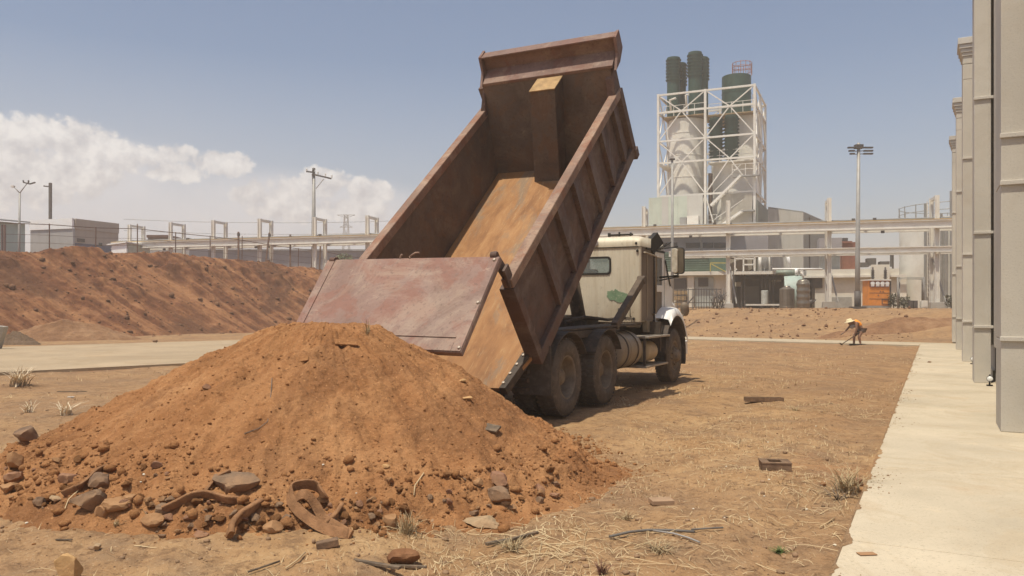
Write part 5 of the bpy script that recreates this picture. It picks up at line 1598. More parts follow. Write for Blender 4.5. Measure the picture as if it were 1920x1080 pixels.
# ------------------------------------------------------------------ small plant items
def build_small_plant():
    # orange switchboard with four round gauges
    d = 49.0
    def P(x, y, dd=d): return px(x, y, dd)
    c = P(1649, 582)
    g = gz1(c.x, d)
    t = thing('switchboard', 'orange panel cabinet with four round white gauges on a grey base', 'switchboard', (c.x, d, g))
    o = Vector((c.x, d, g))
    def bx(name, mat, x0, y0, x1, y1, dd, dep, bev=0):
        a, e = P(x0, y1, dd) - o, P(x1, y0, dd) - o
        b = MB(); b.box((a.x, a.y, min(a.z, e.z) if y1 < 581 else -.2), (e.x, a.y + dep, e.z)); return b.build(name, mat, t, bev)
    M['orange'] = simple('orange_enamel', (.72, .27, .055), .45, 0, .12, 2.5, (.42, .17, .06), .5)
    bx('base', M['steel2'], 1629, 573, 1670, 584, d, 1.0)
    bx('cabinet', M['orange'], 1629, 526, 1668, 573, d, .9, .01)
    bx('cabinet_side', M['darksteel'], 1668.2, 527, 1671, 573, d + .05, .9)
    bx('canopy', M['steel'], 1628, 523.5, 1671, 526, d - .1, 1.1)
    bx('gauge_plate', simple('rust_red_plate', (.26, .085, .045), .6), 1631, 527.5, 1666, 538.5, d - .03, .028)
    for x in (1636, 1645.5, 1654.5, 1663.5):
        p = P(x, 531.5, d - .035) - o
        b = MB(); b.lathe([(.13, 0), (.13, .03), (.11, .04), (0, .042)], 18, Matrix.Translation(p) @ Matrix.Rotation(R(90), 4, 'X')); b.build('gauge', M['white'], t)
        p = P(x, 535.8, d - .035) - o
        b = MB(); b.box((p.x - .10, p.y - .03, p.z - .035), (p.x + .10, p.y, p.z + .035)); b.build('name_plate', M['white'], t)
    for y in (549, 560): bx('panel_seam', M['gauge'] if 'gauge' in M else M['darksteel'], 1630, y, 1667.5, y + .7, d - .012, .011)
    for x, y in ((1650, 545.5), (1646, 553), (1655, 546)): bx('knob', M['darksteel'], x, y, x + 2.2, y + 1.4, d - .03, .029)
    b = MB()
    for a, e in (((1654, 561), (1666, 561)), ((1666, 561), (1666, 570)), ((1654, 570), (1666, 570)), ((1654, 561), (1654, 570))): b.bar(P(*a, d - .02) - o, P(*e, d - .02) - o, .03)
    b.build('cover_frame', M['darksteel'], t)
    for i, x in enumerate((1636.5, 1660)):
        p = P(x, 523.4, d + .5)
        q = thing('insulator', 'black ribbed insulator standing on the %s of the orange switchboard' % ('left' if i == 0 else 'right'), 'insulator', tuple(p), 0, 'black insulators on the switchboard')
        pr = [(.08, 0)]
        for k in range(5): z = .06 + k * .11; pr += [(.07, z), (.14 - .008 * k, z + .03), (.07, z + .06)]
        pr += [(.05, .62), (.05, .74), (0, .75)]
        b = MB(); b.lathe(pr, 16, Matrix.Identity(4), sharp=False); b.build('body', M['darksteel'], q)
    # brown vertical tanks
    def vessel(x, yb, yt, w, dd, label, bands):
        p = P(x, yb, dd); g = gz1(p.x, dd); r = w / 2 / F * dd; h = CH + (HZ - yt) / F * dd - g
        q = thing('process_tank', label, 'tank', (p.x, dd, g), 0, 'brown vertical tanks beside the rack column')
        if bands:
            pr = [(0, -.1), (r, -.1), (r, .1)]
            n = 4; hh = h - .25
            for k in range(n): z = hh * (k + .75) / n; pr += [(r, z - .12), (r * 1.06, z - .05), (r * 1.06, z + .05), (r, z + .12)]
            pr += [(r, hh), (r * .9, h - .12), (r * .55, h - .03), (0, h)]
        else: pr = [(0, -.1), (r * 1.06, -.1), (r * 1.06, .1), (r, .12), (r, h - .22), (r * .95, h - .2), (r * .5, h - .08), (r * .4, h), (0, h)]
        b = MB(); b.lathe(pr, 30, sharp=not bands); b.build('shell', M['bronze'], q)
        if not bands:
            b = MB()
            for k in range(10): a = k * .628; b.bar((r * 1.01 * math.cos(a), r * 1.01 * math.sin(a), .1), (r * 1.01 * math.cos(a), r * 1.01 * math.sin(a), h - .25), .03)
            b.build('stave', M['bronze'], q)
        else:
            b = MB(); b.tube([(0, 0, h - .02), (0, 0, h + .25), (-.15, 0, h + .45)], .05, 8); b.build('nozzle', M['steel'], q)
    vessel(1475.5, 577, 536, 27, 51.5, 'plain brown steel tank with a small domed lid', False)
    vessel(1506, 578.5, 523, 23, 50.5, 'banded brown steel tank with a white nozzle on its dome', True)
    # yard fence with pickets
    d2 = 50.5
    p = P(1305, 575, d2); g = gz1(p.x, d2)
    t = thing('yard_fence', 'rusty picket railing in front of the cream process building', 'fence', (p.x, d2, g)); o = Vector((p.x, d2, g))
    b = MB()
    for y in (542.5, 567.5):
        b.bar(P(1258, y, d2) - o, P(1352, y, d2) - o, .05)
    b.build('rail', M['darksteel'], t)
    for x in list(range(1263, 1300, 7)) + list(range(1300, 1336, 5)) + [1343, 1352]:
        a = P(x, 541, d2) - o; b = MB(); b.bar((a.x, 0, -.1), (a.x, 0, a.z), .035); b.build('picket', M['darksteel'], t)
    b = MB(); b.bar(P(1288, 571, d2 - .3) - o, P(1301, 556, d2 - .3) - o, .07); b.build('strut', M['darksteel'], t)
    p = P(1348, 578, d2 - .4); q = thing('scrap_heap', 'dark tangle of scrap branches at the end of the picket railing', 'scrap', (p.x, d2 - .4, gz1(p.x, d2 - .4)))
    rs = np.random.RandomState(8); b = MB()
    for k in range(26):
        x = rs.uniform(-.35, .4); b.tube([(x, rs.uniform(-.2, .2), 0), (x + rs.uniform(-.2, .2), rs.uniform(-.2, .2), rs.uniform(.4, .8)), (x + rs.uniform(-.35, .35), rs.uniform(-.2, .2), rs.uniform(.7, 1.3))], .018, 5)
    b.build('branches', M['darksteel'], q)
    # pipe goalpost by the tank
    dd = 48.5; p = P(1700, 580, dd); g = gz1(p.x, dd)
    t = thing('pipe_stand', 'grey pipe goalpost frame between orange cabinet and white tank', 'pipe stand', (p.x, dd, g)); o = Vector((p.x, dd, g))
    b = MB(); b.tube([Vector((P(1683, 580, dd).x - o.x, 0, -.1)), P(1683, 521, dd) - o, P(1732, 521, dd) - o, P(1732, 570, dd) - o], .055, 8); b.tube([Vector((P(1687, 580, dd).x - o.x, .15, -.1)), P(1687, 523, dd + .15) - o, P(1729, 523.5, dd + .15) - o, P(1729, 566, dd + .15) - o], .045, 8); b.build('pipes', M['steel2'], t)
    # meter boxes
    for i, (x0, x1, mt, lb) in enumerate(((1706, 1712, M['darksteel'], 'narrow black meter box at the foot of the white tank'), (1714, 1721, M['darksteel'], 'second black meter box beside the pale cabinet'), (1728, 1740, M['cream'], 'pale square cabinet at the foot of the white tank'))):
        a, e = P(x0, 583, 48), P(x1, 566, 48); g = gz1(a.x, 48)
        q = thing('meter_box', lb, 'cabinet', ((a.x + e.x) / 2, 48, g), 0, 'boxes at the foot of the tank')
        w = (e.x - a.x) / 2
        b = MB(); b.box((-w, 0, .08), (w, .25, .08 + e.z - g)); b.box((-w * .9, .03, -.05), (-w * .7, .2, .079)); b.box((w * .7, .03, -.05), (w * .9, .2, .079)); b.build('box', mt, q, .01)
        b = MB(); b.box((-w * .85, -.012, .14), (w * .85, -.001, e.z - g)); b.build('door', mt, q, .004)
    # dark shrub-like plant and barrel beside the switchboard
    for x, hgt, lb in ((1675.5, .95, 'dark bushy shrub close beside the orange cabinet'), (1694, .75, 'small dry shrub in front of the white tank'), (1784, .8, 'dark weedy shrub at the foot of the white tank near the warehouse')):
        p = P(x, 582, 48.8); g = gz1(p.x, p.y); q = thing('shrub', lb, 'shrub', (p.x, p.y, g), 0, 'shrubs along the plant')
        rs = np.random.RandomState(int(x)); b = MB(); st = MB()
        for k in range(240):
            a = rs.rand() * 6.28; rr = .35 * math.sqrt(rs.rand()); z = hgt * rs.beta(2, 1.6)
            c = Vector((rr * math.cos(a), rr * math.sin(a), z)); u = Vector(rs.randn(3)).normalized() * .06; v = Vector(rs.randn(3)).normalized() * .05
            b.add([c - u, c + v, c + u, c - v], [(0, 1, 2, 3)])
        for k in range(7): st.tube([(0, 0, -.05), (rs.uniform(-.25, .25), rs.uniform(-.2, .2), hgt * .8)], .012, 5)
        b.build('foliage', M['foliage'], q, recalc=False); st.build('stem', M['darksteel'], q)
M['foliage'] = simple('dusty_foliage', (.075, .075, .045), .8, 0, .5, 5, (.14, .11, .07), .6)
build_small_plant()

def lamp_mast():
    d = 45.0; p = px(1608, 583, d); g = gz1(p.x, d)
    t = thing('lamp_mast', 'tall grey lamp mast with three tiers of thin arms near the worker', 'lamp mast', (p.x, d, g))
    zt = CH + (HZ - 268) / F * d - g
    b = MB(); b.tube([(0, 0, -.2), (0, 0, zt * .3), (.06, 0, zt)], [.15, .13, .085], 14); b.build('pole', M['steel2'], t)
    b = MB(); b.tube([(0, 0, -.1), (0, 0, .95)], .18, 14); b.box((-.35, -.35, -.2), (.35, .35, .08)); b.build('collar', M['darksteel'], t)
    b = MB(); b.box((-.16, -.14, zt - .32), (.28, .14, zt - .1)); b.build('head', M['darksteel'], t)
    for k, y in enumerate((277, 283, 288.5)):
        z = CH + (HZ - y) / F * d - g
        b = MB(); b.bar((-.52 + .05 * k, 0, z - .03), (.80, 0, z + .02), .035); b.build('arm', M['darksteel'], t)
        for x0, x1 in ((-.55 + .06 * k, -.18), (.35, .85)):
            b = MB(); b.box((x0, -.08, z - .03), (x1, .08, z + .045)); b.build('lamp', M['darksteel'], t)
lamp_mast()
def thin_pole():
    d = 44.0; p = px(1260.5, 600, d); g = gz1(p.x, d)
    t = thing('lamp_post', 'slender grey lamp post rising in front of the silo tower', 'lamp post', (p.x, d, g))
    zt = CH + (HZ - 300) / F * d - g
    b = MB(); b.tube([(0, 0, -.2), (0, 0, zt)], [.10, .06], 12); b.build('pole', M['steel2'], t)
    b = MB(); b.box((-.14, -.1, zt), (.14, .1, zt + .08)); b.build('lamp_head', M['darksteel'], t)
thin_pole()

# ------------------------------------------------------------------ left background, on the plateau behind the bank
def left_side():
    # white flat-roofed building
    d = 75; c = px(137, 409, d); l = px(57, 413, 76.8); r = px(222, 419, 79.7)
    t = thing('flat_roofed_building', 'white flat-roofed building with a blue band, behind the red embankment', 'building', (c.x, c.y, 4))
    o = Vector((c.x, c.y, 4)); zt = c.z - 4
    L0, R0 = Vector((l.x - c.x, l.y - c.y, 0)), Vector((r.x - c.x, r.y - c.y, 0))
    il, ir = L0.normalized(), R0.normalized()
    def wall(name, mat, V, n, z0, z1, off, th=.2, f0=0, f1=1):
        b = MB(); q = -n * off
        P = [V * f0 + q + Vector((0, 0, z0)), V * f1 + q + Vector((0, 0, z0)), V * f1 + q + Vector((0, 0, z1)), V * f0 + q + Vector((0, 0, z1))]
        b.prism(P, (0, 0, 0), tuple(n * th)); return b.build(name, mat, t)
    zz = lambda y: CH + (HZ - y) / F * 75 - 4
    M['whitesheet'] = corrugated('white_sheet', (.93, .92, .90), 'X', 5, .02, (.7, .67, .62), .2)
    M['beigeshade'] = corrugated('shaded_beige_sheet', (.46, .395, .325), 'X', 5, .06, (.32, .27, .22), .3)  # beige with the right face's shade put into the colour
    M['greywall'] = corrugated('light_grey_sheet', (.44, .42, .40), 'X', 5, .05)
    wall('parapet', M['whitesheet'], L0, ir, zz(428.5), zt, .10, f0=.0)
    wall('wall', M['greywall'], L0, ir, -2, zz(428.6), 0)
    wall('parapet', M['beigeshade'], R0, il, zz(429), zt - .02, .09, f0=.045)
    wall('wall', M['beigeshade'], R0, il, zz(455), zz(429.1), 0, f0=.045)
    wall('blue_band', simple('blue_paint', (.15, .16, .22), .6), R0, il, -2, zz(455.1), .0, f0=.045)
    wall('sign', M['darksteel'], R0, il, zz(452.5), zz(446), .06, .05, .08, .24)
    wall('window', M['glass'], R0, il, zz(457), zz(451), .06, .05, .55, .62)
    b = MB(); b.prism([Vector((0, 0, zt - .15)), L0 + Vector((0, 0, zt - .15)), L0 + R0 + Vector((0, 0, zt - .15)), R0 + Vector((0, 0, zt - .15))], (0, 0, -.05), (0, 0, .05)); b.build('roof', M['steel2'], t)
    # pale green shed at the frame edge
    a = px(-60, 419, 66); e = px(47, 419.5, 70)
    t = thing('green_shed', 'pale green metal shed at the left edge behind the fence', 'shed', (e.x, e.y, 4)); o = Vector((e.x, e.y, 4))
    V = Vector((a.x - e.x, a.y - e.y, 0)); nn = Vector((-V.y, V.x, 0)).normalized(); nn = nn if nn.y > 0 else -nn
    b = MB(); b.prism([Vector((0, 0, -2)), V + Vector((0, 0, -2)), V + Vector((0, 0, e.z - 4)), Vector((0, 0, e.z - 4))], (0, 0, 0), tuple(nn * 5)); b.build('wall', simple('mint_sheet', (.42, .52, .475), .6, 0, .1, .6), t)
    b = MB(); b.prism([Vector((.3, 0, e.z - 3.95)) - nn * .3, V + Vector((0, 0, e.z - 3.95)) - nn * .3, V + Vector((0, 0, e.z - 3.6)) + nn * 2.5, Vector((.3, 0, e.z - 3.6)) + nn * 2.5], (0, 0, 0), (0, 0, .1)); b.build('roof', M['steel2'], t)
    for x0, x1 in ((2, 4), (6, 10)):
        q0, q1 = px(x0, 421, 65.5) - o, px(x1, 421, 65.5) - o
        b = MB(); b.box((q0.x, q0.y, -2), (q1.x, q0.y + .1, q0.z)); b.build('post', simple('maroon_post', (.14, .08, .07), .7), t)
    # small white hut with pale green side
    c = px(237, 456, 64); l = px(209, 453, 66); r = px(281, 457, 68)
    t = thing('small_hut', 'small white and pale green hut with a thin white roof beside the portal', 'hut', (c.x, c.y, 4)); o = Vector((c.x, c.y, 4))
    L0, R0 = Vector((l.x - c.x, l.y - c.y, 0)), Vector((r.x - c.x, r.y - c.y, 0)); zt = c.z - 4
    for nm, V, mt, f0 in (('wall', L0, M['whitesheet'], 0), ('side_wall', R0, M['greensheet'], .06)):
        n = (R0 if V is L0 else L0).normalized()
        b = MB(); b.prism([V * f0 + Vector((0, 0, -2)), V + Vector((0, 0, -2)), V + Vector((0, 0, zt)), V * f0 + Vector((0, 0, zt))], (0, 0, 0), tuple(n * .1)); b.build(nm, mt, t)
    b = MB(); P = [-L0 * .05 - R0 * .05, L0 * 1.25 - R0 * .05, L0 * 1.25 + R0 * 1.05, -L0 * .05 + R0 * 1.05]; b.prism([p + Vector((0, 0, zt + .02)) for p in P], (0, 0, 0), (0, 0, .1)); b.build('roof', M['white'], t)
    # low brown-roofed hall
    t = thing('brown_roofed_hall', 'low hall with a brown flat roof seen through the pipe rack', 'building', tuple(px(310, 470, 82).to_2d()) + (4,)); o = Vector((t.location))
    a, e = px(277, 446, 82) - o, px(355, 446, 82) - o
    b = MB(); b.box((a.x, 0, -2), (e.x, 5, a.z)); b.build('wall', M['greywall'], t)
    a2, e2 = px(277, 446, 82) - o, px(318, 441, 82) - o
    b = MB(); b.box((a2.x, -.3, a2.z + .01), (e2.x, 5, e2.z)); b.build('roof', simple('brown_roof', (.17, .095, .07), .8), t)
    # long grey wall
    o = px(520, 500, 98); o.z = 3.5
    t = thing('long_grey_hall', 'long low grey hall far behind the rack and fence', 'building', tuple(o))
    a, e = px(352, 468, 92) - o, px(745, 470, 100) - o
    b = MB(); b.prism([Vector((a.x, a.y, -2)), Vector((e.x, e.y, -2)), Vector((e.x, e.y, e.z)), Vector((a.x, a.y, a.z))], (0, 0, 0), (1.5, 8, 0)); b.build('wall', M['lilac'], t)
    b = MB(); b.prism([Vector((a.x, a.y - .3, a.z + .02)), Vector((e.x, e.y - .3, e.z + .02)), Vector((e.x + 1.5, e.y + 8, e.z + .6)), Vector((a.x + 1.5, a.y + 8, a.z + .6))], (0, 0, 0), (0, 0, .1)); b.build('roof', M['steel2'], t)
    # green dome tree
    p = px(645, 500, 88); t = thing('round_tree', 'small pale green rounded tree beyond the fence below the pylon', 'tree', (p.x, p.y, 4))
    rs = np.random.RandomState(6); b = MB(); w = 1.0
    for k in range(1500):
        v = Vector(rs.randn(3)).normalized() * rs.uniform(.55, 1.0) * (1 + .15 * math.sin(5 * rs.rand()))
        c = Vector((v.x * 1.15, v.y * 1.0, 2.6 + v.z * .85)); u = Vector(rs.randn(3)).normalized() * .09; q = Vector(rs.randn(3)).normalized() * .07
        b.add([c - u, c + q, c + u, c - q], [(0, 1, 2, 3)])
    b.build('crown', simple('pale_green_leaves', (.17, .19, .10), .8, 0, .4, 3), t, recalc=False)
    b = MB(); b.tube([(0, 0, -1), (0, 0, 2.5)], [.14, .06], 8); b.build('trunk', M['darksteel'], t)
    # fence along the crest
    t0 = 8.4; ss = [-4 + 2.75 * k for k in range(17)]
    pts = [bank_pt(s, t0) for s in ss]
    t = thing('crest_fence', 'rusty post and rail fence running along the crest of the embankment', 'fence', tuple(pts[5])); o = pts[5]
    for i, p in enumerate(pts):
        h = 1.6 if i % 3 else 1.85
        b = MB(); b.bar(p - o - Vector((0, 0, .4)), p - o + Vector((.02 * (i % 2), 0, h)), .048); b.build('post', M['rustpost'], t)
    for h, w in ((1.55, .04), (.95, .018), (.5, .018)):
        b = MB()
        for p, q in zip(pts[:-1], pts[1:]): b.bar(p - o + Vector((0, 0, h)), q - o + Vector((0, 0, h)), w)
        b.build('rail', M['rustpost'], t)
    for x, hh, lean in ((496, 2.6, .35), (545, 2.7, 0), (598, 2.6, .12), (448, 2.2, 0)):
        s = bank_col(x, 9.5); p = bank_pt(s, 9.5)
        q = thing('leaning_post' if lean else 'bare_post', {496: 'dark post leaning right behind the crest fence', 545: 'straight dark post standing between two white portals', 598: 'dark post just right of the utility pole', 448: 'short dark post left of the leaning one'}[x], 'post', tuple(p), 0, 'dark posts behind the crest fence')
        b = MB(); b.bar((0, 0, -.3), (lean, 0, hh), .11); b.build('shaft', M['rustpost'], q)
        b = MB(); b.box((lean - .08, -.06, hh - .3), (lean + .1, .06, hh - .1)); b.build('cap', M['darksteel'], q)
    # utility pole
    d = 67; p = px(588, 500, d); g = 4.0
    t = thing('utility_pole', 'grey concrete utility pole with a braced crossarm rising over the embankment', 'utility pole', (p.x, d, g)); zz = lambda y: CH + (HZ - y) / F * d - g
    X = lambda x: (x - 588) / F * d
    b = MB(); b.tube([(0, 0, -1), (0, 0, zz(440)), (.02, 0, zz(317))], [.22, .18, .12], 14); b.build('shaft', M['steel2'], t)
    b = MB(); b.tube([(0, 0, zz(322)), (.02, 0, zz(315))], .13, 12); b.build('top_cap', M['darksteel'], t)
    b = MB(); b.bar((X(575), -.15, zz(322)), (X(591), -.15, zz(324)), .1, .12); b.bar((X(586), -.15, zz(327)), (X(622), -.15, zz(335.5)), .1, .12); b.build('crossarm', M['darksteel'], t)
    b = MB(); b.bar((X(593), -.1, zz(354)), (X(608), -.15, zz(336)), .05); b.bar((X(587), -.1, zz(345)), (X(586), -.15, zz(328)), .05); b.build('strut', M['steel2'], t)
    for x, y in ((576, 320), (597, 326), (611, 329), (623, 332)):
        b = MB(); b.lathe([(.04, -.1), (.06, -.02), (.03, .02), (.07, .06), (.05, .14), (0, .16)], 10, Matrix.Translation((X(x), -.15, zz(y))), sharp=False); b.build('insulator', M['steel'], t)
    # street light with forked head
    d = 58; p = px(35, 468, d); g = 4.0
    t = thing('street_light', 'grey street light with a forked head at the far left', 'street light', (p.x, d, g)); zz = lambda y: CH + (HZ - y) / F * d - g
    X = lambda x: (x - 35) / F * d
    b = MB(); b.tube([(0, 0, -1), (X(37), 0, zz(362))], [.10, .07], 10); b.build('pole', M['steel2'], t)
    b = MB(); b.tube([(X(37), 0, zz(362)), (X(26), 0, zz(350))], .035, 8); b.tube([(X(37), 0, zz(362)), (X(53), 0, zz(341))], .035, 8); b.build('arm', M['steel2'], t)
    b = MB(); b.box((X(22), -.1, zz(351.5)), (X(27), .1, zz(348))); b.build('lamp', M['steel'], t)
    b = MB(); b.bar((X(44), 0, zz(342)), (X(56), 0, zz(345)), .09); b.bar((X(56), 0, zz(345)), (X(66), 0, zz(342)), .09); b.bar((X(44), 0, zz(342)), (X(43.5), 0, zz(338)), .07); b.bar((X(53.5), 0, zz(343)), (X(53.5), 0, zz(338)), .08); b.build('lamp_bar', M['darksteel'], t)
    d = 90; p = px(94, 420, d)
    t = thing('dark_pole', 'dark square-topped pole behind the white flat-roofed building', 'pole', (p.x, d, 4)); zz = lambda y: CH + (HZ - y) / F * d - 4
    b = MB(); b.bar((0, 0, -1), (.03, 0, zz(343)), .26); b.build('shaft', M['darksteel'], t)
    b = MB(); b.bar((0, 0, zz(350)), (-.72, 0, zz(349)), .13); b.bar((-.68, 0, zz(350)), (-.68, 0, zz(347.5)), .1); b.build('arm', M['darksteel'], t)
    # pylon far away
    d = 240; p = px(649, 500, d)
    t = thing('pylon', 'distant steel lattice pylon with three crossarms', 'pylon', (p.x, d, 4)); zz = lambda y: CH + (HZ - y) / F * d - 4
    X = lambda x: (x - 649) / F * d
    b = MB()
    ys = [500, 480, 465, 447, 428, 412, 403]
    hw = lambda y: X(649 + 3 + (y - 403) * .045)
    for y0, y1 in zip(ys[:-1], ys[1:]):
        w0, w1 = hw(y0), hw(y1)
        for sx, sy in ((1, 1), (1, -1), (-1, 1), (-1, -1)): b.bar((sx * w0, sy * w0, zz(y0)), (sx * w1, sy * w1, zz(y1)), .16)
        for sy in (1, -1): b.bar((-w0, sy * w0, zz(y0)), (w1, sy * w1, zz(y1)), .1); b.bar((w0, sy * w0, zz(y0)), (-w1, sy * w1, zz(y1)), .1)
    b.build('lattice', M['steel2'], t)
    for y, w, dy in ((403, 17, 6), (426, 12, 5), (447, 10, 4)):
        b = MB(); W = X(649 + w)
        b.bar((-W, 0, zz(y)), (W, 0, zz(y)), .16)
        for s in (1, -1): b.bar((s * W, 0, zz(y)), (0, 0, zz(y + dy if y == 403 else y - dy)), .12)
        b.build('crossarm', M['steel2'], t)
    # power lines
    for i, (y0, y1) in enumerate(((411, 414), (432, 436))):
        a, c = px(232, y0, 74), px(745, y1, 70)
        pts = [a.lerp(c, f) - Vector((0, 0, 1.0 * f * (1 - f))) for f in np.linspace(0, 1, 14)]
        b = MB(); b.tube([p - a for p in pts], .018, 5); o_ = b.build('power_line', M['steel2']); o_.location = a
        tag(o_, ('upper' if i == 0 else 'lower') + ' thin power line strung behind the white portals', 'cable', 'power lines behind the portals')
M['rustpost'] = simple('rusty_post', (.22, .145, .11), .8, 0, .3, 4)
left_side()
# ------------------------------------------------------------------ the worker
def skin_body(name, chains, mat, parent, sub=2):
    """chains: lists of (point, radius); the first point of a chain may repeat a point of an earlier chain to branch from it"""
    verts, rad, edges = [], [], []
    def idx(p):
        for i, q in enumerate(verts):
            if (Vector(q) - Vector(p)).length < 1e-4: return i
        return None
    for ch in chains:
        prev = None
        for p, r in ch:
            i = idx(p)
            if i is None: verts.append(p); rad.append(r); i = len(verts) - 1
            if prev is not None: edges.append((prev, i))
            prev = i
    me = bpy.data.meshes.new(name); me.from_pydata(verts, edges, [])
    o = bpy.data.objects.new(name, me); COL.objects.link(o); me.materials.append(mat); o.parent = parent
    md = o.modifiers.new('skin', 'SKIN'); md.use_smooth_shade = True
    for i, v in enumerate(me.skin_vertices[0].data):
        r = rad[i]; v.radius = r if isinstance(r, tuple) else (r, r); v.use_root = (i == 0)
    s = o.modifiers.new('sub', 'SUBSURF'); s.levels = sub; s.render_levels = sub
    return o
def build_person():
    g = gpx(1606, 646); gzv = gz1(g.x, g.y)
    t = thing('person', 'worker in orange vest and pale hat bending over on the paved strip with a tool', 'person', (g.x, g.y, gzv), 0)
    # local: -x is where the worker faces, y away from the camera
    skin = simple('brown_skin', (.25, .14, .095), .6, 0, .1, 6)
    hip = (.20, 0, .69); ch = (-.06, .0, .93); nk = (-.17, 0, .93); hd = (-.27, 0, .90)
    ch2 = (.08, 0, .83)
    shR, shL = (-.07, -.15, .90), (-.09, .16, .89)
    chains = [[(hip, (.13, .11)), (ch2, (.13, .11)), (ch, (.14, .12)), (nk, .055), (hd, (.085, .10)), ((-.335, 0, .86), (.06, .075))],
              [(hip, .12), ((.20, -.09, .63), .095), ((.06, -.11, .37), .062), ((.05, -.11, .33), .058), ((.11, -.11, .09), .042), ((.10, -.11, .045), .045), ((.0, -.12, .03), .035)],
              [(hip, .12), ((.20, .09, .63), .095), ((-.05, .10, .38), .062), ((-.055, .10, .34), .058), ((-.06, .10, .09), .042), ((-.07, .10, .045), .045), ((-.17, .09, .03), .035)],
              [(ch, .13), (shR, .062), ((-.08, -.19, .66), .046), ((-.085, -.185, .63), .044), ((-.14, -.12, .43), .034)],
              [(ch, .13), (shL, .062), ((-.22, .20, .72), .046), ((-.24, .20, .70), .043), ((-.37, .17, .57), .034)]]
    skin_body('body', chains, skin, t)
    # hands: palm and five fingers closed on the handle
    def hand(base, d, name):
        d = Vector(d).normalized(); s = d.cross(Vector((0, 1, 0))).normalized(); base = Vector(base)
        ch = [[(tuple(base), .024), (tuple(base + d * .05), .026), (tuple(base + d * .085), .022)]]
        for k, l in enumerate((.05, .06, .055, .045)):
            off = Vector((0, (k - 1.5) * .021, 0)); q = base + d * .085
            ch.append([(tuple(q), .022), (tuple(q + off + d * .015), .010), (tuple(q + off + d * l), .009), (tuple(q + off + d * (l * .9) + s * .035), .008)])
        ch.append([(tuple(base + d * .05), .026), (tuple(base + d * .06 + Vector((0, -.04, 0)) + s * .01), .011), (tuple(base + d * .085 + Vector((0, -.035, 0)) + s * .04), .009)])
        skin_body(name, ch, skin, t, 1)
    hand((-.14, -.12, .43), (-.25, .15, -1), 'hand'); hand((-.37, .17, .57), (-.9, -.05, -.7), 'hand')
    orange = simple('orange_vest', (.95, .33, .03), .7, 0, .15, 9)
    skin_body('vest', [[((.17, 0, .745), (.155, .10)), ((.08, 0, .845), (.158, .125)), ((-.05, 0, .94), (.165, .135)), ((-.13, 0, .945), (.10, .08))]], orange, t)
    skin_body('shirt', [[((.02, 0, .80), (.10, .06)), ((-.09, 0, .80), (.12, .09)), ((-.20, 0, .74), (.12, .09)), ((-.215, 0, .66), (.07, .06))]], simple('grey_shirt', (.34, .30, .27), .8, 0, .2, 8), t)
    skin_body('shorts', [[((.215, 0, .70), (.145, .125)), ((.21, -.08, .62), .115), ((.13, -.105, .49), .10)], [((.215, 0, .70), (.145, .125)), ((.20, .09, .62), .115), ((.06, .10, .49), .10)]], simple('dark_shorts', (.13, .10, .09), .8, 0, .2, 8), t)
    b = MB(); m = Matrix.Translation((-.285, 0, .965)) @ Matrix.Rotation(R(-16), 4, 'Y')
    b.lathe([(.20, -.02), (.205, -.005), (.115, .012), (.11, .06), (.09, .095), (0, .105)], 24, m, sharp=False); b.build('hat', simple('pale_straw_hat', (.78, .66, .42), .8, 0, .1, 9), t)
    for p in ((.03, -.115, 0), (-.14, .095, 0)):
        b = MB(); b.box((p[0] - .11, p[1] - .05, .0), (p[0] + .14, p[1] + .05, .07)); b.build('shoe', M['trim'], t, .025)
    # hoe
    h = thing('hoe', 'short-handled hoe held low by the bending worker', 'hoe', (g.x - .62, g.y - .1, gzv))
    a = Vector((g.x - .16, g.y - .12, gzv + .37)) - h.location; e = Vector((0, 0, .06))
    dirn = (a - e).normalized()
    b = MB(); b.tube([e, a + dirn * .30], .018, 8); b.build('handle', simple('dark_handle', (.09, .06, .04), .7), h)
    b = MB(); b.prism([(-.07, -.10, .10), (-.07, .10, .10), (.02, .11, .0), (.02, -.11, .0)], (0, 0, 0), (-.012, 0, .008)); b.build('blade', M['darksteel'], h)
    s = thing('stick', 'dark stick held out in the worker\'s far hand', 'stick', (g.x - .43, g.y + .17, gzv + .52))
    b = MB(); b.tube([(.16, 0, .14), (0, 0, 0), (-.14, -.02, -.10)], .014, 6); b.build('shaft', M['darksteel'], s)
build_person()

# ------------------------------------------------------------------ rocks and debris
def rock_mesh(seed, sx, sy, sz, cuts=9, rough=.10, sub=3):
    import bmesh
    rs = np.random.RandomState(seed)
    bm = bmesh.new(); bmesh.ops.create_icosphere(bm, subdivisions=sub, radius=1)
    ns = rs.randn(cuts, 3); ns /= np.linalg.norm(ns, axis=1)[:, None]; ds = rs.uniform(.44, .80, cuts)
    for v in bm.verts:
        p = np.array(v.co)
        for n, d in zip(ns, ds):
            k = p @ n
            if k > d: p = p - n * (k - d) * .97
        p = p * (1 + rough * float(fbm(np.array([p[0] * 2 + seed]), np.array([p[1] * 2 + p[2] * 1.7]), 3)[0]))
        v.co = Vector((p[0] * sx, p[1] * sy, p[2] * sz))
    me = bpy.data.meshes.new('rock'); bm.to_mesh(me); bm.free()
    me.polygons.foreach_set('use_smooth', [True] * len(me.polygons))
    if hasattr(me, 'set_sharp_from_angle'): me.set_sharp_from_angle(angle=R(24))
    return me
def rock_mat(name, c, dust=.5):
    t = NT(name)
    col = t.ramp(t.noise(7, 7, .65), [(.3, tuple(x * .6 for x in c)), (.5, c), (.72, tuple(x * 1.35 for x in c))])
    col = t.mix(t.ramp(t.noise(3.5, 6, .7), [(.36, 0.1), (.62, min(1, dust + .25))]), col, (.33, .195, .105))
    return t.done(col, .9, 0, t.bump(t.noise(28, 7, .7), .55, .02), .2)
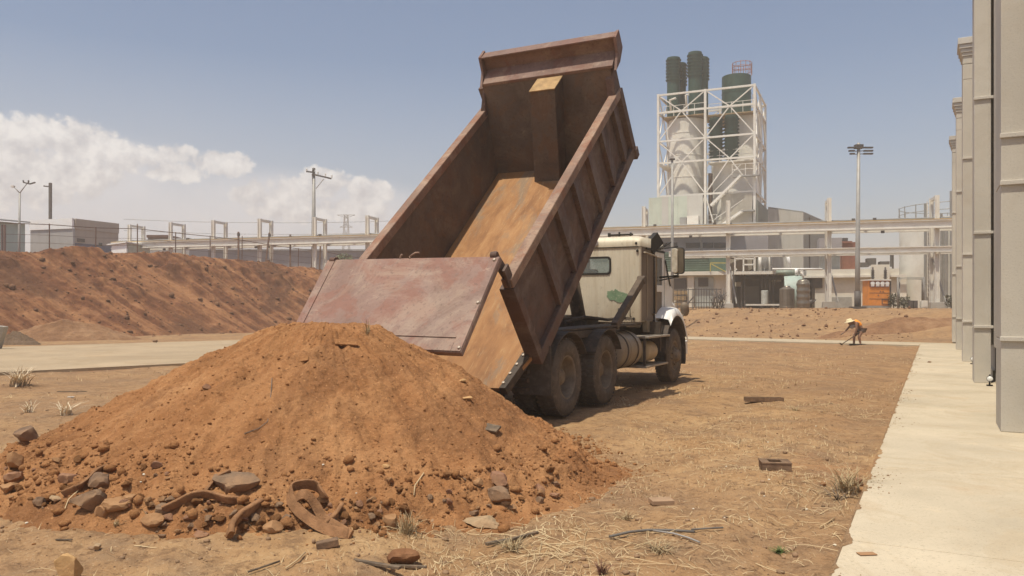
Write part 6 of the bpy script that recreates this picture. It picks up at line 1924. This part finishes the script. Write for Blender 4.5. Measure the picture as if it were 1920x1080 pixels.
RM = {'clod': M['clod'], 'clod2': M['pile'] if M['pile'] else M['clod'], 'grey': rock_mat('grey_brown_rock', (.165, .118, .085)), 'orange': rock_mat('orange_rock', (.34, .18, .08), .4), 'dark': rock_mat('dark_rock', (.115, .08, .062), .4),
      'tan': rock_mat('tan_rock', (.42, .31, .19), .4), 'red': rock_mat('reddish_rock', (.25, .12, .08), .5), 'rust': rock_mat('rusty_lump', (.19, .075, .032), .25), 'yellow': rock_mat('yellow_rock', (.55, .34, .15), .3)}
def rock(x, y, w, h, mat, label, seed, depth=None, rz=0, sink=.25, group=None, z=None, name='rock', cat='rock', cuts=9):
    """w, h: size in photo pixels; (x, y): middle of its foot"""
    p = surf_pt(x, y) if z is None else gpx(x, y, z)
    k = p.y / F
    sx, sz = w * k / 2, h * k / 2
    me = rock_mesh(seed, sx, (depth or .8) * sx, sz, cuts)
    o = bpy.data.objects.new(name, me); COL.objects.link(o); me.materials.append(RM[mat] if isinstance(mat, str) else mat)
    o.location = (p.x, p.y + sx * .3, p.z + sz * (1 - sink) * .95); o.rotation_euler = (0, 0, rz)
    return tag(o, label, cat, group)
def surf_pt(x, y):
    """where the sight line of a photo pixel meets the earth (ground or pile)"""
    dirv = Vector(((x - 960) / F, 1, (HZ - y) / F))
    d = np.arange(3.2, 70, .01)
    X, Y, Zr = dirv.x * d, d, CH + dirv.z * d
    Zs = np.maximum(gz(X, Y), pile_z(X, Y))
    hit = np.nonzero(Zr <= Zs)[0]
    i = hit[0] if len(hit) else -1
    return Vector((X[i], Y[i], Zs[i]))
GR = 'rocks at the foot of the tipped pile'
rock(47, 826, 50, 36, 'dark', 'dark boulder alone left of the tipped pile', 1, group=None)
rock(160, 962, 66, 52, 'grey', 'biggest rounded grey-brown boulder at the left toe of the pile', 2, group=GR)
rock(180, 922, 52, 40, 'dark', 'dark rock leaning behind the biggest grey-brown boulder', 3, group=GR)
rock(214, 960, 56, 30, 'orange', 'orange flat-sided block right of the grey-brown boulder', 4, group=GR, cuts=6)
rock(187, 970, 34, 30, 'orange', 'small orange block in front of the grey-brown boulder', 5, group=GR, cuts=6)
rock(284, 987, 44, 26, 'orange', 'orange slab-like block lying alone before the toe of the pile', 6, group=GR, cuts=6)
rock(303, 971, 30, 32, 'grey', 'rounded grey stone above the lone orange block', 7, group=GR)
rock(437, 926, 88, 52, 'grey', 'big angular grey-brown rock half buried beside the rubber strips', 8, .7, .3, group=GR, cuts=7)
rock(24, 882, 34, 44, 'orange', 'orange chunk among stones at the far left', 9, group=GR)
rock(26, 910, 44, 30, 'red', 'reddish flat rock below the orange chunk at the far left', 10, group=GR)
rock(12, 926, 42, 24, 'orange', 'orange rock at the left edge of the rubble', 11, group=GR)
rock(72, 950, 24, 20, 'dark', 'small dark pyramid stone left of the boulders', 12, group=GR, cuts=5)
rock(102, 945, 24, 18, 'tan', 'tan pebble-like stone next to the dark pyramid stone', 13, group=GR)
rock(125, 1084, 56, 52, 'yellow', 'bright yellow-orange broken rock at the bottom edge', 14, cuts=6)
rock(180, 1034, 22, 18, 'tan', 'small white-topped stone on bare sand', 15)
rock(303, 1010, 16, 12, 'dark', 'little dark stone on the sand below the rubble', 16)
rock(376, 1008, 34, 16, 'red', 'reddish oblong stone below the rubber strips', 17)
rock(760, 1062, 72, 42, 'rust', 'rusty brown crusted lump in the foreground', 18, .6, .2, cuts=14, name='rusty_lump', cat='lump')
rock(935, 948, 60, 38, 'grey', 'broken grey-brown slab at the right toe of the pile', 19, .6, -.5, group=GR, cuts=6)
rock(934, 915, 48, 36, 'red', 'reddish slab piece above the broken slab', 20, .6, -.6, group=GR, cuts=6)
rock(896, 912, 24, 18, 'orange', 'small orange stone left of the reddish slab piece', 21, group=GR)
rock(1012, 926, 26, 20, 'red', 'brown stone at the right toe of the pile', 22, group=GR)
rock(1042, 914, 22, 12, 'dark', 'dark flat stone on the right toe of the pile', 23, group=GR)
rock(1041, 934, 22, 14, 'red', 'brown round stone below the dark flat one', 24, group=GR)
rock(1012, 944, 18, 14, 'grey', 'grey pebble right of the broken slab', 25, group=GR)
rock(950, 950, 22, 18, 'tan', 'tan round stone under the broken slab', 26, group=GR)
rock(905, 990, 84, 26, 'tan', 'wide flat tan stone sunk in the ground before the pile', 27, .7, .1, .55)
rock(888, 968, 26, 12, 'dark', 'blue-grey stone left of the sunken tan stone', 28, group=GR)
rock(732, 990, 34, 40, 'orange', 'tall orange clod at the near toe of the pile', 29, group=GR)
rock(510, 1000, 40, 26, 'orange', 'orange-brown block between the two rubber curls', 30, group=GR, cuts=6)
rock(722, 880, 18, 10, 'yellow', 'small yellow stone on the middle of the pile slope', 31)
rock(877, 751, 20, 9, 'yellow', 'pale stone on the right slope of the pile, lower of two', 32)
rock(866, 719, 16, 8, 'yellow', 'pale stone on the right slope of the pile, upper of two', 33)
rock(385, 730, 18, 12, 'red', 'brown stone on the upper left slope of the pile', 34)
rock(352, 612, 32, 12, 'dark', 'dark stone lying at the foot of the red embankment', 35, z=.05)
rock(290, 643, 10, 8, 'dark', 'small dark stone at the far edge of the concrete road', 36, z=.03)
rock(240, 945, 30, 22, 'orange', 'orange stone resting above the flat-sided block', 37, group=GR)
rock(128, 905, 46, 30, 'red', 'half buried red-brown hump above the boulders', 38, .8, 0, .55, group=GR)
rock(1743, 680, 8, 4, 'dark', 'dark pebble on the walkway', 39, z=WZ)
rock(1612, 912, 24, 18, 'red', 'dark red broken piece at the edge of the walkway', 40, .6, cuts=5)
rock(1543, 912, 14, 10, 'orange', 'rusty orange scrap beside the dry tuft', 41, cuts=5)
# smaller rubble of the toe: each a stone
rs = np.random.RandomState(77)
k = 0
proto = []
for s in range(6):
    me = rock_mesh(200 + s, 1, .85, .7, 7, .12, 2); me.materials.append(RM[('orange', 'red', 'clod', 'clod2', 'grey', 'clod')[s]]); proto.append(me)
while k < 210:
    u = rs.rand()
    if u < .6: x, y = rs.uniform(270, 740), rs.uniform(938, 1002)
    elif u < .78: x, y = rs.uniform(0, 330), rs.uniform(865, 960)
    else: x, y = rs.uniform(720, 1120), rs.uniform(880, 985)
    p = surf_pt(x, y)
    if abs(math.hypot(p.x - PC[0], p.y - PC[1]) - 2.70) > .42: continue
    s = .011 + .042 * rs.rand() ** 2.4
    o = bpy.data.objects.new('rubble_stone', proto[rs.randint(6)]); COL.objects.link(o)
    o.location = (p.x, p.y, p.z + s * .3); o.scale = (s, s, s); o.rotation_euler = (rs.uniform(-.4, .4), rs.uniform(-.4, .4), rs.rand() * 6.28)
    tag(o, 'small brown or orange stone in the rubble round the toe of the tipped pile', 'stone', 'small rubble stones'); k += 1

# curled rubber strips
M['strip'] = simple('dusty_rubber_strip', (.31, .165, .085), .95, 0, .35, 11, (.38, .21, .105), .8, .9, .05)
def strip(pts, label, w=.085, th=.032, tilt=0, lift=.0):
    w *= .72; th *= .7
    """pts: photo pixels with a height above the earth in metres; a flat strap standing on edge"""
    P = []
    for x, y, h in pts:
        d = Vector(((x - 960) / F, 1, (HZ - y) / F))
        q = surf_pt(x, y)
        # slide towards the eye along the sight line until it is h above the earth
        dd = q.y
        for _ in range(600):
            X = d * dd; z = CH + d.z * dd
            if z - max(gz1(X.x, dd), float(pile_z(np.array([X.x]), np.array([dd]))[0])) >= h: break
            dd -= .004
        P.append(Vector((d.x * dd, dd, CH + d.z * dd)))
    # smooth
    out = []
    n = len(P)
    for i in range(n - 1):
        p0, p1, p2, p3 = P[max(i - 1, 0)], P[i], P[i + 1], P[min(i + 2, n - 1)]
        for f in np.linspace(0, 1, 7)[:-1]:
            out.append(.5 * ((2 * p1) + (p2 - p0) * f + (2 * p0 - 5 * p1 + 4 * p2 - p3) * f * f + (3 * p1 - p0 - 3 * p2 + p3) * f ** 3))
    out.append(P[-1])
    base = sum(P, Vector()) / n
    b = MB(); vs = []
    for i, p in enumerate(out):
        d = (out[min(i + 1, len(out) - 1)] - out[max(i - 1, 0)]).normalized()
        s = d.cross(Vector((0, 0, 1)))
        s = s.normalized() if s.length > .05 else Vector((1, 0, 0))
        u = s.cross(d).normalized()
        u = (u + s * tilt).normalized(); s = d.cross(u).normalized()
        for a, c in ((-.5, -.5), (-.5, .5), (-.3, .62), (.3, .62), (.5, .5), (.5, -.5)): vs.append(p - base + s * th * a * 1.0 + u * w * c)
    m = 6
    fs = [(i * m + j, i * m + (j + 1) % m, (i + 1) * m + (j + 1) % m, (i + 1) * m + j) for i in range(len(out) - 1) for j in range(m)]
    fs += [tuple(range(m))[::-1], tuple(range((len(out) - 1) * m, len(out) * m))]
    b.add(vs, fs, True)
    o = b.build('rubber_strip', M['strip']); o.location = base
    if hasattr(o.data, 'set_sharp_from_angle'): o.data.set_sharp_from_angle(angle=R(50))
    return tag(o, label, 'rubber strip', 'dusty rubber strips in the toe of the pile')
strip([(652, 1002, .02), (620, 996, .03), (588, 980, .05), (560, 958, .06), (545, 935, .08), (548, 915, .11), (570, 908, .13), (592, 912, .12), (604, 926, .08), (606, 942, .03)], 'largest curl of dusty rubber strip, looped like a handle', .085, .03, .5)
strip([(658, 1004, .02), (632, 988, .03), (606, 972, .05), (592, 950, .08), (578, 932, .12), (566, 928, .12), (556, 938, .07), (554, 950, .02)], 'inner curl of rubber strip inside the largest loop', .075, .03, .5)
strip([(306, 956, .02), (336, 942, .04), (366, 928, .06), (396, 928, .05), (425, 936, .04), (447, 938, .0)], 'low bent rubber strip in front of the big angular rock', .07, .035, .6)
strip([(382, 926, .02), (398, 906, .04), (415, 894, .04), (432, 886, .02)], 'short rubber strip running up behind the big angular rock', .07, .03, .6)
strip([(432, 1004, .03), (434, 986, .07), (448, 970, .08), (468, 956, .06), (488, 944, .0)], 'stubby rubber strip standing out of the toe left of the loops', .085, .05, .4)
strip([(120, 926, .02), (146, 914, .03), (166, 898, .05), (184, 882, .04), (200, 876, .01)], 'rubber strip lying over the rocks at the left toe', .06, .03, .6)
strip([(612, 984, .02), (628, 966, .03), (640, 948, .02)], 'straight stub of rubber strip right of the largest loop', .06, .04, .5)

def board(x, y, L, w, th, ang, mat, label, name='plank', cat='plank', tilt=0, roll=0, z=None):
    p = surf_pt(x, y) if z is None else gpx(x, y, z)
    b = MB(); b.box((-L / 2, -w / 2, 0), (L / 2, w / 2, th))
    o = b.build(name, mat, None, min(th, w) * .12)
    o.location = (p.x, p.y, p.z + .004); o.rotation_euler = (roll, tilt, ang)
    return tag(o, label, cat)
M['plank'] = simple('weathered_plank', (.20, .13, .085), .85, 0, .35, 12, (.33, .2, .11), .6, .5, .1)
M['darkwood'] = simple('grey_old_wood', (.15, .115, .085), .85, 0, .35, 12, (.30, .2, .12), .6, .5, .1)
board(615, 1028, .13, .06, .045, .25, M['plank'], 'short brown wood block below the rubber loops', 'wood_block', 'wood block', -.15)
board(530, 990, .14, .05, .03, 1.0, M['plank'], 'brown board stub standing in the toe near the loops', 'board_stub', 'board', -.5)
board(706, 1064, .32, .028, .016, -.45, M['darkwood'], 'dark plank at the bottom edge beside the rusty lump')
board(755, 1066, .28, .022, .014, -.12, M['darkwood'], 'thin dark lath under the rusty lump', 'lath', 'lath')
board(945, 1018, .26, .03, .018, .55, M['darkwood'], 'dark splintered stick in the dry grass', 'splinter', 'stick')
board(985, 1008, .22, .02, .014, .75, M['darkwood'], 'thin dark stick in the dry grass', 'splinter', 'stick')
board(1240, 945, .17, .11, .035, .15, simple('tan_slab_stone', (.36, .235, .145), .9, 0, .2, 6), 'flat square-cut tan slab lying on the bare ground', 'slab_piece', 'slab', 0, .04)
board(650, 644, .20, .09, .012, .1, M['clod'], 'flat rounded plate of earth high on the pile', 'clay_plate', 'clay plate', .05, .45)
board(567, 678, .10, .08, .012, .2, M['clod'], 'smaller flat clay plate on the pile below the crest', 'clay_plate', 'clay plate', -.2, .5)
board(922, 806, .14, .09, .02, -.5, M['darkwood'], 'grey channel-shaped piece half buried in the right slope', 'channel_piece', 'scrap', .1, .45)
board(120, 1015, .10, .01, .008, .0, M['darkwood'], 'short dark twig on the sand', 'twig', 'twig')
board(133, 745, .10, .05, .006, .1, simple('white_scrap', (.72, .70, .66), .5), 'small white scrap on the sand left of the pile', 'white_scrap', 'scrap')
board(135, 735, .50, .02, .012, .02, M['darkwood'], 'thin dark rod lying on the sand left of the pile', 'rod', 'rod')
board(1625, 1040, .10, .05, .004, .1, simple('dry_leaf', (.36, .2, .10), .8), 'brown dead leaf on the walkway edge', 'dead_leaf', 'leaf', 0, 0, WZ)
board(1606, 922, .15, .06, .012, .3, simple('orange_leaf', (.42, .22, .09), .8), 'curled orange-brown leaf at the edge of the walkway', 'dead_leaf', 'leaf', -.1)
# rusty steel bits
p = surf_pt(1432, 753); t = thing('steel_channel', 'rusty steel channel lying across the dry ground beyond the box', 'steel channel', tuple(p), -.06)
b = MB(); b.box((-.30, -.06, 0), (.30, .06, .012)); b.box((-.30, -.06, .0125), (.30, -.048, .07)); b.box((-.30, .048, .0125), (.30, .06, .07)); b.build('channel', M['plank'], t, .003)
b = MB(); b.box((.27, -.047, .0125), (.30, .047, .068)); b.build('end_plate', M['plank'], t)
p = surf_pt(1453, 880); t = thing('steel_box', 'rusty open steel box with a square hole in its top', 'steel box', tuple(p), -.14)
b = MB(); W_, D_, H_ = .125, .10, .062
for lo, hi in (((-W_, -D_, 0), (W_, -D_ + .012, H_)), ((-W_, D_ - .012, 0), (W_, D_, H_)), ((-W_, -D_ + .0125, 0), (-W_ + .012, D_ - .0125, H_)), ((W_ - .012, -D_ + .0125, 0), (W_, D_ - .0125, H_))): b.box(lo, hi)
b.build('side', M['plank'], t, .002)
b = MB()
for lo, hi in (((-W_ - .004, -D_ - .004, H_ + .001), (W_ + .004, -.055, H_ + .012)), ((-W_ - .004, .06, H_ + .001), (W_ + .004, D_ + .004, H_ + .012)), ((-W_ - .004, -.0548, H_ + .001), (-.06, .0598, H_ + .012)), ((.05, -.0548, H_ + .001), (W_ + .004, .0598, H_ + .012))): b.box(lo, hi)
b.build('top', M['plank'], t)
def laid_tube(pts, r, mat, name, label, cat, h=.01):
    P = [surf_pt(x, y) + Vector((0, 0, r + h)) for x, y in pts]
    b = MB(); o0 = P[0].copy(); b.tube([p - o0 for p in P], r, 8); o = b.build(name, mat); o.location = o0
    return tag(o, label, cat)
hosem = simple('grey_hose', (.14, .125, .11), .6, 0, .25, 8, (.25, .18, .12), .5)
laid_tube([(1143, 1012), (1180, 1004), (1215, 1000), (1260, 1000), (1302, 1003)], .009, hosem, 'hose', 'thick dark hose end lying in the dry grass', 'hose')
laid_tube([(1225, 1000), (1262, 1005), (1290, 1014), (1312, 1022)], .006, simple('pale_hose', (.30, .28, .26), .5), 'hose', 'thin pale hose curving from under the dark hose', 'hose')
laid_tube([(1296, 998), (1325, 996), (1356, 995)], .006, hosem, 'wire', 'thin dark wire right of the dark hose', 'wire')
laid_tube([(510, 712), (508, 740), (502, 792), (485, 806), (458, 818)], .0026, hosem, 'wire', 'thin bent wire lying down the face of the pile', 'wire', .004)
laid_tube([(465, 1078), (500, 1066), (524, 1058)], .006, M['darkwood'], 'twig', 'curved brown twig at the bottom edge', 'twig')
laid_tube([(535, 1072), (556, 1056), (572, 1042)], .0045, M['straw'], 'stalk', 'straight straw stalk at the bottom edge', 'stalk')
laid_tube([(1385, 842), (1384, 832), (1388, 826)], .004, M['straw'], 'stalk', 'short pale stalk near the steel box', 'stalk')
laid_tube([(1537, 992), (1552, 984), (1565, 975)], .0045, M['straw'], 'stalk', 'white stalk near the walkway edge', 'stalk')
laid_tube([(776, 935), (778, 915), (790, 898), (795, 894)], .005, M['straw'], 'stalk', 'pale forked stalk stuck in the right slope', 'stalk', .012)

# pale chips
rs = np.random.RandomState(91)
chip = rock_mesh(300, 1, .8, .5, 6, .1, 1); chip.materials.append(simple('white_chip', (.70, .64, .52), .8))
for x, y in ((1433, 931), (1358, 972), (1362, 875), (1442, 900), (1512, 957), (1565, 1024), (1405, 975), (270, 892), (264, 905), (50, 982), (1040, 970), (1300, 955), (1545, 905), (606, 872), (668, 928), (1180, 760), (1530, 800), (1440, 830), (1250, 830)):
    p = surf_pt(x, y); s = rs.uniform(.009, .018)
    o = bpy.data.objects.new('stone_chip', chip); COL.objects.link(o); o.location = (p.x, p.y, p.z + s * .25); o.scale = (s, s, s); o.rotation_euler = (0, 0, rs.rand() * 6)
    tag(o, 'tiny white stone chip lying on the earth', 'stone chip', 'white stone chips')
# dry tufts
def tuft(x, y, n, hgt, spread, mat, label, seed, w=.006, z=None, group='dry grass tufts', name='grass_tuft'):
    p = surf_pt(x, y) if z is None else gpx(x, y, z)
    rs = np.random.RandomState(seed); b = MB()
    for k in range(n):
        a = rs.rand() * 6.28; L = hgt * rs.uniform(.5, 1.1); s = spread * rs.uniform(.2, 1.0)
        base = Vector((rs.randn() * spread * .12, rs.randn() * spread * .12, -.01))
        pts = [base + Vector((math.cos(a) * s * f ** 1.6, math.sin(a) * s * f ** 1.6, L * (f - .35 * f ** 3 * (s / max(spread, .01))))) for f in np.linspace(0, 1, 5)]
        side = Vector((-math.sin(a), math.cos(a), 0))
        vs = []
        for i, q in enumerate(pts): ww = w * (1 - .8 * i / 4); vs += [q - side * ww, q + side * ww]
        b.add(vs, [(2 * i, 2 * i + 1, 2 * i + 3, 2 * i + 2) for i in range(4)])
    o = b.build(name, mat, None, recalc=False); o.location = p
    return tag(o, label, 'grass', group)
M['dryleaf'] = simple('dry_grass_blade', (.40, .30, .17), .85, 0, .35, 3)
M['paleleaf'] = simple('pale_dry_leaf', (.66, .54, .38), .85, 0, .3, 3)
M['greenleaf'] = simple('green_grass_blade', (.10, .14, .04), .8, 0, .3, 3)
tuft(35, 724, 80, .42, .50, M['paleleaf'], 'spiky pale dead plant beside the concrete road', 1, .014)
tuft(55, 773, 26, .20, .18, M['paleleaf'], 'small spiky tuft left of the pile, below the larger one', 2, .009)
tuft(124, 778, 34, .24, .36, M['paleleaf'], 'broad-bladed dead tuft left of the pile near the white scrap', 3, .012)
tuft(1590, 925, 70, .26, .32, M['dryleaf'], 'bushy dry tuft at the edge of the walkway', 4)
tuft(1575, 935, 26, .12, .30, M['darkwood'], 'dark dead stems sprawling beside the bushy dry tuft', 5, .005)
tuft(1462, 1036, 60, .05, .09, M['greenleaf'], 'only green grass tuft, low on the bare ground', 6, .004)
tuft(765, 1000, 60, .16, .16, M['dryleaf'], 'dry tuft at the toe of the pile above the rusty lump', 7, .004)
tuft(1175, 975, 30, .10, .14, M['dryleaf'], 'sparse dry tuft right of the sunken tan stone', 8, .004)
tuft(960, 1030, 70, .09, .20, M['dryleaf'], 'flattened dry tuft over the dark sticks', 9, .004)
tuft(1235, 1035, 60, .08, .20, M['dryleaf'], 'flattened dry tuft below the dark hose', 10, .004)
tuft(1130, 1078, 45, .10, .09, simple('reddish_weed', (.20, .10, .07), .85), 'reddish dead weed at the bottom edge', 11, .004)
tuft(220, 984, 30, .05, .06, M['dryleaf'], 'tiny grey tuft below the boulders', 12, .003)
tuft(1490, 770, 30, .10, .2, M['dryleaf'], 'sparse dry tuft beyond the steel channel', 13, .005)
tuft(690, 625, 22, .16, .14, M['dryleaf'], 'wisp of straw on the crest of the pile by the tailgate', 14, .003)

# leaning slab at the left edge of the road
p = gpx(-14, 654, .03); t = thing('leaning_slab', 'grey concrete slab standing tilted at the left edge of the road', 'slab', (p.x, p.y, .03))
b = MB(); b.hexa([(-1.2, 0, 0), (.18, 0, 0), (.18, .25, 0), (-1.2, .25, 0), (-1.0, -.25, .98), (.58, -.25, .78), (.58, .0, .78), (-1.0, 0, .98)]); b.build('slab', M['block'], t, .02)

# ------------------------------------------------------------------ the dusty air
def haze():
    b = MB(); b.box((-640, -640, -2), (640, 640, 36)); b.sm = [False] * len(b.f)
    m = bpy.data.materials.new('dusty_air'); m.use_nodes = True
    nt = m.node_tree; nt.nodes.clear()
    out = nt.nodes.new('ShaderNodeOutputMaterial'); v = nt.nodes.new('ShaderNodeVolumePrincipled')
    v.inputs['Color'].default_value = (.93, .86, .78, 1); v.inputs['Density'].default_value = HAZE; v.inputs['Anisotropy'].default_value = .15
    nt.links.new(v.outputs[0], out.inputs['Volume'])
    o = b.build('haze', m); o['kind'] = 'stuff'
if HAZE > 0: haze()
